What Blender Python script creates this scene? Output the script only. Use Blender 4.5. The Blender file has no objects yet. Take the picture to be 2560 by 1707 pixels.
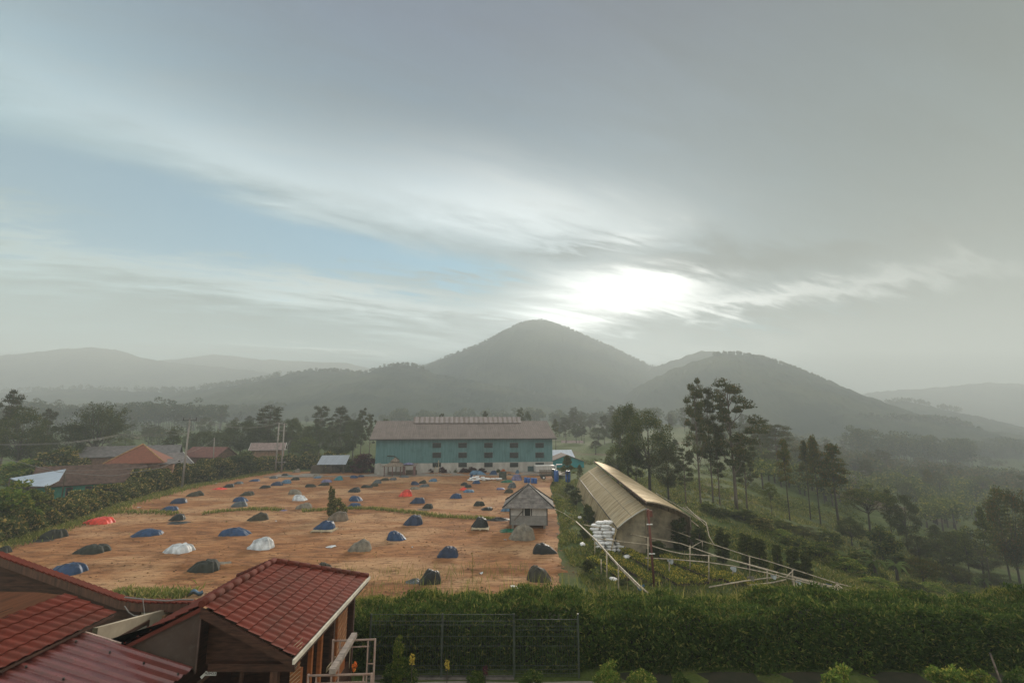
import bpy, math, random
import numpy as np
from mathutils import Vector, Matrix, noise
R = math.radians
scene = bpy.context.scene
COL = scene.collection
# ------------------------------------------------------------------ camera
F = 1170.0; PITCH = R(9.5); CZ = 12.0
cam_d = bpy.data.cameras.new('camera'); cam = bpy.data.objects.new('camera', cam_d)
COL.objects.link(cam); scene.camera = cam
cam_d.sensor_width = 36.0; cam_d.lens = F / 2560 * 36.0
cam_d.clip_start = 0.1; cam_d.clip_end = 20000
cam.location = (0, 0, CZ); cam.rotation_euler = (R(90) + PITCH, 0, 0)
# ------------------------------------------------------------------ light
SUN_EL, SUN_AZ = 14.8, 14.3
sd = bpy.data.lights.new('sun', 'SUN'); sun = bpy.data.objects.new('sun', sd); COL.objects.link(sun)
sd.energy = 3.9; sd.angle = R(14); sd.color = (1.0, 0.90, 0.76)
sdir = Vector((math.sin(R(SUN_AZ)) * math.cos(R(SUN_EL)), math.cos(R(SUN_AZ)) * math.cos(R(SUN_EL)), math.sin(R(SUN_EL))))
sun.rotation_euler = (-sdir).to_track_quat('-Z', 'Y').to_euler()
sun.location = (0, 0, 400)
scene.view_settings.view_transform = 'Standard'; scene.view_settings.look = 'None'
scene.view_settings.exposure = 1.4; scene.view_settings.gamma = 1.0
cy = scene.cycles
cy.use_denoising = True
cy.max_bounces = 5; cy.diffuse_bounces = 2; cy.glossy_bounces = 2; cy.transmission_bounces = 3
cy.transparent_max_bounces = 8; cy.volume_bounces = 0
cy.caustics_reflective = False; cy.caustics_refractive = False

class NT:
    """short hand for building node trees"""
    def __init__(s, tree): s.t = tree; s.n = tree.nodes; s.l = tree.links
    def new(s, typ, **kw):
        nd = s.n.new(typ)
        for k, v in kw.items(): setattr(nd, k, v)
        return nd
    def put(s, sock, v):
        if hasattr(v, 'links') or hasattr(v, 'is_linked'): s.l.new(v, sock)
        else: sock.default_value = v
    def m(s, op, a, b=0.0, c=None, clamp=False):
        nd = s.new('ShaderNodeMath', operation=op, use_clamp=clamp)
        s.put(nd.inputs[0], a); s.put(nd.inputs[1], b)
        if c is not None: s.put(nd.inputs[2], c)
        return nd.outputs[0]
    def mix(s, f, a, b, blend='MIX'):
        nd = s.new('ShaderNodeMix', data_type='RGBA', blend_type=blend)
        s.put(nd.inputs[0], f); s.put(nd.inputs[6], a); s.put(nd.inputs[7], b)
        return nd.outputs[2]
    def noise(s, vec, scale, detail=4, rough=0.55, dist=0.0, out=0):
        nd = s.new('ShaderNodeTexNoise'); nd.inputs['Scale'].default_value = scale
        nd.inputs['Detail'].default_value = detail; nd.inputs['Roughness'].default_value = rough
        nd.inputs['Distortion'].default_value = dist
        if vec is not None: s.l.new(vec, nd.inputs['Vector'])
        return nd.outputs[out]
    def ramp(s, f, stops, interp='LINEAR'):
        nd = s.new('ShaderNodeValToRGB'); cr = nd.color_ramp; cr.interpolation = interp
        while len(cr.elements) < len(stops): cr.elements.new(0.5)
        for e, (p, c) in zip(cr.elements, stops):
            e.position = p; e.color = c if len(c) == 4 else (*c, 1)
        s.put(nd.inputs[0], f); return nd.outputs[0]
    def ss(s, x, a, b):
        nd = s.new('ShaderNodeMapRange', interpolation_type='SMOOTHSTEP')
        s.put(nd.inputs[0], x); nd.inputs[1].default_value = a; nd.inputs[2].default_value = b
        return nd.outputs[0]
    def vmul(s, v, xyz):
        nd = s.new('ShaderNodeVectorMath', operation='MULTIPLY'); s.l.new(v, nd.inputs[0]); nd.inputs[1].default_value = xyz
        return nd.outputs[0]

def ray(u, v):
    a = (u - 1280) / F; b = (853.5 - v) / F
    return Vector((a, math.cos(PITCH) - b * math.sin(PITCH), b * math.cos(PITCH) + math.sin(PITCH)))
def onz(u, v, z=0.0):
    r = ray(u, v); t = (z - CZ) / r.z; return Vector((r.x * t, r.y * t, z))
def ony(u, v, y):
    r = ray(u, v); t = y / r.y; return Vector((r.x * t, y, CZ + r.z * t))
def azel(u, v):
    r = ray(u, v); return math.degrees(math.atan2(r.x, r.y)), math.degrees(math.atan2(r.z, math.hypot(r.x, r.y)))

# ------------------------------------------------------------------ sky
world = bpy.data.worlds.new('World'); scene.world = world; world.use_nodes = True
def make_sky():
    k = NT(world.node_tree); k.n.clear()
    out = k.new('ShaderNodeOutputWorld')
    geo = k.new('ShaderNodeTexCoord'); D = geo.outputs['Generated']
    sky = k.new('ShaderNodeTexSky', sky_type='NISHITA')
    sky.sun_disc = False; sky.sun_elevation = R(SUN_EL); sky.sun_rotation = R(SUN_AZ)
    sky.altitude = 1200; sky.air_density = 1.0; sky.dust_density = 0.3; sky.ozone_density = 3.0
    bg1 = k.new('ShaderNodeBackground'); k.l.new(k.mix(1.0, sky.outputs[0], (0.46, 1.02, 0.94, 1), 'MULTIPLY'), bg1.inputs[0]); bg1.inputs[1].default_value = 0.05
    sep = k.new('ShaderNodeSeparateXYZ'); k.l.new(D, sep.inputs[0])
    x, y, z = sep.outputs
    az = k.m('MULTIPLY', k.m('ARCTAN2', x, y), 57.2958)
    el = k.m('MULTIPLY', k.m('ARCSINE', z), 57.2958)
    # cloud layer coordinates: a flat layer seen in perspective
    zz = k.m('ADD', k.m('MAXIMUM', z, 0.0), 0.16)
    px = k.m('DIVIDE', x, zz); py = k.m('DIVIDE', y, zz)
    cmb = k.new('ShaderNodeCombineXYZ'); k.l.new(px, cmb.inputs[0]); k.l.new(py, cmb.inputs[1]); cmb.inputs[2].default_value = 3.7
    rot = k.new('ShaderNodeVectorRotate', rotation_type='Z_AXIS'); k.l.new(cmb.outputs[0], rot.inputs[0]); rot.inputs['Angle'].default_value = R(-24)
    PV = rot.outputs[0]
    n_big = k.noise(k.vmul(PV, (0.55, 1.1, 1)), 0.9, 5, 0.55, 0.6)
    n_str = k.noise(k.vmul(PV, (0.6, 2.6, 1)), 1.7, 9, 0.62, 0.9)
    n_fin = k.noise(k.vmul(PV, (1.6, 5.0, 1)), 2.2, 9, 0.66, 1.0)
    w1 = k.m('SUBTRACT', n_big, 0.5); w2 = k.m('SUBTRACT', n_str, 0.5); w3 = k.m('SUBTRACT', n_fin, 0.5)
    # warped elevation / azimuth (degrees)
    elw = k.m('ADD', el, k.m('ADD', k.m('MULTIPLY', w1, 7.0), k.m('ADD', k.m('MULTIPLY', w2, 7.0), k.m('MULTIPLY', w3, 4.0))))
    azw = k.m('ADD', az, k.m('ADD', k.m('MULTIPLY', w1, 14.0), k.m('MULTIPLY', w2, 16.0)))
    def blob(u, v, su, sv, slope=0.0, warp=1.0):
        a0, e0 = azel(u, v)
        A = azw; E = elw
        da = k.m('SUBTRACT', A, a0)
        de = k.m('SUBTRACT', k.m('SUBTRACT', E, e0), k.m('MULTIPLY', da, slope))
        q = k.m('ADD', k.m('POWER', k.m('ABSOLUTE', k.m('DIVIDE', da, su)), 2.0), k.m('POWER', k.m('ABSOLUTE', k.m('DIVIDE', de, sv)), 2.0))
        return k.m('EXPONENT', k.m('MULTIPLY', q, -1.0))
    add = lambda *a: a[0] if len(a) == 1 else k.m('ADD', a[0], add(*a[1:]))
    mul = lambda a, b: k.m('MULTIPLY', a, b)
    # blue gap in the cloud
    low = k.ss(el, 24.0, 6.0)                        # the layer is seen edge-on near the horizon: stronger streaks
    gap = add(blob(-150, 445, 18, 3.6, -0.06), blob(230, 500, 14, 3.6, -0.14), mul(blob(560, 560, 13, 3.0, -0.22), 1.1), mul(blob(880, 625, 11, 2.4, -0.18), 1.0), mul(blob(1130, 670, 9, 1.8, -0.1), 0.8), mul(blob(1950, 800, 14, 1.6, 0), 0.25))
    gapm = k.ss(k.m('ADD', gap, mul(k.ss(gap, 0.03, 0.4), add(mul(w2, 2.2), mul(w3, 2.0)))), 0.12, 1.15)
    mask = k.m('SUBTRACT', 1.0, mul(gapm, 0.92), clamp=True)
    # brightness of the cloud
    sx, sy, sz = sdir
    dot = k.m('ADD', k.m('ADD', mul(x, sx), mul(y, sy)), mul(z, sz))
    ang = mul(k.m('ARCCOSINE', k.m('MINIMUM', dot, 0.99999)), 57.2958)
    halo = k.m('EXPONENT', mul(k.m('POWER', k.m('DIVIDE', ang, 15.0), 1.3), -1.0))
    core = add(mul(blob(1520, 735, 8.5, 2.6, -0.02), 1.9), mul(blob(1640, 725, 6, 2.0, -0.1), 1.0), mul(blob(1430, 800, 7, 1.6, 0), 0.7), mul(blob(1400, 540, 15, 3.2, -0.10), 0.30), mul(blob(1590, 590, 4, 1.3, 0), 0.40))
    streak = add(mul(blob(2000, 742, 14, 0.9, -0.02), 0.55), mul(blob(1800, 770, 7, 0.8, 0), 0.4), mul(blob(760, 470, 18, 3.6, -0.16), 0.24), mul(blob(1200, 490, 18, 4.2, -0.10), 0.30), mul(blob(120, 250, 24, 8, -0.1), 0.07), mul(blob(2270, 660, 4.0, 2.5, 0), 0.10),
                 mul(blob(1000, 760, 20, 1.8, -0.05), 0.34), mul(blob(500, 700, 22, 2.0, -0.08), 0.16), mul(blob(60, 640, 12, 2.0, -0.05), 0.10), mul(blob(830, 872, 8, 0.7, 0), 0.50), mul(blob(1250, 850, 10, 2.0, 0), 0.30), mul(blob(1750, 870, 12, 1.6, 0), 0.25))
    dark = add(mul(blob(1850, 660, 15, 1.9, -0.08), 0.75), mul(blob(1420, 625, 7, 0.7, 0), 0.5), mul(blob(1990, 805, 12, 1.3, 0), 0.45), mul(blob(2600, 560, 16, 18, 0), 0.45), mul(blob(1250, 790, 6, 0.5, 0), 0.4), mul(blob(500, 790, 30, 1.8, 0), 0.25), mul(blob(2250, 330, 24, 12, 0), 0.22))
    tex = k.m('ADD', 1.0, mul(add(mul(w1, 0.6), mul(w2, 0.9), mul(w3, 0.6)), k.m('ADD', 0.8, mul(low, 1.0))))
    base = k.ramp(k.m('DIVIDE', k.m('MAXIMUM', el, 0.0), 60.0), [(0.0, (0.15, 0.24, 0.24)), (0.15, (0.125, 0.25, 0.30)), (0.40, (0.068, 0.168, 0.245)), (0.72, (0.036, 0.068, 0.145)), (1.0, (0.035, 0.065, 0.14))])
    side = k.ramp(k.m('DIVIDE', k.m('ADD', az, 60.0), 120.0), [(0.05, (1.30, 1.35, 1.25, 1)), (0.45, (1.0, 1.0, 1.0, 1)), (0.72, (0.70, 0.64, 0.64, 1)), (0.95, (0.62, 0.46, 0.36, 1))])
    base = k.mix(1.0, base, side, 'MULTIPLY')
    lum = mul(add(mul(halo, 0.22), mul(core, 0.8), streak), tex)
    cc = k.mix(1.0, base, k.m('MULTIPLY', tex, k.m('SUBTRACT', 1.0, mul(dark, 0.75), clamp=True)), 'MULTIPLY')
    glow = k.mix(1.0, (1.0, 0.97, 0.90, 1), k.m('MULTIPLY', lum, k.m('SUBTRACT', 1.0, mul(dark, 0.9), clamp=True)), 'MULTIPLY')
    # unseen sky overhead and behind the camera, brightened and warmed as added fill light
    rear = k.m('MAXIMUM', k.ss(y, 0.30, -0.45), k.ss(el, 49.0, 72.0))
    tot = k.mix(1.0, k.mix(1.0, cc, glow, 'ADD'), k.mix(rear, (0, 0, 0, 1), (0.84, 0.79, 0.71, 1)), 'ADD')
    bg2 = k.new('ShaderNodeBackground'); k.l.new(tot, bg2.inputs[0]); bg2.inputs[1].default_value = 0.50
    mx = k.new('ShaderNodeMixShader'); k.l.new(mask, mx.inputs[0]); k.l.new(bg1.outputs[0], mx.inputs[1]); k.l.new(bg2.outputs[0], mx.inputs[2])
    k.l.new(mx.outputs[0], out.inputs[0])
make_sky()
world.cycles.sampling_method = 'MANUAL'; world.cycles.sample_map_resolution = 512

# ------------------------------------------------------------------ helpers
def tag(o, label=None, cat=None, group=None, kind=None):
    if label: o['label'] = label
    if cat: o['category'] = cat
    if group: o['group'] = group
    if kind: o['kind'] = kind
    return o
def empty(name, loc=(0, 0, 0), rz=0.0, label=None, cat=None, group=None):
    o = bpy.data.objects.new(name, None); COL.objects.link(o); o.location = loc; o.rotation_euler = (0, 0, rz)
    o.empty_display_size = 0.3
    return tag(o, label, cat, group)
def link(name, me, mat=None, parent=None, loc=None, rz=None):
    o = bpy.data.objects.new(name, me); COL.objects.link(o)
    if mat is not None and len(me.materials) == 0: me.materials.append(mat)
    if parent is not None: o.parent = parent
    if loc is not None: o.location = loc
    if rz is not None: o.rotation_euler = (0, 0, rz)
    return o
def np_mesh(name, V, Fq, smooth=False):
    """V (n,3), Fq (m,k) numpy -> mesh"""
    V = np.asarray(V, dtype=np.float32); Fq = np.asarray(Fq, dtype=np.int32)
    me = bpy.data.meshes.new(name); me.vertices.add(len(V)); me.vertices.foreach_set('co', V.ravel())
    m, kk = Fq.shape
    me.loops.add(m * kk); me.loops.foreach_set('vertex_index', Fq.ravel())
    me.polygons.add(m); me.polygons.foreach_set('loop_start', np.arange(m, dtype=np.int32) * kk)
    me.polygons.foreach_set('use_smooth', np.full(m, smooth, dtype=bool))
    me.update(calc_edges=True); me.validate(); return me
class MB:
    """collects boxes, bars, tubes and sheets into ONE mesh"""
    def __init__(s): s.v = []; s.f = []; s.sm = []
    def poly(s, pts, smooth=False):
        b = len(s.v); s.v += [tuple(p) for p in pts]; s.f.append(tuple(range(b, b + len(pts)))); s.sm.append(smooth); return s
    def box(s, c, d, rz=0.0, rot=None):
        b = len(s.v); M = rot if rot is not None else Matrix.Rotation(rz, 3, 'Z'); c = Vector(c)
        for dx in (-.5, .5):
            for dy in (-.5, .5):
                for dz in (-.5, .5): s.v.append(tuple(c + M @ Vector((dx * d[0], dy * d[1], dz * d[2]))))
        for q in ((0, 1, 3, 2), (4, 6, 7, 5), (0, 4, 5, 1), (2, 3, 7, 6), (0, 2, 6, 4), (1, 5, 7, 3)):
            s.f.append(tuple(b + i for i in q)); s.sm.append(False)
        return s
    def bar(s, a, b, w, h=None):
        a = Vector(a); b = Vector(b); d = b - a; L = d.length
        q = d.to_track_quat('X', 'Z').to_matrix(); return s.box((a + b) / 2, (L, w, h or w), rot=q)
    def tube(s, pts, r, n=8, cap=True, smooth=True):
        pts = [Vector(p) for p in pts]; rr = r if isinstance(r, (list, tuple)) else [r] * len(pts); b = len(s.v)
        for i, p in enumerate(pts):
            d = (pts[min(i + 1, len(pts) - 1)] - pts[max(i - 1, 0)]).normalized()
            up = Vector((0, 0, 1)) if abs(d.z) < 0.95 else Vector((1, 0, 0))
            e1 = d.cross(up).normalized(); e2 = d.cross(e1).normalized()
            for j in range(n):
                a = 2 * math.pi * j / n; s.v.append(tuple(p + (e1 * math.cos(a) + e2 * math.sin(a)) * rr[i]))
        for i in range(len(pts) - 1):
            for j in range(n):
                j2 = (j + 1) % n; s.f.append((b + i * n + j, b + i * n + j2, b + (i + 1) * n + j2, b + (i + 1) * n + j)); s.sm.append(smooth)
        if cap:
            s.f.append(tuple(b + j for j in range(n - 1, -1, -1))); s.sm.append(False)
            e = b + (len(pts) - 1) * n; s.f.append(tuple(e + j for j in range(n))); s.sm.append(False)
        return s
    def slab(s, quad, th, n=None):
        """a plate of thickness th below the given quad (or polygon)"""
        q = [Vector(p) for p in quad]; nn = n or (q[1] - q[0]).cross(q[2] - q[0]).normalized()
        if n is None and nn.z < 0: nn = -nn
        lo = [p - nn * th for p in q]; k = len(q); b = len(s.v)
        s.v += [tuple(p) for p in q] + [tuple(p) for p in lo]
        s.f.append(tuple(b + i for i in range(k))); s.f.append(tuple(b + k + i for i in range(k - 1, -1, -1))); s.sm += [False, False]
        for i in range(k):
            j = (i + 1) % k; s.f.append((b + i, b + k + i, b + k + j, b + j)); s.sm.append(False)
        return s
    def grid(s, fn, nu, nv, smooth=True):
        b = len(s.v)
        for i in range(nu + 1):
            for j in range(nv + 1): s.v.append(tuple(fn(i / nu, j / nv)))
        for i in range(nu):
            for j in range(nv):
                a = b + i * (nv + 1) + j; s.f.append((a, a + nv + 1, a + nv + 2, a + 1)); s.sm.append(smooth)
        return s
    def mesh(s, name):
        me = bpy.data.meshes.new(name); me.from_pydata(s.v, [], s.f); me.polygons.foreach_set('use_smooth', s.sm)
        me.update(); return me
    def build(s, name, mat, parent=None, loc=None, rz=None): return link(name, s.mesh(name), mat, parent, loc, rz)
def copy_tree(o, parent=None):
    c = o.copy(); COL.objects.link(c)
    if parent is not None: c.parent = parent; c.matrix_parent_inverse = o.matrix_parent_inverse
    for ch in list(o.children): copy_tree(ch, c)
    return c
def sstep(x, a, b):
    t = np.clip((np.asarray(x, dtype=float) - a) / (b - a), 0, 1); return t * t * (3 - 2 * t)
_rs = np.random.RandomState(5)
_LAT = _rs.rand(256, 256)
def vnoise(x, y):
    xi = np.floor(x).astype(int); yi = np.floor(y).astype(int); fx = x - xi; fy = y - yi
    fx = fx * fx * (3 - 2 * fx); fy = fy * fy * (3 - 2 * fy); g = lambda a, b: _LAT[a & 255, b & 255]
    return (g(xi, yi) * (1 - fx) + g(xi + 1, yi) * fx) * (1 - fy) + (g(xi, yi + 1) * (1 - fx) + g(xi + 1, yi + 1) * fx) * fy - 0.5
def fbm(x, y, oct=5):
    s = 0; a = 1.0; f = 1.0
    for i in range(oct): s = s + a * vnoise(x * f + i * 17.3, y * f + i * 9.1); a *= 0.5; f *= 2.03
    return s

# ------------------------------------------------------------------ materials
MATS = {}
def mat(name, col, rough=0.8, var=0.15, scale=3.0, metal=0.0, col2=None, bump=0.0, bscale=20.0, spec=0.3, coords='Object', stretch=(1, 1, 1), detail=5):
    if name in MATS: return MATS[name]
    m = bpy.data.materials.new(name); m.use_nodes = True; k = NT(m.node_tree); b = k.n['Principled BSDF']
    tc = k.new('ShaderNodeTexCoord'); V = k.vmul(tc.outputs[coords], stretch)
    n = k.noise(V, scale, detail, 0.6)
    c2 = col2 or tuple(c * (1 - 2.2 * var) for c in col)
    c1 = col if col2 else tuple(min(1, c * (1 + 1.6 * var)) for c in col)
    k.l.new(k.ramp(n, [(0.3, c2), (0.72, c1)]), b.inputs['Base Color'])
    b.inputs['Roughness'].default_value = rough; b.inputs['Metallic'].default_value = metal
    b.inputs['Specular IOR Level'].default_value = spec
    if bump:
        bn = k.new('ShaderNodeBump'); bn.inputs['Strength'].default_value = bump
        k.l.new(k.noise(V, bscale, 6, 0.6), bn.inputs['Height']); k.l.new(bn.outputs[0], b.inputs['Normal'])
    MATS[name] = m; return m
def leafmat(name, c1, c2, c3=None, trans=0.35, p3=0.12):
    """leaves: each leaf its own tint, whole plants vary a little, light passes through"""
    if name in MATS: return MATS[name]
    m = bpy.data.materials.new(name); m.use_nodes = True; k = NT(m.node_tree); k.n.clear()
    out = k.new('ShaderNodeOutputMaterial'); g = k.new('ShaderNodeNewGeometry'); oi = k.new('ShaderNodeObjectInfo')
    c3 = c3 or c2
    r = k.ramp(g.outputs['Random Per Island'], [(0.0, c1), (1 - p3 - 0.06, c2), (1 - p3, c3), (1.0, c3)])
    tc = k.new('ShaderNodeTexCoord'); n = k.noise(tc.outputs['Object'], 0.7, 2)
    f = k.m('ADD', k.m('MULTIPLY', oi.outputs['Random'], 0.35), k.m('ADD', k.m('MULTIPLY', n, 0.7), 0.45))
    col = k.mix(1.0, r, f, 'MULTIPLY')
    d = k.new('ShaderNodeBsdfDiffuse'); t = k.new('ShaderNodeBsdfTranslucent'); k.l.new(col, d.inputs[0]); k.l.new(col, t.inputs[0])
    mx = k.new('ShaderNodeMixShader'); mx.inputs[0].default_value = trans
    k.l.new(d.outputs[0], mx.inputs[1]); k.l.new(t.outputs[0], mx.inputs[2]); k.l.new(mx.outputs[0], out.inputs[0])
    MATS[name] = m; return m

# ------------------------------------------------------------------ terrain
def field_left(y): return np.interp(y, [20, 47, 59, 70, 86, 100, 112, 120], [-44, -48.4, -51, -55, -57.3, -56.5, -55, -53.5])
def terr(x, y):
    x = np.asarray(x, dtype=float); y = np.asarray(y, dtype=float)
    left = 0.022 * np.clip(y - 135, 0, 520)
    x0 = 20 + 0.5 * np.clip(y - 62, 0, 260) + 0.02 * np.clip(y - 300, 0, 3000)
    d = np.clip(x - x0, 0, None); d = d * d / (d + 8)
    floor = 34 - 0.055 * np.clip(y - 260, 0, 500)
    fall = floor * (1 - np.exp(-0.29 * d / floor))
    n = fbm(x / 60.0, y / 60.0, 4) * 5.0 * sstep(np.hypot(np.clip(x - 22, 0, None), np.clip(y - 130, 0, None)), 8, 90)
    small = fbm(x / 7.0, y / 7.0, 3) * 0.7 * sstep(x - x0, 0, 14)
    gn = -0.7 * sstep(x, 6.8, 9.5) * sstep(y, 28, 34) * (1 - sstep(y, 100, 130))
    z = left * (1 - sstep(x - x0, -10, 60)) - fall + n + small + gn - 0.06
    yard = 3.4 + 0 * x
    k = 1 - sstep(y, 19.6, 27.5)
    k = k * (1 - sstep(np.abs(x), 60, 110))
    fld = sstep(x - field_left(y), 0.8, 3.0) * (1 - sstep(x, 2.5, 4.0)) * sstep(y, 27, 31) * (1 - sstep(y, 109, 112.5))
    return z * (1 - k) + yard * k - 0.4 * fld
def tz(x, y): return float(terr(x, y))
def hit(u, v, far=2500.0):
    """where the sight line through a photo point meets the ground"""
    r = ray(u, v); t = 20.0
    while t < far:
        if CZ + r.z * t < tz(r.x * t, r.y * t): break
        t *= 1.01
    lo, hi = t / 1.01, t
    for _ in range(20):
        mid = (lo + hi) / 2
        if CZ + r.z * mid < tz(r.x * mid, r.y * mid): hi = mid
        else: lo = mid
    return Vector((r.x * hi, r.y * hi, tz(r.x * hi, r.y * hi)))
def ground_mat():
    m = bpy.data.materials.new('ground_grass'); m.use_nodes = True; k = NT(m.node_tree); b = k.n['Principled BSDF']
    tc = k.new('ShaderNodeTexCoord'); P = tc.outputs['Object']
    n1 = k.noise(P, 0.035, 5, 0.6); n2 = k.noise(P, 0.6, 6, 0.7); n3 = k.noise(P, 6.0, 4, 0.7)
    g = k.ramp(n2, [(0.3, (0.050, 0.070, 0.018)), (0.55, (0.10, 0.130, 0.032)), (0.75, (0.18, 0.175, 0.05))])
    br = k.ramp(n3, [(0.3, (0.10, 0.055, 0.03)), (0.7, (0.19, 0.105, 0.06))])
    c = k.mix(k.ss(n1, 0.56, 0.70), g, br)
    c = k.mix(k.m('MULTIPLY', n3, 0.5), c, (0.02, 0.03, 0.01, 1))
    k.l.new(c, b.inputs['Base Color']); b.inputs['Roughness'].default_value = 0.95; b.inputs['Specular IOR Level'].default_value = 0.1
    bn = k.new('ShaderNodeBump'); bn.inputs['Strength'].default_value = 0.6; bn.inputs['Distance'].default_value = 0.3
    k.l.new(n3, bn.inputs['Height']); k.l.new(bn.outputs[0], b.inputs['Normal'])
    return m
def build_terrain():
    tx = np.linspace(-6.75, 6.75, 300); X = 6.0 * np.sinh(tx)
    ty = np.linspace(-2.9, 6.5, 280); Y = 36 + 8.5 * np.sinh(ty)
    GX, GY = np.meshgrid(X, Y, indexing='ij'); Z = terr(GX, GY)
    n, m = GX.shape; V = np.stack([GX, GY, Z], -1).reshape(-1, 3)
    I = np.arange(n * m).reshape(n, m); Q = np.stack([I[:-1, :-1], I[1:, :-1], I[1:, 1:], I[:-1, 1:]], -1).reshape(-1, 4)
    return tag(link('ground', np_mesh('ground', V, Q, True), ground_mat()), kind='structure')
build_terrain()

# hills: every ridge has its own distance, foot and body
def hill_mat(name, a, b_):
    m = bpy.data.materials.new(name); m.use_nodes = True; k = NT(m.node_tree); b = k.n['Principled BSDF']
    tc = k.new('ShaderNodeTexCoord'); P = tc.outputs['Object']
    n = k.noise(P, 0.012, 6, 0.6); n2 = k.noise(P, 0.12, 4, 0.7)
    k.l.new(k.mix(k.m('MULTIPLY', n2, 0.5), k.ramp(n, [(0.42, a), (0.66, b_)]), (0.012, 0.02, 0.008, 1)), b.inputs['Base Color'])
    b.inputs['Roughness'].default_value = 1.0; b.inputs['Specular IOR Level'].default_value = 0.0
    return m
HM = hill_mat('forest_hillside', (0.014, 0.024, 0.012), (0.085, 0.090, 0.038))
def hill(name, prof, Y, foot, front, back, bump=5.0, step=5.0, label=None):
    us = np.array([p[0] for p in prof], float); vs = np.array([p[1] for p in prof], float)
    P = np.array([ony(u, v, Y) for u, v in zip(us, vs)])
    xs = np.arange(P[0, 0], P[-1, 0], step); zr = np.interp(xs, P[:, 0], P[:, 2])
    ker = np.exp(-np.linspace(-2, 2, 5) ** 2); ker /= ker.sum(); zr = np.convolve(np.pad(zr, 2, 'edge'), ker, 'valid')
    T = np.concatenate([np.linspace(0, 0.85, 24), np.linspace(0.87, 1.0, 10)[0:], 1 + np.linspace(0.04, 1, 9)])
    X, TT = np.meshgrid(xs, T, indexing='ij'); ZR = zr[:, None]
    # spurs and gullies running down the face
    sp = fbm(X / (front * 0.55) + Y * 0.01, TT * 0.8 + 3, 4)
    s = np.where(TT <= 1, np.clip(TT, 0, 1) ** 1.25, 1 - (TT - 1) ** 1.4)
    edge = np.minimum(1, np.minimum(np.arange(len(xs)), np.arange(len(xs))[::-1]) / 20.0)[:, None]
    side = np.clip(1 - np.abs(TT - 1), 0, 1)
    Z = foot + (ZR - foot) * s * (0.02 + 0.98 * sstep(edge, -0.5, 1)) + sp * (ZR - foot) * 0.30 * (4 * s * (1 - s))
    YY = np.where(TT <= 1, Y - front * (1 - TT), Y + back * (TT - 1)) + sp * front * 0.25 * np.clip(1 - TT, 0, 1)
    XX = X + 0 * TT
    c = fbm(XX / (step * 2.3) + 7, YY / (step * 2.3), 3)
    Z = Z + np.maximum(c, -0.1) * bump * sstep(s, 0.02, 0.2)
    n, m = XX.shape; V = np.stack([XX, YY, Z], -1).reshape(-1, 3)
    I = np.arange(n * m).reshape(n, m); Q = np.stack([I[:-1, :-1], I[1:, :-1], I[1:, 1:], I[:-1, 1:]], -1).reshape(-1, 4)
    return tag(link(name, np_mesh(name, V, Q, False), HM), kind='structure')
hill('mountain', [(760, 1030), (900, 985), (1000, 945), (1085, 905), (1150, 880), (1200, 860), (1250, 832), (1295, 809), (1325, 801), (1350, 799), (1380, 803), (1420, 821), (1480, 846), (1540, 873), (1580, 893), (1620, 912), (1680, 935), (1800, 985), (1950, 1040)], 1250, -5, 560, 500, 5)
hill('hills', [(-500, 1000), (-60, 986), (100, 979), (200, 973), (330, 979), (450, 983), (520, 973), (640, 957), (720, 938), (790, 926), (860, 929), (910, 934), (960, 918), (1020, 912), (1060, 923), (1100, 938), (1250, 965), (1500, 1000), (1700, 1030)], 880, 2, 380, 260, 6, 4)
hill('hills', [(1480, 1030), (1560, 990), (1620, 952), (1680, 925), (1740, 902), (1785, 888), (1815, 884), (1860, 886), (1930, 902), (2000, 927), (2060, 952), (2110, 985), (2180, 1018), (2220, 1040), (2320, 1085), (2450, 1110)], 800, -20, 330, 300, 6, 4)
hill('hills', [(1540, 950), (1620, 922), (1690, 900), (1740, 881), (1775, 877), (1820, 886), (1900, 925), (2000, 980)], 1150, -5, 300, 300, 5, 5)
hill('hills', [(880, 965), (980, 933), (1060, 911), (1110, 894), (1160, 890), (1230, 899), (1320, 920), (1400, 960)], 1480, 0, 180, 200, 5, 6)
hill('hills', [(-700, 905), (-300, 895), (0, 889), (100, 879), (170, 872), (230, 868), (300, 876), (360, 896), (420, 905), (520, 915), (700, 935), (900, 965)], 1420, 0, 420, 250, 5, 8)
hill('hills', [(200, 930), (380, 905), (440, 898), (520, 887), (580, 889), (650, 899), (760, 903), (870, 908), (960, 930), (1100, 960)], 1720, 0, 250, 150, 6, 10)
hill('hills', [(2000, 1040), (2100, 1030), (2200, 1048), (2260, 1052), (2340, 1052), (2400, 1060), (2450, 1079), (2520, 1104), (2600, 1125)], 560, -26, 150, 200, 6, 3.5)
hill('hills', [(2080, 1060), (2190, 1020), (2230, 1005), (2270, 1002), (2330, 1018), (2400, 1031), (2480, 1060), (2560, 1085), (2680, 1110)], 850, -20, 250, 250, 6, 4)
hill('hills', [(1900, 1030), (2000, 1012), (2100, 1000), (2170, 982), (2240, 976), (2330, 970), (2420, 961), (2460, 957), (2560, 960), (2750, 965), (3100, 985)], 1450, -10, 420, 250, 5, 8)
# ------------------------------------------------------------------ haze
HAZE = 0.00096
def make_haze():
    m = bpy.data.materials.new('haze'); m.use_nodes = True; k = NT(m.node_tree); k.n.clear()
    out = k.new('ShaderNodeOutputMaterial'); v = k.new('ShaderNodeVolumePrincipled')
    v.inputs['Color'].default_value = (0.85, 0.94, 0.94, 1); v.inputs['Density'].default_value = HAZE; v.inputs['Anisotropy'].default_value = 0.05
    k.l.new(v.outputs[0], out.inputs['Volume'])
    b = MB().box((0, 840, 105), (5200, 2240, 390))
    tag(b.build('haze', m), kind='stuff')
make_haze()
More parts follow.
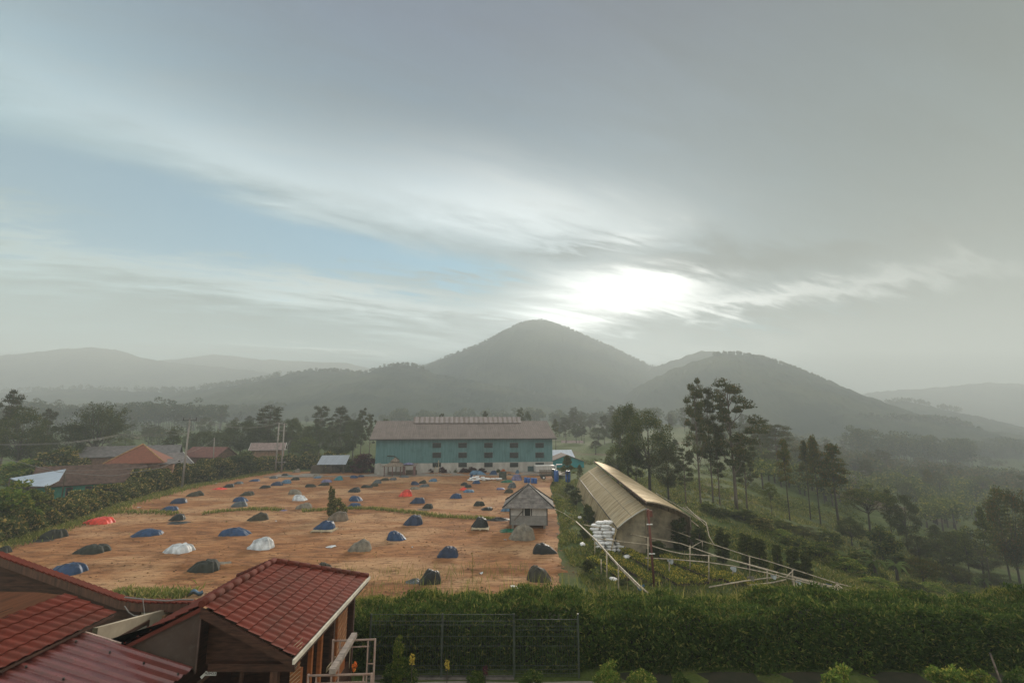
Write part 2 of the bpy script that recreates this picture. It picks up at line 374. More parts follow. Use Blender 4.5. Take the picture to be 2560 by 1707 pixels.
# ------------------------------------------------------------------ the drying field
def soil_mat():
    m = bpy.data.materials.new('bare_soil'); m.use_nodes = True; k = NT(m.node_tree); b = k.n['Principled BSDF']
    tc = k.new('ShaderNodeTexCoord'); P = tc.outputs['Object']
    S = k.vmul(P, (0.35, 1.0, 1.0))
    n1 = k.noise(k.vmul(P, (0.6, 1.0, 1)), 0.10, 5, 0.6, 0.5); n2 = k.noise(S, 0.75, 7, 0.68, 0.6); n3 = k.noise(P, 4.5, 5, 0.75); n4 = k.noise(P, 0.22, 5, 0.62, 0.3)
    c = k.ramp(n2, [(0.32, (0.130, 0.053, 0.021)), (0.45, (0.246, 0.105, 0.041)), (0.57, (0.321, 0.146, 0.058)), (0.72, (0.409, 0.211, 0.090))])
    c = k.mix(k.m('MULTIPLY', k.ss(n1, 0.46, 0.62), 0.7), c, (0.50, 0.31, 0.165, 1))
    c = k.mix(k.m('MULTIPLY', k.ss(n4, 0.54, 0.70), 0.55), c, (0.153, 0.067, 0.031, 1))
    c = k.mix(k.m('MULTIPLY', k.ss(n3, 0.56, 0.74), 0.45), c, (0.140, 0.062, 0.028, 1))
    n6 = k.noise(k.vmul(P, (0.30, 1.0, 1.0)), 2.6, 8, 0.72, 0.4); n7 = k.noise(k.vmul(P, (0.5, 1, 1)), 9.0, 4, 0.7)
    c = k.mix(k.m('MULTIPLY', k.ss(n6, 0.50, 0.62), 0.72), c, (0.112, 0.050, 0.022, 1)); c = k.mix(k.m('MULTIPLY', k.ss(n6, 0.46, 0.34), 0.45), c, (0.437, 0.249, 0.115, 1))
    c = k.mix(k.m('MULTIPLY', k.ss(n7, 0.54, 0.70), 0.40), c, (0.121, 0.056, 0.025, 1))
    # damp and weedy patches towards the camera end of the yard
    sp = k.new('ShaderNodeSeparateXYZ'); k.l.new(P, sp.inputs[0])
    near = k.ss(sp.outputs[1], 46.0, 36.0)
    n5 = k.noise(P, 0.9, 6, 0.7)
    c = k.mix(k.m('MULTIPLY', near, k.m('MULTIPLY', k.ss(n5, 0.54, 0.68), 0.55)), c, (0.130, 0.095, 0.037, 1))
    k.l.new(c, b.inputs['Base Color']); b.inputs['Roughness'].default_value = 0.95; b.inputs['Specular IOR Level'].default_value = 0.12
    bn = k.new('ShaderNodeBump'); bn.inputs['Strength'].default_value = 0.9; bn.inputs['Distance'].default_value = 0.12
    k.l.new(k.m('ADD', n2, k.m('ADD', k.m('MULTIPLY', n3, 0.5), k.m('MULTIPLY', n6, 0.8))), bn.inputs['Height']); k.l.new(bn.outputs[0], b.inputs['Normal'])
    return m
def build_field():
    def edgeL(y): return float(field_left(y)) + 0.8 * float(fbm(np.array(y / 5.0), np.array(3.1), 3))
    def edgeR(y): return float(np.interp(y, [26, 36, 40.4, 40.6, 48, 57, 70, 89, 106, 112], [5.4, 5.2, 4.6, 4.0, 4.4, 5.4, 6.0, 7.0, 9.5, 13])) + 0.35 * float(fbm(np.array(y / 1.6), np.array(8.1), 3))
    ys = np.concatenate([np.arange(25.0, 45.0, 0.25), np.arange(45.0, 113, 0.6)])
    U = np.linspace(0, 1, 200); V = []
    for y in ys:
        a, b = float(edgeL(y)), edgeR(y)
        x = a + (b - a) * U; yy = y + 0 * x
        z = 0.03 + 0.05 * fbm(x / 1.3, yy / 0.8, 4) + 0.10 * fbm(x / 9.0, yy / 6.0, 3)
        # low steps between the levelled strips
        z = z - 0.16 * (1 - sstep(y + 0.04 * x, 40.0, 40.5)) + 0.10 * sstep(y + 0.02 * x, 61.6, 62.2)
        z = z - 0.02 * sstep(np.abs(U - 0.5), 0.495, 0.5)
        V.append(np.stack([x, yy, z], -1))
    V = np.array(V); n, m, _ = V.shape
    I = np.arange(n * m).reshape(n, m); Q = np.stack([I[:-1, :-1], I[:-1, 1:], I[1:, 1:], I[1:, :-1]], -1).reshape(-1, 4)
    tag(link('field', np_mesh('field', V.reshape(-1, 3), Q, True), soil_mat()), kind='structure')
build_field()

# ------------------------------------------------------------------ leaves
rng = np.random.RandomState(11)
def leaf_quads(C, size, aspect=0.45, dirs=None, rs=None, droop=0.0, jitter=1.0):
    """one rhombus per leaf at each centre"""
    rs = rs or rng; n = len(C); size = np.broadcast_to(size, (n,)) * rs.uniform(0.6, 1.35, n)
    d = rs.normal(size=(n, 3)) * jitter
    if dirs is not None: d = d * 0.55 + dirs * 1.2
    d[:, 2] -= droop
    d /= np.linalg.norm(d, axis=1)[:, None] + 1e-9
    e = np.cross(d, rs.normal(size=(n, 3))); e /= np.linalg.norm(e, axis=1)[:, None] + 1e-9
    a = C - d * size[:, None] * 0.5; b = C + d * size[:, None] * 0.5; w = e * (size * aspect * 0.5)[:, None]
    nrm = np.cross(d, e) * (size * 0.10)[:, None]
    V = np.stack([a, C - w + nrm, b, C + w + nrm], 1).reshape(-1, 3)
    Fq = np.arange(n * 4).reshape(n, 4)
    return V, Fq
def cluster(P, rad, per, flat=0.6, rs=None, shell=0.55, up=0.0, dome=1.0):
    """leaf centres round every clump centre, thicker towards the outside of a clump"""
    rs = rs or rng; P = np.asarray(P); n = len(P); rad = np.broadcast_to(rad, (n,))
    d = rs.normal(size=(n, per, 3)); d /= np.linalg.norm(d, axis=2)[..., None]
    if up: d[..., 2] = np.where(d[..., 2] < -0.15, -d[..., 2] * up, d[..., 2])
    r = (shell + (1 - shell) * rs.rand(n, per) ** 0.7) * rad[:, None] * rs.uniform(0.75, 1.15, (n, per))
    off = d * r[..., None]; off[..., 2] *= flat; off[..., 2] = np.where(off[..., 2] < 0, off[..., 2] * dome, off[..., 2])
    return (P[:, None, :] + off).reshape(-1, 3), d.reshape(-1, 3)
LM = dict(
    euc=leafmat('eucalyptus_leaf', (0.046, 0.056, 0.022), (0.093, 0.096, 0.037), (0.155, 0.112, 0.046), 0.30),
    round=leafmat('dark_leaf', (0.040, 0.056, 0.019), (0.090, 0.102, 0.034), (0.147, 0.132, 0.040), 0.30),
    cone=leafmat('reddish_leaf', (0.046, 0.060, 0.017), (0.105, 0.115, 0.030), (0.21, 0.125, 0.035), 0.40, 0.16),
    umb=leafmat('feathery_leaf', (0.043, 0.068, 0.019), (0.124, 0.147, 0.040), (0.248, 0.232, 0.054), 0.4, 0.15),
    hedge=leafmat('coffee_leaf', (0.046, 0.065, 0.019), (0.124, 0.132, 0.040), (0.403, 0.295, 0.101), 0.30, 0.16),
    front=leafmat('hedge_leaf', (0.034, 0.062, 0.016), (0.093, 0.136, 0.031), (0.202, 0.202, 0.054), 0.32, 0.10),
    grass=leafmat('grass_blade', (0.100, 0.125, 0.028), (0.225, 0.235, 0.055), (0.40, 0.32, 0.12), 0.45, 0.12),
    seed=leafmat('seedling_leaf', (0.085, 0.116, 0.022), (0.217, 0.232, 0.040), (0.527, 0.403, 0.078), 0.4, 0.25),
    bright=leafmat('bright_leaf', (0.078, 0.132, 0.025), (0.171, 0.232, 0.046), (0.341, 0.310, 0.070), 0.4, 0.2),
    banana=leafmat('banana_leaf', (0.07, 0.10, 0.03), (0.13, 0.17, 0.05), (0.24, 0.24, 0.09), 0.45, 0.2),
    flower=leafmat('yellow_flower', (0.42, 0.30, 0.05), (0.55, 0.42, 0.08), (0.65, 0.5, 0.1), 0.3, 0.3),
    purple=leafmat('purple_leaf', (0.05, 0.02, 0.03), (0.09, 0.035, 0.04), (0.14, 0.06, 0.05), 0.3, 0.2),
    orange=leafmat('orange_flower', (0.45, 0.10, 0.03), (0.6, 0.16, 0.04), (0.7, 0.3, 0.06), 0.3, 0.2),
)
BARK = mat('bark', (0.13, 0.10, 0.075), 0.9, 0.25, 4.0, stretch=(1, 1, 0.2), bump=0.4)
BARKD = mat('dark_bark', (0.07, 0.055, 0.04), 0.9, 0.25, 4.0, stretch=(1, 1, 0.2))
TREES = {}
def tree_mesh(kind, seed):
    """a tree 10 m tall; returns trunk mesh, crown mesh, nominal crown width"""
    key = (kind, seed)
    if key in TREES: return TREES[key]
    rs = np.random.RandomState(seed * 7 + 3); T = MB(); pts = []; rad = []
    bend = rs.uniform(-0.25, 0.25, 4)
    def axis(t): return Vector((bend[0] * math.sin(t * 3) * t, bend[1] * math.sin(t * 2.6 + 1) * t, 10 * t))
    def limb(t, q, r0):
        a = axis(t); q = Vector(q); mid = a.lerp(q, 0.55) + Vector((0, 0, -0.10 * (q - a).length)); T.tube([a, mid, q], [r0, r0 * 0.65, r0 * 0.3], 5, False)
    if kind == 'euc':
        W = 5.0; T.tube([axis(t) for t in np.linspace(0, 0.97, 9)], list(np.linspace(0.15, 0.03, 9)), 7)
        n = 27
        for i in range(n):
            t = 0.36 + 0.62 * (i + rs.rand() * 0.8) / n
            R_ = 2.35 * (1 - ((t - 0.45) / 0.58) ** 2 * 0.85) if t > 0.45 else 1.7
            R_ *= rs.uniform(0.25, 1.08); a = i * 2.4 + rs.uniform(-0.5, 0.5)
            p = axis(min(t, 0.97)) + Vector((math.cos(a) * R_, math.sin(a) * R_, rs.uniform(-0.1, 0.35)))
            pts.append(p); rad.append(rs.uniform(0.45, 0.82))
            if R_ > 0.5: limb(max(t - 0.10 - 0.02 * R_, 0.25), p, 0.045)
        C, D = cluster(pts, rad, 330, 0.85, rs, 0.30, 0.0, 0.35); V, Fq = leaf_quads(C, 0.185, 0.45, None, rs, 0.5)
    elif kind == 'round':
        W = 6.6; T.tube([axis(t) for t in np.linspace(0, 0.6, 6)], list(np.linspace(0.20, 0.07, 6)), 7)
        n = 64
        for i in range(n):
            zc = rs.uniform(-1, 1); a = rs.uniform(0, 6.283); rr = math.sqrt(max(0, 1 - zc * zc)); k = rs.uniform(0.55, 1.0) ** 0.6
            wob = 1 + 0.18 * math.sin(3 * a + seed)
            p = Vector((math.cos(a) * rr * 2.7 * k * wob, math.sin(a) * rr * 2.7 * k * wob, 6.1 + zc * 3.5 * k)) + Vector(axis(0.6)) * 0
            pts.append(p); rad.append(rs.uniform(0.6, 1.0))
            if i % 3 == 0: limb(rs.uniform(0.25, 0.5), p, 0.06)
        C, D = cluster(pts, rad, 190, 0.95, rs, 0.3, 0.0); V, Fq = leaf_quads(C, 0.19, 0.5, D * 0.5, rs, 0.2)
    elif kind == 'spiky':
        W = 7.0; T.tube([axis(t) for t in np.linspace(0, 0.5, 6)], list(np.linspace(0.2, 0.09, 6)), 7)
        n = 150
        Cs = []; Ds = []
        for i in range(n):
            zc = rs.uniform(-0.75, 1); a = rs.uniform(0, 6.283); rr = math.sqrt(max(0, 1 - zc * zc)); k = rs.uniform(0.5, 1.0)
            d = Vector((math.cos(a) * rr, math.sin(a) * rr, zc * 0.9 + 0.35)).normalized()
            p = Vector((math.cos(a) * rr * 3.1 * k, math.sin(a) * rr * 3.1 * k, 6.0 + zc * 3.5 * k))
            m = 60; tt = rs.uniform(-0.9, 0.55, m)
            Cs.append(np.array(p)[None] + np.array(d)[None] * tt[:, None] + rs.normal(size=(m, 3)) * 0.14); Ds.append(np.repeat(np.array(d)[None], m, 0))
            if i % 6 == 0: limb(rs.uniform(0.2, 0.45), p, 0.06)
        C = np.concatenate(Cs); D = np.concatenate(Ds); V, Fq = leaf_quads(C, 0.24, 0.35, D, rs)
    elif kind == 'cone':
        W = 4.2; T.tube([axis(t) for t in np.linspace(0, 0.95, 8)], list(np.linspace(0.13, 0.03, 8)), 6)
        n = 70
        for i in range(n):
            t = rs.uniform(0, 1) ** 0.8; R_ = (2.0 * (1 - t) ** 0.75 + 0.1) * rs.uniform(0.3, 1.05)
            if t < 0.12: R_ *= 0.8
            a = rs.uniform(0, 6.283); p = axis(0.42 + 0.54 * t) + Vector((math.cos(a) * R_, math.sin(a) * R_, 0)); pts.append(p); rad.append(rs.uniform(0.38, 0.62))
            if i % 3 == 0: limb(0.36 + 0.5 * t, p, 0.035)
        C, D = cluster(pts, rad, 130, 0.9, rs, 0.4, 0.2); V, Fq = leaf_quads(C, 0.19, 0.45, D * 0.4 + np.array([0, 0, 0.4]), rs)
    elif kind == 'umb':
        W = 9.0; T.tube([axis(t) for t in np.linspace(0, 0.6, 6)], list(np.linspace(0.2, 0.10, 6)), 7)
        n = 60
        for i in range(n):
            a = i * 2.4; k = math.sqrt((i + 0.5) / n); lay = rs.choice([0, 0.7, 1.4]); R_ = 4.1 * k * (1 - lay * 0.12)
            p = Vector((math.cos(a) * R_, math.sin(a) * R_, 9.2 - 2.3 * k * k - lay)); pts.append(p); rad.append(rs.uniform(0.7, 1.0))
            if i % 2 == 0: limb(rs.uniform(0.42, 0.6), p, 0.06)
        C, D = cluster(pts, rad, 130, 0.34, rs, 0.3); V, Fq = leaf_quads(C, 0.22, 0.4, None, rs)
    elif kind == 'pine':
        W = 4.0; T.tube([axis(t) for t in np.linspace(0, 0.98, 8)], list(np.linspace(0.12, 0.02, 8)), 6)
        for t in np.linspace(0.33, 0.97, 17):
            R_ = 2.0 * (1.05 - t) ** 0.6 * rs.uniform(0.75, 1.1)
            for j in range(6):
                a = j * 1.05 + t * 20 + rs.uniform(-0.3, 0.3)
                for f in (0.45, 0.75, 1.0):
                    p = axis(t) + Vector((math.cos(a) * R_ * f, math.sin(a) * R_ * f, 0.25 * f)); pts.append(p); rad.append(0.30)
                limb(t, pts[-1], 0.03)
        C, D = cluster(pts, rad, 30, 0.35, rs, 0.2); V, Fq = leaf_quads(C, 0.20, 0.35, None, rs)
    elif kind == 'bush':
        W = 9.0; n = 46
        for i in range(n):
            a = rs.uniform(0, 6.283); zc = rs.uniform(0, 1); k = rs.uniform(0.4, 1.0) ** 0.5; rr = math.sqrt(1 - zc * zc)
            p = Vector((math.cos(a) * rr * 3.9 * k, math.sin(a) * rr * 3.9 * k, 0.8 + zc * 8.2 * k)); pts.append(p); rad.append(rs.uniform(1.0, 1.6))
            if i % 4 == 0: T.tube([(0, 0, 0), p * 0.6, p], [0.12, 0.08, 0.04], 5, False)
        C, D = cluster(pts, rad, 120, 0.9, rs, 0.5, 0.2); V, Fq = leaf_quads(C, 0.62, 0.5, D * 0.5, rs)
    elif kind == 'column':
        W = 3.2
        T.tube([(0, 0, 0), (0.1, 0, 5), (0, 0, 9)], [0.2, 0.15, 0.05], 6)
        for i in range(70):
            a = rs.uniform(0, 6.283); z_ = rs.uniform(0.6, 9.4); k = rs.uniform(0.5, 1.0); R_ = 1.25 * k * (1 if z_ < 8.3 else 0.7)
            pts.append(Vector((math.cos(a) * R_, math.sin(a) * R_, z_))); rad.append(rs.uniform(0.45, 0.7))
        C, D = cluster(pts, rad, 70, 0.9, rs, 0.5); V, Fq = leaf_quads(C, 0.40, 0.5, D * 0.6, rs, 0.2)
    me_t = T.mesh(kind + '_trunk'); me_c = np_mesh(kind + '_crown', V, Fq)
    TREES[key] = (me_t, me_c, W); return TREES[key]
KNAME = dict(euc='eucalyptus_tree', round='leafy_tree', spiky='leafy_tree', cone='young_tree', umb='spreading_tree', pine='conifer_tree', bush='bush', column='clipped_shrub')
KLEAF = dict(euc='euc', round='round', spiky='round', cone='cone', umb='umb', pine='umb', bush='hedge', column='round')
KCAT = dict(bush='bush', column='shrub')
def plant(kind, seed, loc, height, width, label=None, group=None, leaf=None, cat=None, rz=None, name=None):
    t, c, W = tree_mesh(kind, seed)
    lm = LM[leaf or KLEAF[kind]]
    o = empty(name or KNAME[kind], loc, rng.uniform(0, 6.28) if rz is None else rz, label, cat or KCAT.get(kind, 'tree'), group)
    o.scale = (width / W, width / W, height / 10.0)
    a = link('trunk', t, BARK if kind == 'euc' else BARKD, o)
    if len(c.materials) == 0: c.materials.append(lm)
    b = link('crown' if kind not in ('bush', 'column') else 'foliage', c, None, o)
    if c.materials[0] != lm: b.material_slots[0].link = 'OBJECT'; b.material_slots[0].material = lm
    return o
def plant_px(kind, seed, u, vb, ut, vt, wpx, label=None, y=None, group=None, leaf=None, cat=None, zoff=0.0):
    """place by the photograph's foot point (or a distance y) and top"""
    if y is None: b = hit(u, vb)
    else:
        r = ray(u, vb); x = r.x * y / r.y; b = Vector((x, y, tz(x, y)))
    top = ony(ut, vt, b.y); h = max(top.z - b.z, 0.5); sc = F / (b.y * math.cos(PITCH) + 0.0)
    return plant(kind, seed, (b.x, b.y, b.z - 0.05 + zoff), h, wpx / sc, label, group, leaf, cat)

# ------------------------------------------------------------------ covered heaps on the field
TCOL = dict(blue=(0.014, 0.042, 0.105), lblue=(0.075, 0.145, 0.22), black=(0.012, 0.013, 0.011), dark=(0.023, 0.024, 0.016), olive=(0.046, 0.040, 0.025),
            grey=(0.19, 0.165, 0.125), slate=(0.075, 0.085, 0.090), white=(0.52, 0.54, 0.55), red=(0.62, 0.055, 0.030), teal=(0.03, 0.16, 0.19), tan=(0.16, 0.125, 0.09), navy=(0.018, 0.030, 0.066), green=(0.015, 0.105, 0.055), violet=(0.15, 0.14, 0.24))
def tarp_mat(c):
    return mat('tarpaulin_' + c, TCOL[c], 0.5 if c not in ('grey', 'tan', 'olive', 'dark') else 0.75, 0.28, 1.6, bump=0.8, bscale=5.0, spec=0.28)
def heap_mesh(w, h, d, seed, flat=False, skew=0.12):
    rs = np.random.RandomState(seed); nu, nv = 84, 20; m = MB()
    ph = rs.uniform(0, 6.28, 6); e = rs.uniform(0.0, 0.10)
    ridge = rs.uniform(0.15, 0.42) * w * 0.5; skw = skew * w * rs.uniform(0.6, 1.4)
    lump = [(rs.uniform(-0.3, 0.3) * w, rs.uniform(-0.2, 0.2) * d, rs.uniform(0.12, 0.3) * w, rs.uniform(-0.10, 0.16)) for _ in range(4)]
    asym = 1 if rs.rand() < 0.85 else -1; tp = rs.uniform(1.2, 1.7); ang = rs.uniform(-.2, .2); fr = rs.randint(4, 8); plat = rs.uniform(0.18, 0.38); sq_ = rs.uniform(2.4, 3.6)
    cre = [(rs.uniform(0, 6.28), rs.uniform(.05, .15), rs.uniform(8, 22)) for _ in range(6)]; o3 = Vector((seed * .37 % 50, seed * .11 % 50, 0))
    def P(i, j):
        a = 6.28318 * i; t = j; ca, sa = math.cos(a), math.sin(a)
        q = (abs(ca) ** sq_ + abs(sa) ** sq_) ** (-1 / sq_)
        hem = 1 + 0.05 * math.sin(3 * a + ph[0]) + 0.04 * math.sin(7 * a + ph[1]) + 0.03 * math.sin(fr * 2 * a + ph[2])
        s = t ** 0.85
        x = ca * q * w * 0.5 * s * hem; yv = sa * q * d * 0.5 * s * hem
        x += asym * w * 0.10 * (1 - t); yv += ang * x * (1 - t)
        tt = max(0.0, (t - plat) / (1 - plat)); low = max(0.0, -ca * asym)
        sh = 1 - tt ** (3.0 - (3.0 - tp) * low) if not flat else (1 - t ** 1.6) * (0.7 + 0.3 * math.sin(3 * a + ph[5]))
        sh -= 0.28 * low * (1 - tt) * t * (0 if flat else 1)
        z = h * sh
        for lx, ly, lr, la in lump: z += h * la * math.exp(-((x - lx) ** 2 + (yv - ly) ** 2) / (lr * lr)) * (1 - t ** 4)
        for c0, cd, cw in cre:
            da = math.atan2(math.sin(a - c0), math.cos(a - c0)); z -= h * cd * math.exp(-(da * cw) ** 2 / 6) * 4 * t * (1 - t)
        p = Vector((x * 2.2, yv * 2.2, z * 1.5)) + o3; k = min(1.0, h / .6)
        nz = noise.noise(p) * .11 + noise.noise(p * 2.3) * .06 + noise.noise(p * 5.1) * .025
        z += h * nz * (1 - t ** 5); x += nz * .16 * k * ca; yv += nz * .16 * k * sa
        return (x, yv, max(z, 0.0) + 0.02 * (1 - t))
    m.grid(P, nu, nv)
    return m.mesh('covered_heap')
def fz(x, y):  # top of the field sheet
    z = 0.03 + 0.05 * float(fbm(np.array(x / 1.3), np.array(y / 0.8), 4)) + 0.10 * float(fbm(np.array(x / 9.0), np.array(y / 6.0), 3))
    return z - 0.16 * (1 - float(sstep(y + 0.04 * x, 40.0, 40.5))) + 0.10 * float(sstep(y + 0.02 * x, 61.6, 62.2))
HG = 'tarpaulin covered heaps on the field'
HEAPS = []
def heap(u, vb, wp, hp, col, label, flat=False, rz=None, lift=0.0, name='covered_heap', dep=0.72):
    b = onz(u, vb - 1.5, 0.0); sc = F / (b.y * math.cos(PITCH) + (CZ) * math.sin(PITCH) * -1)
    w = wp / sc
    # the height seen is the standing height plus the depth of the footprint
    dep_m = w * dep; g = CZ / b.y
    h = max(hp / sc - dep_m * g * 0.62, 0.42 * hp / sc) * 0.78
    if flat: h = max(0.12, h * 0.6)
    seed = int(u * 7 + vb * 3) % 100000
    yc = b.y + dep_m * 0.42
    x = b.x * yc / b.y
    o = link(name, heap_mesh(w, h, dep_m, seed, flat), tarp_mat(col), None, (x, yc, fz(x, yc) - 0.03 + lift), rz if rz is not None else random.Random(seed).uniform(-0.12, 0.12))
    tag(o, label, 'covered heap' if name == 'covered_heap' else 'tarpaulin', HG if name == 'covered_heap' else 'loose tarpaulins on the field'); HEAPS.append(o); return o, (x, yc, w, dep_m, h)
H = heap
H(487, 1244.5, 40, 15, 'olive', 'low grey brown covered heap near the hedge, right of the leaning utility pole foot')
H(446, 1263, 38, 17, 'navy', 'dark blue heap with white streaks near the left hedge, just above the lone blue heap')
H(422, 1281.5, 42, 17, 'blue', 'blue heap beside the grass strip at the left hedge')
H(443, 1304, 36, 21, 'black', 'ragged black heap piled on spread black sheeting, left of centre')
H(445, 1313, 60, 12, 'black', 'flat black sheeting spread under the ragged black heap', True, name='tarpaulin')
H(548, 1227, 40, 11, 'red', 'flat red tarpaulin next to a black heap by the hedge', True)
H(572, 1221.5, 25, 11, 'black', 'small black heap touching the flat red tarpaulin')
H(595, 1213.5, 24, 10, 'slate', 'small slate heap behind the black heap by the red tarpaulin')
H(636, 1207, 26, 8, 'blue', 'low blue heap alone at the hedge side, beyond the red tarpaulin')
H(684, 1199.5, 21, 10, 'slate', 'domed grey blue heap before the twin poles')
H(712, 1192.5, 18, 8, 'black', 'black heap touching a teal tarpaulin near the twin poles')
H(726, 1193, 22, 7, 'teal', 'flat teal tarpaulin near the twin poles', True)
H(741, 1184, 21, 12, 'grey', 'grey heap farthest back on the left, right of the twin poles')
H(616, 1243, 34, 16, 'olive', 'round brown heap behind the white streaked blue heap, left half')
H(601, 1258, 35, 17, 'blue', 'blue heap with white streaks between a brown and a grey heap')
H(597, 1271, 40, 18, 'slate', 'dull grey heap at the grass strip, in front of a streaked blue heap')
H(662, 1223.5, 26, 10, 'black', 'low flat black heap, left end of a row of four by the twin poles')
H(691, 1218, 29, 14, 'navy', 'dark blue domed heap, second in the row of four by the twin poles')
H(714, 1212, 25, 13, 'lblue', 'pale blue heap, third in the row of four by the twin poles')
H(737, 1204, 22, 10, 'dark', 'dark heap with a pale rim, right end of the row of four')
H(790, 1193, 18, 8, 'grey', 'small grey heap just in front of the tin roofed shed')
H(793, 1198.5, 20, 8, 'lblue', 'small pale blue heap in front of the grey heap by the shed')
H(845, 1204, 23, 13, 'teal', 'dark teal heap in front of the shed, right of its roof')
H(885, 1198, 20, 8, 'blue', 'small blue heap left of the gazebo, near the concrete edge')
H(901, 1195.5, 18, 7, 'navy', 'small navy heap behind the small blue heap left of the gazebo')
H(816, 1209, 27, 10, 'violet', 'dull violet heap behind a dark one, in front of the shed')
H(809, 1217, 28, 11, 'dark', 'dark green heap in front of the dull violet heap')
H(776, 1221, 28, 10, 'dark', 'dark grey heap left of the dull violet and dark green pair')
H(738, 1239.5, 31, 16, 'grey', 'grey green heap, backmost of three pale heaps in a slanting line')
H(749, 1255, 36, 19, 'white', 'white heap, middle one of three pale heaps in a slanting line')
H(758, 1276, 39, 20, 'grey', 'light grey heap, front one of three pale heaps in a slanting line')
H(708, 1281, 24, 5, 'violet', 'flat scrap of violet and white sheet at the gap in the grass strip', True, name='tarpaulin')
H(645, 1304, 50, 25, 'olive', 'dark olive heap below the left part of the grass strip')
H(843.5, 1305, 50, 31, 'tan', 'tall brown grey heap just in front of the lone bush')
H(885, 1234, 31, 14, 'black', 'black heap right of and behind the lone bush')
H(889, 1256, 33, 16, 'blue', 'blue heap with a pale top, right of the lone bush, back one of two')
H(884, 1273, 36, 15, 'blue', 'plain blue heap right of the lone bush, front one of two at the grass')
H(917, 1223, 30, 9, 'dark', 'long low dark heap, front one of three left of the gazebo')
H(934, 1219, 22, 11, 'olive', 'brown heap, middle one of three left of the gazebo')
H(942, 1212, 23, 12, 'slate', 'grey blue heap, back one of three left of the gazebo')
H(960, 1204.5, 24, 9, 'olive', 'mossy heap straight in front of the gazebo')
H(981, 1203, 20, 8, 'slate', 'low grey heap right of the mossy heap in front of the gazebo')
H(1038, 1216, 22, 12, 'navy', 'navy heap, left one of three dark heaps in the middle of the field')
H(1055, 1212, 20, 11, 'dark', 'dark domed heap, back one of three dark heaps in the middle of the field')
H(1060, 1221, 26, 9, 'slate', 'low dark slate heap, front one of three dark heaps in the middle of the field')
H(1038, 1226.5, 26, 9, 'grey', 'flat tan grey heap behind the bright red heap')
H(1082, 1207, 22, 11, 'lblue', 'pale blue heap near the concrete edge, below the wooden ladder frame')
H(1013, 1245, 34, 20, 'red', 'bright red heap in the middle of the field')
H(1044, 1262, 38, 20, 'navy', 'navy heap with a white tip, right of the bright red heap')
H(1069, 1275, 28, 16, 'dark', 'dark heap with brown sheeting spread at its left side')
H(1058, 1279, 40, 8, 'tan', 'brown sheet spread on the soil in front of a dark heap', True, name='tarpaulin')
H(1032, 1316, 48, 33, 'navy', 'tall pointed navy heap on the near side of the grass strip')
H(990, 1354, 50, 30, 'blue', 'blue heap, nearer and left of the tall pointed navy heap')
H(1139.5, 1249.5, 30, 17, 'blue', 'rounded blue heap alone in the right half of the field')
H(1160, 1217, 19, 10, 'black', 'black heap, back one of two near the white blue heap')
H(1169, 1222.5, 20, 10, 'black', 'black heap, front one of two, just behind the white blue heap')
H(1157, 1229, 20, 9, 'red', 'small red heap touching the white blue heap')
H(1171, 1234, 29, 10, 'lblue', 'white blue heap in front of a small red heap', False)
H(1190, 1212.5, 21, 11, 'blue', 'blue heap in front of the heap of white sacks by the concrete')
H(1197, 1268.5, 29, 16, 'dark', 'dark green heap left of the grey hut')
H(1217, 1279.5, 30, 11, 'black', 'low black heap with a pale rim, between the dark green heap and the hut')
H(1252, 1228, 22, 7, 'violet', 'low violet heap behind the hut, left side')
H(1271, 1236, 24, 13, 'olive', 'olive heap partly hidden by the hut roof')
H(1279, 1223.5, 22, 18, 'slate', 'domed heap with a pale top, directly behind the hut roof')
H(1267, 1283, 32, 17, 'lblue', 'teal blue heap at the left wall of the hut')
H(1244, 1304, 66, 17, 'black', 'crumpled black sheeting strewn left of the hut', True, name='tarpaulin')
H(1270, 1332, 54, 20, 'green', 'green tarpaulin spilling out from behind the grey mound at the hut', True, name='tarpaulin')
H(1305, 1353, 64, 50, 'grey', 'big tall grey mound in front of the hut', dep=0.75)
H(1363, 1388, 62, 32, 'black', 'black heap with junk on its sagging top, right edge of the field', dep=0.6)
H(1349, 1452, 62, 46, 'olive', 'grey brown heap nearest the front hedge, right end', dep=0.8)
H(1074, 1458, 56, 44, 'black', 'glossy black heap tied in two humps, nearest the front hedge', dep=0.8)
H(1034, 1456, 46, 22, 'slate', 'low slate sheet at the left of the glossy black heap', True, name='tarpaulin')
H(1118, 1397, 54, 36, 'navy', 'dull blue heap in the near right part of the field')
H(900, 1381, 58, 34, 'grey', 'warm grey heap in the near middle of the field')
H(805, 1436, 54, 38, 'olive', 'brown heap half hidden behind the red tiled roof')
H(511, 1430, 74, 38, 'dark', 'dark green heap with a pale scrap at its right, behind the red tiled roof')
H(650, 1377, 64, 36, 'white', 'clear white plastic covered heap, left of centre near side')
H(446, 1386, 72, 34, 'white', 'white plastic sheet draped over a long heap with a trailing corner')
H(590, 1342, 70, 28, 'blue', 'long blue heap between the white plastic heap and the grass strip')
H(366, 1344, 70, 25, 'blue', 'long blue heap with a tied right end, left part of the field')
H(245, 1313, 72, 25, 'red', 'large orange red heap by the left hedge')
H(129, 1350, 58, 29, 'dark', 'dark heap with sheeting trailing to its left, by the left hedge')
H(102, 1358, 74, 11, 'dark', 'dark sheeting trailing on the soil at the far left', True, name='tarpaulin')
H(228, 1387, 78, 31, 'dark', 'dark brown heap behind the wooden eave at the left')
H(165, 1437, 82, 39, 'blue', 'blue heap nearest the eave of the timber house')
H(4, 1388, 40, 21, 'dark', 'dark heap cut off by the left picture edge')
H(811, 1330, 52, 27, 'blue', 'blue heap on a pale pallet, nearer than the lone bush', lift=0.14)
H(1200, 1324, 42, 31, 'black', 'black box shaped heap on a pale pallet, left of the hut', lift=0.14, dep=0.9)
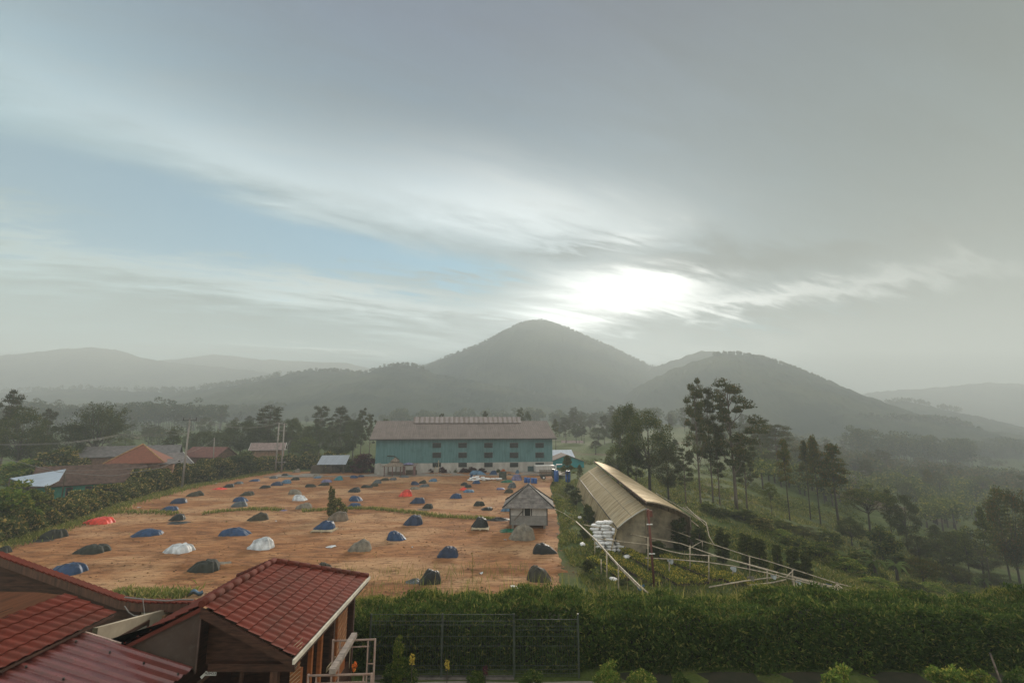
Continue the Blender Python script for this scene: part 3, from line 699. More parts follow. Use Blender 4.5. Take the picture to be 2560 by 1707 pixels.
PALE = mat('pale_timber', (0.42, 0.33, 0.21), 0.8, 0.2, 6)
def pallet(u, v, wp, label):
    b = onz(u, v, 0); sc = F / (b.y - 2); w = wp / sc; m = MB(); d = w * 0.85
    for i in range(6): m.box((0, -d / 2 + (i + 0.5) * d / 6, 0.125), (w, d / 8, 0.03))
    for i in (-1, 0, 1): m.box((i * (w / 2 - 0.08), 0, 0.055), (0.12, d, 0.11))
    yc = b.y + d * 0.45; x = b.x * yc / b.y
    tag(m.build('pallet', PALE, None, (x, yc, fz(x, yc))), label, 'pallet', 'pallets under heaps')
pallet(811, 1333, 54, 'pale wooden pallet under the blue heap near the lone bush')
pallet(1201, 1327, 44, 'pale wooden pallet under the black box shaped heap by the hut')
# paper and plastic scraps
def scrap(u, v, wp, label, col='white', h=0.05, z=None):
    b = onz(u, v, 0) if z is None else hit(u, v); sc = F / (b.y - 2); w = wp / sc; rs = random.Random(int(u + v)); m = MB()
    m.grid(lambda i, j: ((i - .5) * w * (1 + .2 * math.sin(j * 5 + u)), (j - .5) * w * 0.8, h * (0.6 + math.sin(i * 6 + u) * 0.5 + math.cos(j * 7 + v) * 0.5) + 0.02), 6, 6)
    tag(m.build('plastic_scrap', tarp_mat(col), None, (b.x, b.y, (fz(b.x, b.y) if z is None else b.z)), rs.uniform(0, 3)), label, 'scrap', 'litter on the ground')
scrap(828, 1366, 22, 'white paper sheet lying flat on the soil left of the warm grey heap', h=0.02)
scrap(560, 1410, 28, 'pale rumpled scrap right of the dark green heap near the roof', 'grey')
scrap(490, 1483, 30, 'pale blue plastic bag at the edge of the red tiled roof', 'lblue', 0.25)
scrap(690, 1303, 5, 'tiny white speck right of the dark olive heap')
scrap(348, 1271, 9, 'small white scrap on the grass at the left hedge')
scrap(536, 1210, 9, 'white scrap on the grass beyond the red tarpaulin')
scrap(1202, 1430, 9, 'white scrap on the soil left of the heap nearest the hedge', 'white', 0.08)
scrap(1263, 1351, 7, 'white scrap at the foot of the big grey mound')
scrap(1295, 1468, 40, 'long white strip of plastic above the front hedge', 'white', 0.05)
scrap(1398, 1310, 9, 'white scrap on the path right of the hut', 'grey', .08, 1); scrap(1392, 1337, 10, 'pale scrap on the path, nearer than the hut', 'grey', .08, 1)
scrap(1030, 1349 + 20, 5, 'tiny white speck right of the nearer blue heap')
# low grass strips across the field and weeds at its near edge (uncountable: stuff)
def blades(P, h, w, rs, lean=0.45):
    n = len(P); h = np.broadcast_to(h, (n,)) * rs.uniform(0.5, 1.4, n); a = rs.uniform(0, 6.283, n)
    e = np.stack([np.cos(a), np.sin(a), 0 * a], 1) * (w * 0.5); tip = P + np.stack([rs.normal(size=n) * lean * h, rs.normal(size=n) * lean * h, h], 1)
    mid = (P + tip) / 2 + np.stack([0 * h, 0 * h, h * 0.12], 1)
    V = np.stack([P - e, P + e, mid + e * 0.7, tip, mid - e * 0.7], 1).reshape(-1, 3); F_ = np.arange(n * 5).reshape(n, 5); return V, F_
def strip_points(path, width, per_m, rs, surf):
    out = []
    for (x0, y0), (x1, y1) in zip(path[:-1], path[1:]):
        L = math.hypot(x1 - x0, y1 - y0); n = int(L * per_m); t = rs.rand(n); o = rs.normal(size=n) * width * 0.4
        nx, ny = -(y1 - y0) / L, (x1 - x0) / L
        X = x0 + (x1 - x0) * t + nx * o; Y = y0 + (y1 - y0) * t + ny * o
        out.append(np.stack([X, Y, np.array([surf(a, b) for a, b in zip(X, Y)])], 1))
    return np.concatenate(out)
def px_path(pts, z=0.0): return [tuple(onz(u, v, z).xy) for u, v in pts]
gs = [strip_points(px_path([(705, 1278), (640, 1276), (560, 1281), (505, 1287)]), 0.9, 60, rng, fz), strip_points(px_path([(200, 1287), (300, 1283), (400, 1284), (440, 1287)]), 1.1, 60, rng, fz),
      strip_points(px_path([(755, 1281), (830, 1276), (900, 1274), (1000, 1281), (1100, 1292), (1235, 1298)]), 0.8, 65, rng, fz),
      strip_points([(float(field_left(q)) - .6, q) for q in (36, 47, 59, 70, 86, 100, 112)], 2.4, 150, rng, lambda a, b: fz(a, b)),
      strip_points(px_path([(280, 1478), (400, 1482), (480, 1482)]), 1.4, 160, rng, fz)]
V, F_ = blades(np.concatenate(gs), 0.34, 0.10, rng); tag(link('grass', np_mesh('grass', V, F_), LM['grass']), kind='stuff')

rs_w = np.random.RandomState(77); n_ = 2600; X_ = rs_w.uniform(-16, 5.2, n_); Y_ = 34.5 + 7 * rs_w.rand(n_) ** 1.6; k_ = fbm(X_ / 1.5, Y_ / 1.5, 3) > -.05; X_, Y_ = X_[k_], Y_[k_]
V, F_ = blades(np.stack([X_, Y_, np.array([fz(a, b) for a, b in zip(X_, Y_)])], 1), 0.55, 0.022, rs_w, .3); tag(link('grass', np_mesh('grass', V, F_), LM['grass']), kind='stuff')
n_ = 5200; X_ = rs_w.uniform(-52, 5.0, n_); Y_ = rs_w.uniform(36, 104, n_); k_ = (fbm(X_ / 3.0, Y_ / 2.0, 4) > .33); X_, Y_ = X_[k_], Y_[k_]
V, F_ = blades(np.stack([X_, Y_, np.array([fz(a, b) for a, b in zip(X_, Y_)])], 1), 0.13, 0.06, rs_w, .6); tag(link('grass', np_mesh('grass', V, F_), LM['grass']), kind='stuff')
# clods and pebbles on the bare soil
n_ = 5000; X_ = rs_w.uniform(-52, 5.0, n_); Y_ = 36 + 66 * rs_w.rand(n_) ** 1.5; Vs = []; Fs = []
base_ = np.array([(1, 0, 0), (-1, 0, 0), (0, 1, 0), (0, -1, 0), (0, 0, 1), (0, 0, -1)], float); tri_ = np.array([(0, 2, 4), (2, 1, 4), (1, 3, 4), (3, 0, 4), (2, 0, 5), (1, 2, 5), (3, 1, 5), (0, 3, 5)])
for i_ in range(n_):
    if X_[i_] < field_left(Y_[i_]) + 1: continue
    sz_ = .03 + .07 * rs_w.rand() ** 3; Fs.append(tri_ + len(Vs) * 6); Vs.append(base_ * sz_ * rs_w.uniform(.6, 1.3, (6, 1)) * np.array([1.3, 1, .6]) + np.array([X_[i_], Y_[i_], fz(X_[i_], Y_[i_]) + sz_ * .2]))
tag(link('soil_clods', np_mesh('soil_clods', np.concatenate(Vs), np.concatenate(Fs)), mat('clod', (.27, .135, .062), .95, .4, .8)), kind='stuff')
# ------------------------------------------------------------------ buildings round the field
def corr_mat(name, col, col2, pitch=0.25, axis=0, rough=0.6, metal=0.0, stain=0.5, bump=0.5, trans=0.0, spec=0.4):
    """corrugated or ribbed sheet: ribs as bump, streaks and stains in colour"""
    if name in MATS: return MATS[name]
    m = bpy.data.materials.new(name); m.use_nodes = True; k = NT(m.node_tree); b = k.n['Principled BSDF']
    tc = k.new('ShaderNodeTexCoord'); P = tc.outputs['Object']; sp = k.new('ShaderNodeSeparateXYZ'); k.l.new(P, sp.inputs[0])
    wv = k.m('SINE', k.m('MULTIPLY', sp.outputs[axis], 6.28318 / pitch))
    st = (3.0, 0.25, 0.25) if axis == 0 else (0.25, 3.0, 0.25)
    n = k.noise(k.vmul(P, st), 1.0, 6, 0.65); n2 = k.noise(P, 0.35, 5, 0.6)
    c = k.ramp(n, [(0.3, col2), (0.65, col)])
    c = k.mix(k.m('MULTIPLY', k.ss(n2, 0.45, 0.7), stain), c, tuple(x * 0.55 for x in col2) + (1,))
    k.l.new(c, b.inputs['Base Color']); b.inputs['Roughness'].default_value = rough; b.inputs['Metallic'].default_value = metal; b.inputs['Specular IOR Level'].default_value = spec
    bn = k.new('ShaderNodeBump'); bn.inputs['Strength'].default_value = bump; bn.inputs['Distance'].default_value = 0.04
    k.l.new(wv, bn.inputs['Height']); k.l.new(bn.outputs[0], b.inputs['Normal'])
    MATS[name] = m; return m
M_TEAL = corr_mat('teal_sheet_wall', (0.105, 0.205, 0.205), (0.060, 0.128, 0.128), 0.35, 0, 0.7, stain=0.4, bump=0.3, spec=0.2)
M_WROOF = corr_mat('brown_corrugated_roof', (0.215, 0.170, 0.148), (0.150, 0.118, 0.100), 0.5, 0, 0.8, stain=0.35, spec=0.25)
M_PLINTH = mat('stained_white_wall', (0.46, 0.43, 0.385), 0.9, 0.3, 0.8, col2=(0.27, 0.245, 0.215), stretch=(1, 1, 0.5))
M_DARK = mat('dark_opening', (0.018, 0.018, 0.017), 0.5, 0.3, 2)
M_FRAME = mat('brown_louvre', (0.06, 0.052, 0.045), 0.8, 0.3, 3)
M_TDOOR = mat('green_door', (0.035, 0.070, 0.068), 0.6, 0.2, 2)
M_LIGHT = corr_mat('pale_sheet', (0.29, 0.245, 0.23), (0.21, 0.175, 0.16), 0.5, 0, 0.6, stain=0.3)
M_STEEL = mat('dark_steel', (0.05, 0.045, 0.04), 0.6, 0.2, 4)
M_CONC = mat('worn_concrete', (0.30, 0.265, 0.225), 0.9, 0.25, 0.6, col2=(0.17, 0.145, 0.12), bump=0.3, bscale=9)
WOOD = mat('weathered_wood', (0.14, 0.105, 0.075), 0.85, 0.3, 3.0, stretch=(1, 1, 6))
def warehouse():
    A = Vector((-30.8, 108.4, 0)); B = Vector((9.6, 114.1, 0)); d = (B - A); L = d.length; ang = math.atan2(d.y, d.x)
    ux = d.normalized(); nn = Vector((ux.y, -ux.x, 0))
    root = empty('warehouse', A, ang, 'long teal warehouse with a brown corrugated roof and a raised ridge vent', 'warehouse')
    D = 20.0; HW = 7.95; HP = 2.25; EO = 0.9; RZ = 11.75
    def fac(u, v):      # photo point -> facade coordinates (s along the wall, z)
        r = ray(u, v); o = Vector((0, 0, CZ)); t = (A - o).dot(nn) / r.dot(nn); p = o + r * t; return (p - A).dot(ux), p.z
    w = MB()
    w.box((L / 2, D / 2, (HP + HW) / 2), (L, D, HW - HP)); w.build('wall', M_TEAL, root)
    for x in (0, L):   # gables
        g = MB(); sx = 0.1 if x == 0 else -0.1
        g.slab([(x + sx * 0, 0, HW), (x + sx * 0, D, HW), (x, D / 2, RZ - 0.15)], 0.12, Vector((-1, 0, 0)) if x == 0 else Vector((1, 0, 0))); g.build('gable', M_TEAL, root)
    p = MB(); p.box((L / 2, D / 2, HP / 2 - 0.25), (L + 0.16, D + 0.16, HP + 0.5)); p.build('plinth', M_PLINTH, root)
    r1 = MB(); sl = (RZ - HW) / (D / 2); zE = HW - EO * sl + 0.1
    r1.slab([(-1.4, -EO, zE), (L + 0.9, -EO, zE), (L + 0.9, D / 2, RZ), (-1.4, D / 2, RZ)], 0.12)
    r1.slab([(-1.4, D + EO, zE), (L + 0.9, D + EO, zE), (L + 0.9, D / 2 + 0.003, RZ), (-1.4, D / 2 + 0.003, RZ)], 0.12)
    rf = r1.build('roof', M_WROOF, root)
    fa = MB(); fa.box((L / 2 - 0.25, -EO - 0.05, zE - 0.10), (L + 2.3, 0.08, 0.22)); fa.build('eave_board', M_STEEL, rf)
    mv = MB(); x0, x1 = 7.6, 34.4; zb = RZ - 0.85; zt = RZ - 0.50
    mv.box(((x0 + x1) / 2, D / 2, (zb + zt) / 2 + 0.05), (x1 - x0 - 0.6, 2.2, zt - zb)); mo = mv.build('ridge_vent', M_DARK, root)
    mr = MB(); mr.slab([(x0, D / 2 - 2.1, zt), (x1, D / 2 - 2.1, zt), (x1, D / 2, zt + 1.5), (x0, D / 2, zt + 1.5)], 0.08); mr.slab([(x0, D / 2 + 2.1, zt), (x1, D / 2 + 2.1, zt), (x1, D / 2 + .003, zt + 1.5), (x0, D / 2 + .003, zt + 1.5)], 0.08)
    mr.build('vent_roof', M_WROOF, mo)
    s = MB()
    for i in range(22):
        xx = x0 + 0.5 + i * (x1 - x0 - 1) / 21
        s.slab([(xx, D / 2 - 2.12, zt + 0.012), (xx + 0.72, D / 2 - 2.12, zt + 0.012), (xx + 0.72, D / 2 - 0.02, zt + 1.505), (xx, D / 2 - 0.02, zt + 1.505)], 0.02)
    s.build('light_sheets', M_LIGHT, mo)
    gl = MB()
    for i in range(5): gl.box((x0 + 3 + i * 5.0, D / 2 - 1.13, zb + 0.25), (4.2, 0.04, 0.30))
    gl.build('vent_louvre', M_LIGHT, mo)
    for uc in (1092, 1156.5, 1221, 1285, 1349):
        for v0, v1, kind in ((1107, 1119, 0), (1131, 1144, 0), (1156, 1167, 1)):
            s0, za = fac(uc - 10.5, v0); s1, zb_ = fac(uc + 10.5, v1); y = -0.02 if kind == 0 else -0.10
            f = MB(); f.box(((s0 + s1) / 2, y, (za + zb_) / 2), (s1 - s0, 0.10, za - zb_))
            fo = f.build('window', M_FRAME, root)
            q = MB(); q.box(((s0 + s1) / 2, y - 0.055, (za + zb_) / 2 - 0.04), (s1 - s0 - 0.16, 0.02, za - zb_ - 0.20)); q.build('pane', M_DARK, fo)
            if kind == 0:
                q = MB(); q.box(((s0 + s1) / 2, y - 0.17, za + 0.02), (s1 - s0 + 0.1, 0.3, 0.04)); q.build('canopy', M_WROOF, fo)
    s0, z0 = fac(1319, 1165); s1, z1 = fac(1334, 1190)
    dr = MB(); dr.box(((s0 + s1) / 2, -0.13, z0 / 2), (s1 - s0, 0.10, z0)); dr.build('door', M_TDOOR, root)
    dp = MB(); dp.tube([(2.6, -0.1, 4.0), (4.2, -0.15, 3.9), (5.1, -0.15, 3.2), (5.2, -0.15, 1.8)], 0.11, 8); dp.build('duct', M_STEEL, root)
warehouse()
# concrete apron between the warehouse and the soil
def apron():
    m = MB(); m.grid(lambda i, j: (-52 + 64 * i, 101.5 + 4.0 * i + (6.5 + 1.5 * i) * j + 0.4 * math.sin(i * 40) * (1 - j), 0.14 + 0.02 * math.sin(i * 50 + j * 3)), 80, 4)
    tag(m.build('path', M_CONC), kind='structure')
    k = MB(); k.bar((-52, 101.4, 0.10), (6, 105.1, 0.12), 0.35, 0.42); tag(k.build('kerb', M_CONC), kind='structure')
apron()
def roofed(root, cx, cy, w, d, z0, z1, mat_, name='roof', tiers=None, th=0.10):
    m = MB(); a = [(cx - w / 2, cy - d / 2, z0), (cx + w / 2, cy - d / 2, z0), (cx + w / 2, cy + d / 2, z0), (cx - w / 2, cy + d / 2, z0)]; t = (cx, cy, z1)
    for i in range(4): m.poly([a[i], a[(i + 1) % 4], t])
    b = [(x, y, z - th) for x, y, z in a]
    for i in range(4): m.poly([b[i], b[(i + 1) % 4], a[(i + 1) % 4], a[i]])
    m.poly(b[::-1]); return m.build(name, mat_, root)
# ---- tin roofed wood shed
M_TIN = corr_mat('bare_tin_roof', (0.40, 0.42, 0.45), (0.30, 0.31, 0.34), 0.2, 0, 0.35, 0.35, 0.25)
def tin_shed():
    b = onz(830, 1184, 0); root = empty('tin_shed', b, 0, 'open log shed with a pale sloping tin roof', 'shed'); sc = F / b.y; y = b.y
    W = lambda u: (ray(u, 1170).x * (y / ray(u, 1170).y)) - b.x
    Z = lambda v: ony(830, v, y).z
    q = [ony(792, 1161, y - 1.2), ony(864.5, 1160.6, y - 1.2), ony(875, 1137, y + 3.2), ony(805, 1138, y + 3.2)]
    r = MB(); r.slab([p - b for p in q], 0.06); r.build('roof', M_TIN, root)
    for u, yy in ((800, -0.7), (830, -0.7), (861, -0.7), (810, 2.6), (871, 2.6)):
        p = MB(); zt = q[0].z - b.z + (yy + 1.2) / 4.4 * (q[3].z - q[0].z) - 0.06; x = W(u) * (1 + yy / y); p.tube([(x, yy, -0.05), (x, yy, zt)], 0.09, 6); p.build('post', WOOD, root)
    p = MB(); p.bar((W(861), -0.7, 0.2), (W(868), 0.2, 2.2), 0.08); p.build('brace', WOOD, root)
    bk = MB(); bk.box((W(838), 2.3, 0.9), (W(870) - W(806), 0.08, 1.8)); bk.build('back_wall', WOOD, root)
tin_shed()
def log_stack(u, v, wp, hp, label, upright=False, dy=0.0):
    b = onz(u, v, 0); b.y += dy; sc = F / b.y; w = wp / sc; h = hp / sc; m = MB(); rs = random.Random(u)
    if upright:
        n = int(w / 0.22)
        for i in range(n):
            x = -w / 2 + (i + .5) * w / n; hh = h * rs.uniform(0.8, 1.05); m.tube([(x, 0, 0), (x + rs.uniform(-.1, .1), rs.uniform(0, .3), hh)], 0.1, 6)
            m.tube([(x + 0.1, 0.4, 0), (x + rs.uniform(-.1, .1), .6, hh)], 0.1, 6)
    else:
        r = 0.11; nl = int(h / (r * 1.7))
        for l in range(nl):
            for j in range(5): m.tube([(-w / 2 + rs.uniform(-.25, .25), j * 0.23 + (l % 2) * .1, r + l * r * 1.75), (w / 2 + rs.uniform(-.25, .25), j * 0.23 + (l % 2) * .1, r + l * r * 1.75)], r * rs.uniform(.8, 1), 6)
    tag(m.build('log_stack', WOOD, None, (b.x, b.y, fz(b.x, b.y))), label, 'log stack', 'firewood by the tin shed')
log_stack(790, 1185, 26, 20, 'stack of lying logs just left of the tin roofed shed')
log_stack(817, 1184, 22, 16, 'upright split logs under the left half of the tin roof', True)
log_stack(836, 1184, 16, 15, 'upright split logs under the right half of the tin roof', True, 0.5)
log_stack(778, 1166, 22, 5, 'low row of logs lying behind and left of the tin shed', dy=4)
# ---- gazebo in front of the warehouse
M_THATCH = mat('old_shingle', (0.20, 0.155, 0.115), 0.95, 0.3, 4, bump=0.4)
M_POST = mat('reddish_post', (0.16, 0.085, 0.075), 0.8, 0.2, 4)
def gazebo():
    b = onz(985, 1191, 0); y = b.y; root = empty('gazebo', b, 0, 'small two tiered gazebo on posts in front of the teal wall', 'gazebo'); sc = F / y
    zz = lambda v: ony(985, v, y).z; w = 46 / sc
    roofed(root, 0, 0, w * 1.05, w * 0.95, zz(1163), zz(1150), M_THATCH, 'lower_roof'); roofed(root, 0.1, 0, w * 0.42, w * 0.42, zz(1152), zz(1143), M_THATCH, 'upper_roof')
    for x in (-0.42, 0.0, 0.42):
        for yy in (-0.38, 0.38):
            p = MB(); p.box((x * w, yy * w, zz(1164) / 2), (0.18, 0.18, zz(1164))); p.build('post', M_POST, root)
    r = MB(); r.box((0, -0.38 * w, 0.8), (w * 0.82, 0.08, 0.10)); r.box((0, 0.38 * w, 0.8), (w * 0.82, 0.08, 0.10)); r.box((0, 0.38 * w, 0.4), (w * 0.8, 0.06, 0.7)); r.build('railing', WOOD, root)
    f = MB(); f.box((0, 0, 0.1), (w * 0.9, w * 0.85, 0.2)); f.build('floor', M_CONC, root)
    b2 = onz(1026, 1190, 0); r2 = empty('lean_to', b2, 0, 'low open lean-to with brick pillars right of the gazebo', 'lean-to')
    y2 = b2.y; sc2 = F / y2; z2 = ony(1026, 1160, y2).z; w2 = 30 / sc2
    q = MB(); q.slab([(-w2 / 2, -1.2, z2 - 0.25), (w2 / 2, -1.2, z2 - 0.25), (w2 / 2, 1.6, z2 + 0.1), (-w2 / 2, 1.6, z2 + 0.1)], 0.07); q.build('roof', M_WROOF, r2)
    for x in (-0.45, 0.38): p = MB(); p.box((x * w2, -1.0, (z2 - 0.4) / 2), (0.5, 0.4, z2 - 0.4)); p.build('pillar', M_POST, r2)
    p = MB(); p.box((0, 1.0, 0.6), (w2 * 0.9, 0.1, 1.2)); p.build('half_wall', WOOD, r2)
    o = link('tarpaulin', heap_mesh(26 / sc2, 0.35, 2.0, 4, True), tarp_mat('violet'), None, (b2.x - 0.6, y2 + 0.1, z2 + 0.0)); tag(o, 'violet blue sheet lying on the lean-to roof beside the gazebo', 'tarpaulin')
    b3 = onz(946, 1187, 0); m = MB(); m.box((0, 0, 1.2), (0.55, 0.55, 2.4)); m.box((0, 0, 2.45), (0.7, 0.7, 0.12)); tag(m.build('gate_pillar', M_PLINTH, None, b3), 'pale square pillar at the left corner of the warehouse', 'pillar')
    b4 = onz(960, 1188, 0); m = MB(); m.box((0, 0, 0.75), (1.9, 0.25, 1.5)); m.box((0, 0, 1.54), (2.0, 0.32, 0.10)); tag(m.build('garden_wall', M_PLINTH, None, b4), 'short white wall between the pale pillar and the gazebo', 'wall')
gazebo()
# ---- things on the apron
BLUEP = mat('blue_plastic', (0.012, 0.085, 0.30), 0.35, 0.15, 3, spec=0.5)
WHITEP = mat('white_pipe', (0.72, 0.70, 0.66), 0.5, 0.1, 3)
def barrel_mb(h=0.95, r=0.31):
    m = MB(); zs = [0, .04, .3, .33, .36, .62, .65, .68, .94, 1.0]; rr = [.93, 1, 1, 1.04, 1, 1, 1.04, 1, 1, .9]
    m.tube([(0, 0, z * h) for z in zs], [r * q for q in rr], 14); return m
def barrel(u, v, label, h=0.95, r=0.31, dz=0.14, rz=0, group='blue barrels by the truck'):
    b = onz(u, v, 0); root = empty('barrel', (b.x, b.y, dz), 0, label, 'barrel', group); barrel_mb(h, r).build('drum', BLUEP, root)
    l = MB(); l.tube([(0, 0, h), (0, 0, h + 0.04)], r * 0.86, 14); l.build('lid', BLUEP, root)
for u, v, t in ((1314, 1208, 'blue barrel at the left end of the row behind the hut'), (1322, 1209, 'second blue barrel from the left in the row behind the hut'), (1331, 1209.5, 'third blue barrel in the row behind the hut'), (1339, 1210, 'blue barrel at the right end of the row behind the hut')): barrel(u, v, t)
barrel(1391, 1205, 'tall blue tank beside the dark truck', 2.05, 0.46)
barrel(1420, 1206, 'tall dark blue tank behind the cypress like tree', 2.05, 0.5)
def pipe():
    b = onz(1391, 1204, 0); m = MB(); m.tube([(0, 0.6, 0.14), (0, 0.6, 3.1), (0.08, 0.6, 3.25), (1.25, 0.6, 3.25)], 0.11, 8); tag(m.build('vent_pipe', WHITEP, None, b), 'white pipe bent at the top beside the tall blue tank', 'pipe')
pipe()
def truck():
    b = onz(1372, 1200, 0); root = empty('flatbed_truck', (b.x, b.y + 1.2, 0.05), R(6), 'dark green flatbed truck with slatted sides parked by the white container', 'truck')
    g = mat('dark_green_paint', (0.035, 0.050, 0.042), 0.4, 0.2, 3, spec=0.5); rub = mat('tyre_rubber', (0.02, 0.02, 0.02), 0.85, 0.1, 4); gl = mat('dark_glass', (0.02, 0.025, 0.03), 0.08, 0.1, 2, spec=0.6)
    m = MB(); m.box((0.0, 0, 0.75), (3.6, 0.9, 0.22)); m.build('chassis', M_STEEL, root)
    m = MB(); m.box((-0.55, 0, 1.0), (2.3, 1.7, 0.14))
    for i in range(4): m.box((-0.55, -0.84, 1.2 + i * 0.17), (2.3, 0.05, 0.10)); m.box((-0.55, 0.84, 1.2 + i * 0.17), (2.3, 0.05, 0.10))
    for x in (-1.65, -0.55, 0.55): m.box((x, -0.875, 1.4), (0.07, 0.04, 0.9)); m.box((x, 0.875, 1.4), (0.07, 0.04, 0.9))
    m.build('cargo_bed', WOOD, root)
    m = MB(); prof = [(0.75, 0.75), (2.0, 0.75), (2.05, 1.25), (1.75, 1.35), (1.45, 1.95), (0.8, 1.98)]
    for i in range(6):
        a, c = prof[i], prof[(i + 1) % 6]; m.poly([(a[0], -0.82, a[1]), (c[0], -0.82, c[1]), (c[0], 0.82, c[1]), (a[0], 0.82, a[1])])
    m.poly([(x, -0.82, z) for x, z in prof]); m.poly([(x, 0.82, z) for x, z in prof][::-1]); cb = m.build('cab', g, root)
    m = MB(); m.poly([(0.9, -0.83, 1.35), (1.6, -0.83, 1.35), (1.4, -0.83, 1.85), (0.9, -0.83, 1.85)]); m.build('side_window', gl, cb)
    m = MB(); m.slab([(1.76, -0.7, 1.38), (1.76, 0.7, 1.38), (1.49, 0.7, 1.9), (1.49, -0.7, 1.9)], 0.02, Vector((0.9, 0, 0.4)).normalized()); m.build('windscreen', gl, cb)
    for x in (-1.1, 1.35):
        for y in (-0.72, 0.72):
            m = MB(); m.tube([(x, y - 0.12, 0.42), (x, y + 0.12, 0.42)], 0.42, 18); w = m.build('wheel', rub, root)
            m = MB(); m.tube([(x, y - 0.135, 0.42), (x, y + 0.135, 0.42)], 0.19, 12); m.build('rim', WHITEP, w)
    for y in (-0.6, 0.6): m = MB(); m.tube([(2.04, y, 1.0), (2.09, y, 1.0)], 0.11, 10); m.build('headlight', WHITEP, root)
truck()
def container():
    A = Vector((-30.8, 108.4, 0)); b = onz(1362, 1191, 0); y = 109.6; x0 = ony(1338, 1190, y).x; x1 = ony(1386, 1190, y).x; zt = ony(1362, 1165, y).z
    root = empty('container', ((x0 + x1) / 2, y + 1.1, 0), R(8), 'white box container standing at the right end of the warehouse wall', 'container')
    wm = corr_mat('white_container', (0.48, 0.45, 0.42), (0.38, 0.35, 0.32), 0.4, 0, 0.6, stain=0.2)
    m = MB(); m.box((0, 0, 0.35 + (zt - 0.35) / 2), (x1 - x0, 2.0, zt - 0.35)); m.build('body', wm, root)
    m = MB(); m.box((0, 0, zt + 0.06), (x1 - x0 + 0.15, 2.15, 0.12)); m.build('roof', WHITEP, root)
    m = MB(); m.box((0, 0.2, 0.16), (x1 - x0 - 0.8, 1.2, 0.36)); m.build('base', M_STEEL, root)
container()
# piled sacks and sheets on the apron
def sack_mesh(seed, l=0.95, w=0.55, h=0.30):
    rs = random.Random(seed); m = MB(); ph = [rs.uniform(0, 6) for _ in range(4)]
    def P(i, j):
        a = 6.28318 * i; t = j * 2 - 1
        e = (1 - abs(t) ** 3.2) ** 0.42 if abs(t) < 1 else 0.0
        e = max(e, 0.16)
        sq = 1 / ((abs(math.cos(a)) ** 3 + abs(math.sin(a)) ** 3) ** (1 / 3))
        wob = 1 + 0.05 * math.sin(3 * a + ph[0] + 4 * t) + 0.04 * math.sin(7 * t + ph[1])
        return (t * l / 2 * (1 + 0.03 * math.sin(2 * a + ph[2])), math.cos(a) * sq * w / 2 * e * wob, math.sin(a) * sq * h / 2 * e * wob + h / 2 - 0.03 * h * math.cos(3 * t))
    m.grid(P, 16, 12); n0 = len(m.v)
    m.poly([P(i / 16, 0) for i in range(16)]); m.poly([P(i / 16, 1) for i in range(16)][::-1]); return m.mesh('sack')
SACK = mat('woven_white_sack', (0.78, 0.78, 0.77), 0.6, 0.2, 5.0, col2=(0.56, 0.54, 0.52), bump=0.5, bscale=9)
SACKS = [sack_mesh(i) for i in range(6)]
def sack(loc, rz, label, group, i=0, sc=1.0, tilt=0.0):
    o = link('sack', SACKS[i % 6], SACK, None, loc, rz); o.scale = (sc,) * 3; o.rotation_euler = (tilt, 0, rz); return tag(o, label, 'sack', group)
rs_ = random.Random(3)
rows = ['bottom', 'second', 'third', 'fourth', 'fifth', 'sixth', 'seventh', 'eighth', 'top']
def sack_pile():
    b = hit(1528, 1378); gx, gy, gz = b
    nrow = 9; xs = {0: [0, .98], 1: [-.85, .1, 1.08], 8: [-.5, .35]}
    for k in range(nrow):
        cols = [-1.0, 0.02, 1.04] if k not in (0, 8) else ([0.05, 1.02] if k == 0 else [-0.30, 0.55])
        if k == 7: cols = [-0.95, 0.1]
        for ci, cx in enumerate(cols):
            n_ = ('left', 'middle', 'right')[ci] if len(cols) == 3 else ('left', 'right')[ci]
            rr = rows[k] + ' row' if k else 'bottom row'
            sack((gx + cx + rs_.uniform(-.14, .14) - 0.05 * k, gy + 0.16 * k + rs_.uniform(-.16, .12), gz - 0.02 + k * 0.29), rs_.uniform(-.32, .32), 'white sack in the %s of the tall stack by the greenhouse, at its %s' % (rr, n_), 'white sacks stacked by the greenhouse', k * 3 + ci, rs_.uniform(1.0, 1.12))
    for k in range(0, 8):   # hidden backing sacks keep the stack solid
        for cx in (-0.75, 0.4):
            if k < 7: sack((gx + cx - 0.05 * k, gy + 0.62 + 0.16 * k, gz - 0.02 + k * 0.29), rs_.uniform(-.1, .1), 'white sack hidden in the rear of the tall stack by the greenhouse', 'white sacks stacked by the greenhouse', k)
    a = hit(1568, 1394); sack(a - Vector((0, 0, .05)), 0.6, 'white sack lying alone right of the foot of the tall stack', 'loose sacks in the nursery', 2)
    a = hit(1455, 1366); sack(a + Vector((0, 0, .1)), 1.1, 'white sack hanging slumped in the grass left of the stack', 'loose sacks in the nursery', 3, .85, 0.5)
    a = hit(1533, 1452); sack(a + Vector((0, 0, .05)), -0.6, 'dirty sack lying in the grass near the front hedge', 'loose sacks in the nursery', 4, 0.7, 0.2)
    a = hit(1449, 1311); o = sack(a + Vector((0, 0, .8)), 0.3, 'pale bag tied to the top end of the bamboo railing', 'loose sacks in the nursery', 5, .5, 0.9)
sack_pile()
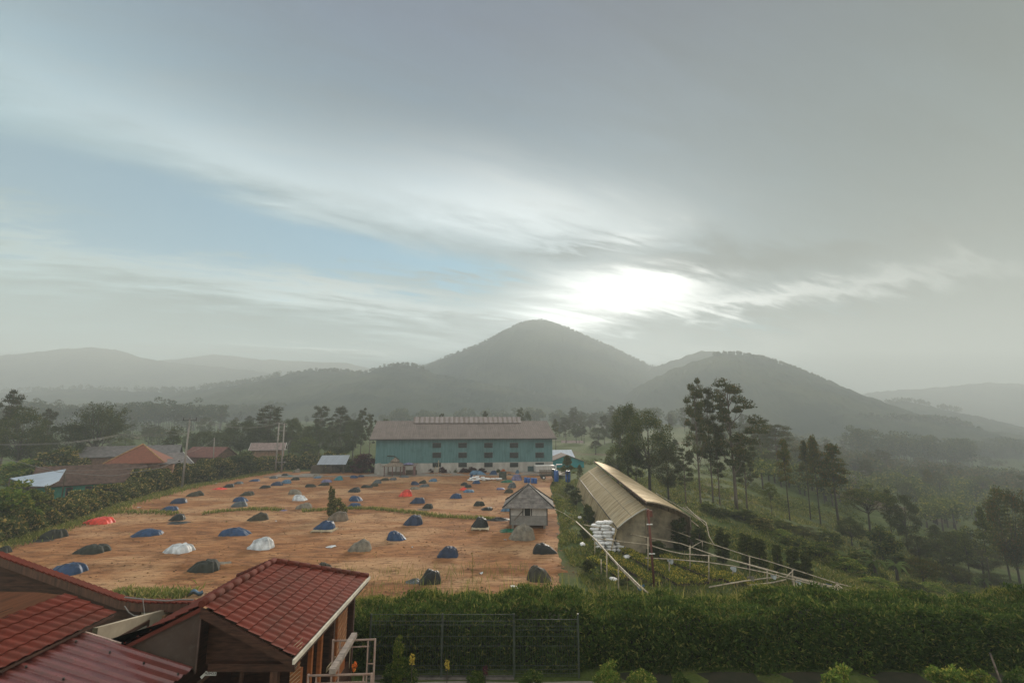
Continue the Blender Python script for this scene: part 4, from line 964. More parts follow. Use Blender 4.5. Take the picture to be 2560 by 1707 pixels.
def apron_clutter():
    rs = random.Random(9); b = onz(1214, 1203, 0)
    for i in range(26):
        k = i // 11; x = b.x + rs.uniform(-3.4, 3.2) * (1 - .12 * k); y = b.y + rs.uniform(-.6, .9)
        sack((x, y, 0.14 + k * 0.26), rs.uniform(-.5, .5), 'white bundle in the long low heap of sacks on the concrete before the warehouse', 'sacks heaped on the concrete', i, rs.uniform(.8, 1.1), rs.uniform(-.2, .2))
    for u, v, col, w, hh, t in ((1177, 1200, 'blue', 10, 12, 'blue sheet tent at the left end of the low sack heap'), (1195, 1189, 'lblue', 42, 9, 'pale blue sheeting piled behind the low sack heap'), (1232, 1189, 'blue', 20, 9, 'blue sheeting behind the right part of the low sack heap'), (1266, 1208, 'green', 30, 6, 'dark green sheet on the ground left of the blue barrels'),
                                (1290, 1203, 'violet', 26, 16, 'violet blue covered pile left of the row of blue barrels'), (1293, 1185, 'lblue', 10, 8, 'small pale blue bundle left of the green warehouse door'), (1010, 1195, 'slate', 24, 5, 'grey sheet on the ground in front of the lean-to')):
        bb = onz(u, v, 0); sc = F / bb.y; o = link('bundle', heap_mesh(w / sc, hh / sc, w / sc * .6, int(u)), tarp_mat(col), None, (bb.x, bb.y + w / sc * .25, 0.1)); tag(o, t, 'bundle', 'bundles on the concrete')
    # ladder like frame leaning at the wall
    bb = onz(1091, 1193, 0); m = MB(); m.tube([(-.5, 0, 0), (-.35, .3, 2.0), (0.35, .6, 3.5)], 0.05, 6); m.tube([(.35, 0, 0), (.38, .3, 3.4)], 0.05, 6)
    for z in (0.6, 1.2, 1.9): m.tube([(-.45, .1, z), (.38, .15, z)], 0.035, 6)
    tag(m.build('wooden_ladder', PALE, None, bb), 'pale wooden ladder frame standing in front of the white plinth', 'ladder')
apron_clutter()
# ---- the grey hut on the field
M_HTILE = mat('grey_brown_shingles', (0.165, 0.145, 0.13), 0.9, 0.25, 2.5, bump=0.2)
M_HUTW = mat('white_board', (0.52, 0.48, 0.44), 0.7, 0.12, 2.0); M_HUTL = mat('grey_board', (0.24, 0.225, 0.205), 0.8, 0.12, 2.0)
def hut():
    c = Vector((1.85, 54.9, 0)); root = empty('hut', c, R(-3), 'small white and grey hut with a pyramid shingle roof, standing on the field', 'hut')
    w, d = 4.15, 3.7; zt = ony(1324, 1266, 54.9).z; zm = ony(1324, 1288, 54.9).z; zb = 0.42
    cy_ = d / 2
    m = MB(); m.box((0, cy_, (zm + zt) / 2), (w, d, zt - zm)); m.build('upper_wall', M_HUTW, root)
    m = MB(); m.box((0, cy_, (zb + zm) / 2), (w + 0.05, d + 0.05, zm - zb)); m.build('lower_wall', M_HUTL, root)
    for x in (-w / 2, w / 2): m = MB(); m.box((x, -0.04, (zb + zt) / 2), (0.12, 0.12, zt - zb)); m.build('corner_post', M_STEEL, root)
    m = MB(); m.box((-0.15, -0.03, (zm + zt) / 2), (1.05, 0.08, zt - zm + 0.02)); wo = m.build('window', M_DARK, root)
    m = MB(); m.box((-0.50, -0.085, (zm + zt) / 2), (0.14, 0.04, zt - zm)); m.box((0.24, -0.085, (zm + zt) / 2), (0.07, 0.04, zt - zm)); m.build('frame', M_HUTW, wo)
    # hip roof in five overlapping courses
    W0, W1 = 5.75, 0.05; za, zc = zt - 0.08, 4.55; m = MB(); n = 5
    def ring(t, dz=0): w_ = W0 * (1 - t) + W1 * t; d_ = (d + 1.6) * (1 - t) + 0.05 * t; z = za + (zc - za) * t + dz; return [(-w_ / 2, cy_ - d_ / 2, z), (w_ / 2, cy_ - d_ / 2, z), (w_ / 2, cy_ + d_ / 2, z), (-w_ / 2, cy_ + d_ / 2, z)]
    for i in range(n):
        lo = ring(i / n, 0.05); hi = ring((i + 1) / n, 0.0); lob = ring(i / n, 0.0)
        for j in range(4):
            jj = (j + 1) % 4; m.poly([lo[j], lo[jj], hi[jj], hi[j]]); m.poly([lob[j], lob[jj], lo[jj], lo[j]])
    m.poly(ring(0)[::-1]); rf = m.build('roof', M_HTILE, root)
    r0 = ring(0, 0.09); tp = (0, cy_, zc + 0.08)
    for p in r0: q = MB(); q.tube([p, tp], 0.075, 6); q.build('ridge_cap', M_STEEL, rf)
    for x in (-w / 2 + .3, 0, w / 2 - .3):
        for y in (.3, d - .3): m = MB(); m.box((x, y, zb / 2), (0.22, 0.22, zb)); m.build('stilt', M_CONC, root)
    p = MB(); p.bar((-1.6, -0.8, 1.1), (-0.7, -0.08, 1.9), 0.07); tag(p.build('plank', WOOD, None, c), 'thin plank leaning on the front wall of the hut', 'plank')
hut()
# ---- greenhouse
def gh_mat():
    m = bpy.data.materials.new('greenhouse_plastic'); m.use_nodes = True; k = NT(m.node_tree); k.n.clear(); out = k.new('ShaderNodeOutputMaterial')
    tc = k.new('ShaderNodeTexCoord'); P = tc.outputs['Object']
    n = k.noise(k.vmul(P, (0.25, 2.2, 0.25)), 1.2, 7, 0.7, 0.4); n2 = k.noise(k.vmul(P, (0.5, .5, .5)), 0.6, 5, 0.65)
    c = k.ramp(n, [(0.36, (0.21, 0.140, 0.070)), (0.47, (0.41, 0.305, 0.165)), (0.62, (0.58, 0.475, 0.31))])
    c = k.mix(k.m('MULTIPLY', k.ss(n2, 0.55, 0.75), 0.45), c, (0.36, 0.38, 0.33, 1))
    d = k.new('ShaderNodeBsdfDiffuse'); t = k.new('ShaderNodeBsdfTranslucent'); g = k.new('ShaderNodeBsdfGlossy'); g.inputs['Roughness'].default_value = 0.5; g.inputs[0].default_value = (.85, .76, .62, 1)
    k.l.new(c, d.inputs[0]); k.l.new(k.mix(1.0, c, (1, .84, .58, 1), 'MULTIPLY'), t.inputs[0])
    bn = k.new('ShaderNodeBump'); bn.inputs['Strength'].default_value = 0.35; bn.inputs['Distance'].default_value = 0.12; k.l.new(n, bn.inputs['Height'])
    for q in (d, g): k.l.new(bn.outputs[0], q.inputs['Normal'])
    a = k.new('ShaderNodeMixShader'); a.inputs[0].default_value = 0.28; k.l.new(d.outputs[0], a.inputs[1]); k.l.new(t.outputs[0], a.inputs[2])
    fr = k.new('ShaderNodeFresnel'); fr.inputs[0].default_value = 1.12; k.l.new(bn.outputs[0], fr.inputs['Normal'])
    b = k.new('ShaderNodeMixShader'); k.l.new(k.m('MULTIPLY', fr.outputs[0], 0.12), b.inputs[0]); k.l.new(a.outputs[0], b.inputs[1]); k.l.new(g.outputs[0], b.inputs[2]); k.l.new(b.outputs[0], out.inputs[0]); return m
def greenhouse():
    GM = gh_mat(); NET = mat('shade_net', (0.30, 0.245, 0.165), 0.9, 0.25, 1.0); BAM = mat('bamboo', (0.42, 0.34, 0.24), 0.6, 0.25, 4)
    o0 = Vector((10.3, 48.2, 0)); root = empty('greenhouse', o0, 0, 'long tunnel greenhouse of beige plastic with a raised ridge flap', 'greenhouse')
    E0, E1 = Vector((0, 0, 1.5)), Vector((1.9, 40, 1.5)); R0, R1 = Vector((2.75, -0.9, 3.55)), Vector((5.6, 41.5, 3.55)); H0, H1 = Vector((2.35, -2.0, 4.40)), Vector((5.0, 41.5, 4.40)); K0, K1 = Vector((7.6, 1.0, 2.45)), Vector((10.0, 42.0, 2.45))
    def arch(A0, A1, B0, B1, bul, wave=0.0):
        def P(i, j):
            a = A0.lerp(A1, i); b = B0.lerp(B1, i); p = a.lerp(b, j); p.z += bul * 4 * j * (1 - j) * 0.9 + wave * math.sin(i * 41 * 2 * math.pi / 2.6) * (0.35 + 0.65 * (1 - j)) + 0.02 * math.sin(i * 130 + j * 9); return p
        return P
    m = MB(); m.grid(arch(E0, E1, R0, R1, 0.22, 0.02), 110, 12); m.build('left_roof', GM, root)
    m = MB(); m.grid(arch(H0, H1, K0, K1, 0.35, 0.05), 160, 12); m.build('right_roof', GM, root)
    m = MB(); m.grid(lambda i, j: (E0.lerp(E1, i) + Vector((0.02 - 0.75 * j + 0.05 * math.sin(i * 60), 0, -0.02 - j * 2.25 + 0.0))), 60, 4); m.build('side_sheet', GM, root)
    m = MB(); m.grid(lambda i, j: (K0.lerp(K1, i) + Vector((0.02 + 0.25 * j, 0, -0.02 - j * 3.4))), 40, 4); m.build('side_net', NET, root)
    m = MB(); m.tube([E0 + (E0 - E1).normalized() * 0.3 + Vector((0, 0, .02)), E1 + Vector((0, 0, .02))], 0.05, 6); m.build('eave_pole', M_STEEL, root)
    m = MB(); m.tube([H0 + Vector((0, 0, -.03)), H1 + Vector((0, 0, -.03))], 0.07, 6); m.bar(H0 + Vector((0.05, 0, -.14)), H1 + Vector((0.05, 0, -.14)), 0.05, 0.16); m.build('ridge_pole', mat('brown_pole', (0.15, 0.10, 0.075), 0.8, .2, 4), root)
    m = MB(); m.tube([E0.lerp(R0, 0.5) + Vector((0, 0, .22)), E1.lerp(R1, .5) + Vector((0, 0, .27))], 0.035, 6); m.build('strap', BAM, root)
    # arched hoops seen through the open front, dark netting further in
    for i in (0.0, 0.08, 0.2, 0.35, 0.5, 0.65, 0.8, 0.97):
        q = MB(); P = arch(E0, E1, R0, R1, 0.22); pts = [P(i, j / 8) - Vector((0, 0, 0.05)) for j in range(9)]; q.tube(pts, 0.035, 6)
        P = arch(H0, H1, K0, K1, 0.35); q.tube([P(i, j / 8) - Vector((0, 0, 0.08)) for j in range(9)], 0.035, 6); q.build('hoop', BAM, root)
    for i in range(6):
        t = i / 5; e = R0.lerp(R1, t); q = MB(); q.tube([(e.x, e.y, -0.9), (e.x, e.y, 4.3)], 0.05, 6); q.build('post', WOOD, root)
        e = K0.lerp(K1, t); q = MB(); q.tube([(e.x - .05, e.y, -1.2), (e.x - .05, e.y, 2.4)], 0.05, 6); q.build('post', WOOD, root)
    m = MB(); m.grid(lambda i, j: ((0.05 + 2.65 * i), -0.1 - 0.9 * i + 0.9, -0.75 + j * (2.2 + 2.0 * i - 0.5 * (2 * i - 1) ** 2 * 0.3)), 10, 6); m.build('front_net', NET, root)
    m = MB(); m.grid(lambda i, j: (2.75 + 4.8 * i, 1.6 + 0.6 * i, -0.85 + j * (4.35 - 1.0 * i * i - .6 * i)), 10, 6); m.build('front_net', NET, root)
    m = MB(); P = arch(E0, E1, R0, R1, 0.22); m.tube([P(0, j / 10) + Vector((0, -0.02, 0.02)) for j in range(11)], 0.05, 6); m.build('edge_roll', mat('pale_plastic_roll', (0.55, 0.52, 0.46), 0.4, .1, 3), root)
greenhouse()
# ---- village houses
RED_T = mat('orange_red_tiles', (0.23, 0.080, 0.045), 0.85, 0.3, 3.0, col2=(0.15, 0.055, 0.035)); BRN_T = mat('dark_brown_tiles', (0.105, 0.062, 0.046), 0.9, 0.25, 2.0); GRY_R = mat('grey_sheet_roof', (0.15, 0.135, 0.13), 0.8, 0.2, 1.5)
BRICK = mat('brown_brick', (0.17, 0.09, 0.06), 0.9, 0.25, 3); PLAS = mat('orange_plaster', (0.26, 0.145, 0.09), 0.9, 0.25, 1.5); TGRN = mat('teal_green_plaster', (0.055, 0.24, 0.175), 0.8, 0.12, 2); GLASS = mat('window_glass', (0.03, 0.04, 0.045), 0.1, 0.2, 2, spec=0.6); WHT = mat('white_paint', (0.70, 0.68, 0.64), 0.6, 0.08, 3); TCY = mat('cyan_plaster', (0.020, 0.26, 0.28), 0.7, 0.1, 2)
def house(name, label, u, v, y, size, hw, hr, rz, wall, roof, kind='gable', ov=0.6, windows=(), z=None, cat='house', barge=None):
    """u,v: photo point of the middle of the front eave; y: distance; wall height hw, roof rise hr; front = local -y"""
    p = ony(u, v, y); g = tz(p.x, p.y) if z is None else z
    root = empty(name, (p.x, p.y, p.z - hw), rz, label, cat); w, d = size
    base = (p.z - hw) - g
    m = MB(); m.box((0, d / 2, (hw - base) / 2 - 0.3), (w, d, hw + base + 0.6)); m.build('wall', wall, root)
    if kind == 'gable':
        m = MB(); s = hr / (d / 2); e = hw - ov * s
        m.slab([(-w / 2 - ov, -ov, e + .06), (w / 2 + ov, -ov, e + .06), (w / 2 + ov, d / 2, hw + hr + .06), (-w / 2 - ov, d / 2, hw + hr + .06)], 0.12)
        m.slab([(-w / 2 - ov, d + ov, e + .06), (w / 2 + ov, d + ov, e + .06), (w / 2 + ov, d / 2 + .003, hw + hr + .06), (-w / 2 - ov, d / 2 + .003, hw + hr + .06)], 0.12)
        ro = m.build('roof', roof, root)
        for x in (-w / 2, w / 2): q = MB(); q.slab([(x, 0.02, hw), (x, d - .02, hw), (x, d / 2, hw + hr - 0.1)], 0.12, Vector((math.copysign(1, x), 0, 0))); q.build('gable', wall, root)
        if barge:
            for x in (-w / 2 - ov - .04, w / 2 + ov + .04):
                q = MB(); q.bar((x, -ov, e), (x, d / 2, hw + hr), 0.05, 0.28); q.bar((x, d + ov, e), (x, d / 2, hw + hr), 0.05, 0.28); q.build('barge_board', barge, ro)
    else:
        ro = roofed(root, 0, d / 2, w + 2 * ov, d + 2 * ov, hw - 0.05, hw + hr, roof)
        if barge:
            for sx in (-1, 1):
                q = MB(); q.tube([(sx * (w / 2 + ov), -ov, hw), (0, d / 2, hw + hr + .05)], 0.12, 6); q.build('ridge_cap', barge, ro)
    for (sx, z0, ww, hh) in windows:
        q = MB(); q.box((sx, -0.03, z0 + hh / 2), (ww, 0.12, hh)); wo = q.build('window', M_POST if barge is None else WHT, root)
        q = MB(); q.box((sx, -0.10, z0 + hh / 2), (ww - .2, 0.04, hh - .2)); q.build('pane', GLASS, wo)
    return root
h1 = house('farmhouse', 'low house with a long dark brown roof and teal green wall behind the hedge', 228, 1203, 76, (12.5, 6.5), 2.8, 2.3, R(38), TGRN, BRN_T, windows=((-2.4, 0.6, 0.8, 1.5), (-0.2, 0.6, 0.8, 1.5)))
house('brick_house', 'two storey brick house with an orange red pyramid roof and yellow ridge caps', 338, 1156, 82, (7.0, 6.4), 5.2, 2.9, R(24), BRICK, RED_T, 'hip', 0.7, ((-1.8, 2.6, 1.3, 2.0), (0.6, 2.6, 1.0, 2.0)), barge=mat('yellow_ridge', (0.34, 0.19, 0.08), 0.8, .2, 3))
house('plaster_annex', 'orange plastered annex with a flat grey roof right of the red pyramid roof', 400, 1158, 84, (3.8, 4.6), 4.2, 0.5, R(28), PLAS, GRY_R, 'gable', 0.5, ((-0.6, 1.0, 1.0, 2.2),))
house('grey_roof_house', 'house with a grey sheet roof and white barge boards behind the leaning pole', 435, 1163, 92, (6.5, 7), 3.6, 2.1, R(68), BRICK, GRY_R, 'gable', 0.5, (), barge=WHT)
house('grey_roof_house', 'long grey roofed house behind the red pyramid roof', 320, 1138, 108, (18, 8), 4.0, 1.9, R(30), BRICK, GRY_R, 'gable', 0.5)
house('village_house', 'far house with a dull red roof between two trees behind the hedge', 497, 1140, 118, (9, 7), 3.6, 2.0, R(-8), BRICK, mat('dull_red_roof', (0.16, 0.065, 0.05), .9, .2, 2), 'gable', .5)
house('village_house', 'small house with a pinkish grey roof left of the twin poles', 668, 1122, 132, (7.5, 6), 4, 1.5, R(20), PLAS, mat('pinkish_roof', (0.26, 0.19, 0.17), .9, .2, 2), 'gable', .7, barge=WHT)
def blue_tin():
    y = 66; pts = [ony(25, 1195, y + 5), ony(165, 1172, y + 6), ony(148, 1200, y), ony(118, 1215, y - 3), ony(80, 1214, y - 2)]
    c = Vector((pts[2].x, pts[2].y, 0)); root = empty('tin_canopy', c, 0, 'pale blue white tin canopy roof left of the brown roofed house', 'canopy')
    m = MB(); a, b2, c2, d2, e2 = [p - c for p in pts]
    m.slab([a, e2, d2, c2, b2][::-1], 0.08); m.build('roof', corr_mat('pale_blue_tin', (0.46, 0.52, 0.60), (0.34, 0.38, 0.44), 0.4, 0, 0.4, 0.1, 0.3), root)
    for p in (a, b2, d2): q = MB(); q.tube([(p.x, p.y, tz(p.x + c.x, p.y + c.y) - .1), (p.x, p.y, p.z - .05)], 0.08, 6); q.build('post', WOOD, root)
blue_tin()
house('teal_house', 'cyan house with a low pinkish brown gable roof right of the warehouse', 1452, 1150, 128, (7.0, 9), 3.9, 1.7, R(95), TCY, mat('pinkish_brown_roof', (0.23, 0.165, 0.14), .8, .2, 2), 'gable', .6, ((-1.5, 1.0, 2.0, 1.1),))
house('white_roof_house', 'building with a bright pale sheet roof just right of the warehouse', 1398, 1146, 140, (9.0, 7), 4.2, 2.2, R(12), BRICK, corr_mat('bright_sheet', (0.62, 0.66, 0.72), (0.5, 0.54, 0.6), .4, 0, .4, .1, .1), 'gable', .5)
for u, v, y, w, c_, t, rz in ((1455, 1128, 190, 14, 'dull_red_roof', 'far house with a long dull red roof right of the warehouse', 5), (1430, 1112, 215, 9, 'pinkish_roof', 'far house with a bright flat roof edge above the dull red one', -10), (1400, 1110, 240, 12, 'pinkish_roof', 'distant brown roofed house beside the warehouse roof end', 15)):
    house('village_house', t, u, v, y, (w, 7), 3.2, 1.8, R(rz), BRICK, MATS[c_], 'gable', .5)
for i, (u, v, y, w, c_, t) in enumerate(((2325, 1282, 210, 7, 'white_paint', 'small white house low in the misty valley'), (2388, 1282, 214, 8, 'pinkish_roof', 'small pale house right of the white one in the valley'), (2120, 1195, 150, 5, 'grey_sheet_roof', 'small grey shed on the terraced slope below the tall eucalyptus'),
        (2440, 1148, 420, 14, 'dull_red_roof', 'reddish roofed house on the far valley side'), (2530, 1160, 430, 16, 'pinkish_roof', 'pale roofed house at the right edge of the far valley side'), (2470, 1146, 440, 10, 'white_paint', 'tiny white house between two far roofs on the valley side'), (2510, 1162, 415, 9, 'white_paint', 'tiny white house below the pale far roof at right'))):
    house('valley_house', t, u, v, y, (w, w * .6), 2.8, 1.4, R(10 * i - 20), WHT if i % 2 else PLAS, MATS[c_], 'gable', .5)
# ---- poles and wires
CPOLE = mat('concrete_pole', (0.27, 0.24, 0.21), 0.85, 0.2, 2, stretch=(1, 1, .3)); RUST = mat('rusty_pipe', (0.17, 0.055, 0.035), 0.8, 0.3, 5, col2=(0.10, 0.04, 0.03)); WIRE = mat('grey_cable', (0.20, 0.185, 0.17), 0.6, 0.1, 3)
def upole():
    b = onz(454, 1222, 0); t = ony(475, 1047, b.y); root = empty('utility_pole', b, 0, 'tall leaning concrete utility pole with a crossarm at the left hedge', 'utility pole')
    top = t - b; m = MB(); m.tube([(0, 0, -.3), top * 0.5, top], [0.20, 0.16, 0.12], 10); m.build('pole', CPOLE, root)
    s = (ony(490, 1049, b.y) - ony(456, 1049, b.y)).length / 2
    m = MB(); m.box((top.x, 0, top.z - 0.25), (2 * s, 0.14, 0.14)); m.build('crossarm', M_STEEL, root)
    for x in (-s + .08, 0, s - .08): m = MB(); m.tube([(top.x + x, 0, top.z - .2), (top.x + x, 0, top.z + .28)], 0.07, 8); m.build('insulator', M_STEEL, root)
    L = ony(422, 1077, b.y) - b; k = ony(468, 1084, b.y) - b; m = MB(); m.tube([k, L.lerp(k, .3), L], [0.035, 0.035, 0.03], 6); lo = m.build('lamp_arm', CPOLE, root); m = MB(); m.box(L + Vector((-.2, 0, -.05)), (0.7, 0.22, 0.12)); m.build('lamp_head', CPOLE, lo)
    return b, top + b, s
PB, PT, PS = upole()
def twin():
    b = onz(692, 1182, 0); y = b.y; root = empty('twin_pole', b, 0, 'pair of concrete poles joined by crossbars with braces beside the hedge', 'utility pole')
    P = lambda u, v: ony(u, v, y) - b
    for a, c in (((688, 1182), (698, 1056)), ((703, 1182), (711, 1058))): m = MB(); m.tube([P(*a), P(*c)], [0.19, 0.13], 8); m.build('pole', CPOLE, root)
    for v in (1076, 1155, 1060): m = MB(); m.bar(P(688 + (1182 - v) * .075, v), P(714 + (1182 - v) * .02, v), 0.16); m.build('crossbar', CPOLE, root)
    for a, c in (((707, 1106), (716, 1124)), ((716, 1124), (704, 1128)), ((726, 1100), (718, 1115))): m = MB(); m.bar(P(*a), P(*c), 0.10); m.build('brace', CPOLE, root)
    for u in (694, 702, 709): m = MB(); m.tube([P(u, 1061), P(u, 1055)], .08, 6); m.build('insulator', M_STEEL, root)
    return b
TB = twin()
def thinpole(u, v0, v1, y, label):
    b = ony(u, v0, y); t = ony(u + 2, v1, y); root = empty('utility_pole', b, 0, label, 'utility pole'); m = MB(); m.tube([(0, 0, -1), t - b], .11, 8); m.build('pole', CPOLE, root); m = MB(); m.bar(Vector((-.6, 0, 0)) + (t - b) * .96, Vector((.6, 0, 0)) + (t - b) * .96, .08); m.build('crossarm', M_STEEL, root)
thinpole(534, 1150, 1094, 108, 'thin pole beyond the hedge, between the leaning pole and the twin poles')
thinpole(2466, 1118, 1096, 520, 'tiny far pole on the ridge line at the right')
def wire(pts, r, label, sag=0.0, loose=False):
    m = MB(); P = []
    for a, c in zip(pts[:-1], pts[1:]):
        a, c = Vector(a), Vector(c); n = 14
        for i in range(n): t = i / n; p = a.lerp(c, t); p.z -= sag * 4 * t * (1 - t); P.append(p)
    P.append(Vector(pts[-1])); m.tube(P, r, 5); tag(m.build('overhead_wire', WIRE), label, 'wire', 'overhead wires')
for x, t in ((-PS + .08, 'left'), (0.0, 'middle'), (PS - .08, 'right')):
    wire([PT + Vector((x, 0, .28)), ony(694 + (x + PS) * 5, 1056, TB.y)], 0.018, 'wire from the %s insulator of the leaning pole to the twin poles' % t, 1.5)
wire([ony(-60, 1113, 60), ony(0, 1110, 62), ony(180, 1104, 68), ony(300, 1085, 80), PT + Vector((-.15, 0, -2.6))], 0.03, 'long wire rising from the left picture edge to the leaning pole, upper one', 0.12)
wire([ony(-60, 1114, 60.5), ony(0, 1111.5, 62.5), ony(180, 1106.5, 68.5), ony(300, 1088, 80.5), PT + Vector((-.15, 0, -2.8))], 0.03, 'long wire rising from the left picture edge to the leaning pole, lower one', 0.12)
wire([ony(-20, 1148, 62), ony(28, 1149, 63), ony(150, 1180, 65), ony(280, 1189, 70), ony(400, 1169, 78), PT + Vector((-.45, 0, -6.9))], 0.035, 'thick sagging cable in front of the brown roofed house', 0.05)
wire([ony(158, 1176, 66), ony(300, 1172, 71), ony(400, 1160, 78), PT + Vector((-.45, 0, -6.5))], 0.02, 'thin cable above the thick one, in front of the brown roof', 0.05)
wire([PT + Vector((-.4, 0, -6.0)), ony(534, 1098, 108)], 0.02, 'cable from the leaning pole to the thin pole beyond the hedge', 0.5)
wire([ony(534, 1098, 108), ony(694, 1098, TB.y)], 0.02, 'cable from the thin pole to the twin poles', 0.8)
# ---- bamboo frame over the nursery
def onraise(u, v, h):
    r = ray(u, v); t = 24.0
    while t < 220:
        if CZ + r.z * t < tz(r.x * t, r.y * t) + h: break
        t *= 1.004
    return Vector((r.x * t, r.y * t, CZ + r.z * t))
def bamboo():
    BAM = MATS['bamboo']; o = Vector((10, 42, 0)); root = empty('trellis', o, 0, 'long sagging trellis of bamboo rails on posts over the nursery beds', 'trellis')
    rails = [([(1440, 1303), (1487, 1347), (1517, 1380), (1546, 1412), (1600, 1465), (1628, 1488)], .055, 1.7), ([(1442, 1305), (1490, 1352), (1520, 1386), (1548, 1418), (1600, 1471)], .04, 1.6),
        ([(1460, 1311), (1540, 1327), (1619, 1343), (1702, 1358), (1793, 1390), (1856, 1407), (1920, 1425), (2060, 1460), (2150, 1481), (2205, 1493)], .045, 1.7),
        ([(1494, 1346), (1560, 1354), (1619, 1361), (1673, 1377), (1707, 1384), (1790, 1390), (1856, 1406), (1920, 1423), (1990, 1445), (2060, 1463), (2130, 1480)], .045, 1.65),
        ([(1536, 1294), (1619, 1311), (1670, 1321), (1753, 1351), (1804, 1367), (1867, 1388), (1920, 1402), (2091, 1457), (2200, 1484), (2319, 1511)], .035, 1.9),
        ([(1611, 1394), (1676, 1397), (1770, 1405), (1836, 1415), (1920, 1432), (1990, 1450), (2100, 1476), (2176, 1492)], .04, 1.6),
        ([(1773, 1467), (1860, 1452), (1920, 1444), (1948, 1443)], .05, 1.0), ([(1873, 1462), (1930, 1456), (1965, 1448)], .045, 1.0),
        ([(1722, 1371), (1754, 1353)], .035, 1.75), ([(1966, 1441), (1984, 1424)], .035, 1.75), ([(2110, 1478), (2143, 1469)], .035, 1.7), ([(2093, 1459), (2130, 1490)], .03, 1.7), ([(2093, 1457), (2078, 1478)], .03, 1.7),
        ([(1384, 1300 - 30), (1410, 1283), (1440, 1303)], .02, 1.3)]
    for pts, r, h in rails:
        m = MB(); P = [onraise(u, v, h) - o for u, v in pts]; m.tube(P, r, 6); m.build('rail', BAM, root)
    posts = [(1487, 1347, 1391), (1517, 1380, 1460), (1546, 1413, 1480), (1673, 1398, 1441), (1725, 1365, 1428), (1756, 1352, 1400), (1772, 1390, 1457), (1832, 1416, 1446), (1874, 1390, 1437), (1985, 1447, 1485), (1981, 1424, 1465), (1918, 1425, 1474), (1992, 1449, 1484), (2093, 1457, 1490), (1620, 1345, 1430), (1503, 1400, 1440), (2040, 1457, 1488)]
    for u, v0, v1 in posts:
        b = hit(u, v1); t = ony(u, v0, b.y); m = MB(); m.tube([b - o + Vector((0, 0, -.15)), t - o + Vector((0, 0, .06))], .05, 6); m.build('post', BAM, root)
    for u, v, c in ((1602, 1463, 'lblue'), (1676, 1399, 'white'), (1833, 1418, 'white'), (1996, 1450, 'white'), (1934, 1436, 'white'), (2072, 1460, 'lblue'), (2088, 1482, 'white'), (2310, 1509, 'white'), (1876, 1441, 'grey')):
        p = onraise(u, v, 1.55) - o; m = MB(); m.grid(lambda i, j: (p.x + (i - .5) * .55, p.y + .1 * math.sin(9 * i + u), p.z + .05 - j * (.25 + .12 * math.sin(5 * i + u)) * (1 if c != 'x' else 1)), 8, 5); m.build('tied_rag', tarp_mat(c), root)
    b = hit(1636, 1466); t = ony(1620, 1272, b.y); root2 = empty('iron_post', b, 0, 'tall rusty red iron post standing in the nursery', 'post')
    m = MB(); m.tube([(0, 0, -.2), t - b], .09, 10); m.build('pole', RUST, root2); m = MB(); m.box((t - b) + Vector((.1, 0, -.35)), (.45, .12, .5)); m.build('bracket', RUST, root2)
    for f in (.80, .42): m = MB(); m.tube([(t - b) * f + Vector((-.22, -.05, 0)), (t - b) * f + Vector((.24, -.05, 0))], .05, 6); m.build('insulator', WHT, root2)
    pr = [(1708, 1268), (1740, 1288), (1765, 1306), (1773, 1340), (1795, 1378)]; m = MB(); m.tube([onraise(u, v, 1.5 if i < 4 else .2) for i, (u, v) in enumerate(pr)], .05, 6); tag(m.build('bamboo_pole', BAM), 'single bent bamboo pole right of the greenhouse front', 'pole')
    for i, pr in enumerate(([(1628, 1230), (1700, 1278), (1752, 1320)], [(1640, 1232), (1712, 1274), (1750, 1300)], [(1716, 1266), (1770, 1318)])):
        m = MB(); m.tube([onraise(u, v, 1.9) for u, v in pr], .045, 6); tag(m.build('bamboo_pole', BAM), ('long bamboo pole along the far side of the greenhouse, inner one', 'long bamboo pole along the far side of the greenhouse, outer one', 'short bamboo pole at the right corner of the greenhouse')[i], 'pole')
bamboo()
# ------------------------------------------------------------------ trees and bushes
TP = plant_px
# right: the tall group
TP('euc', 1, 1752, 1259, 1737, 950, 84, 'tall slender eucalyptus, leftmost and highest of the tall group at right')
TP('euc', 2, 1783, 1256, 1772, 972, 72, 'tall eucalyptus in the middle of the tall group at right')
TP('euc', 3, 1842, 1275, 1822, 958, 150, 'broadest tall eucalyptus, right one of the tall group at right')
TP('euc', 4, 1800, 1262, 1793, 1060, 66, 'lower eucalyptus with a thin trunk inside the tall group')
TP('euc', 5, 1868, 1272, 1862, 1085, 70, 'lower eucalyptus at the right foot of the tall group')
TP('euc', 6, 1715, 1258, 1708, 1120, 66, 'small eucalyptus at the left foot of the tall group')
TP('round', 1, 1625, 1240, 1622, 1022, 146, 'big dense round tree behind the greenhouse')
TP('round', 2, 1572, 1225, 1577, 1000, 82, 'tall dense tree just left of the big round tree behind the greenhouse')
TP('round', 3, 1672, 1250, 1672, 1115, 90, 'dark bushy tree between the big round tree and the tall eucalyptus', leaf='euc')
TP('round', 1, 1545, 1215, 1540, 1110, 80, 'green bushy tree behind the greenhouse roof, left of the dense trees', leaf='umb')
TP('euc', 2, 1592, 1235, 1590, 1120, 60, 'small dark tree in front of the big round tree behind the greenhouse')
TP('cone', 1, 1420, 1222, 1427, 1136, 46, 'yellow green cypress like tree beside the truck')
TP('cone', 2, 1450, 1222, 1452, 1160, 24, 'small orange tipped tree right of the cypress like tree')
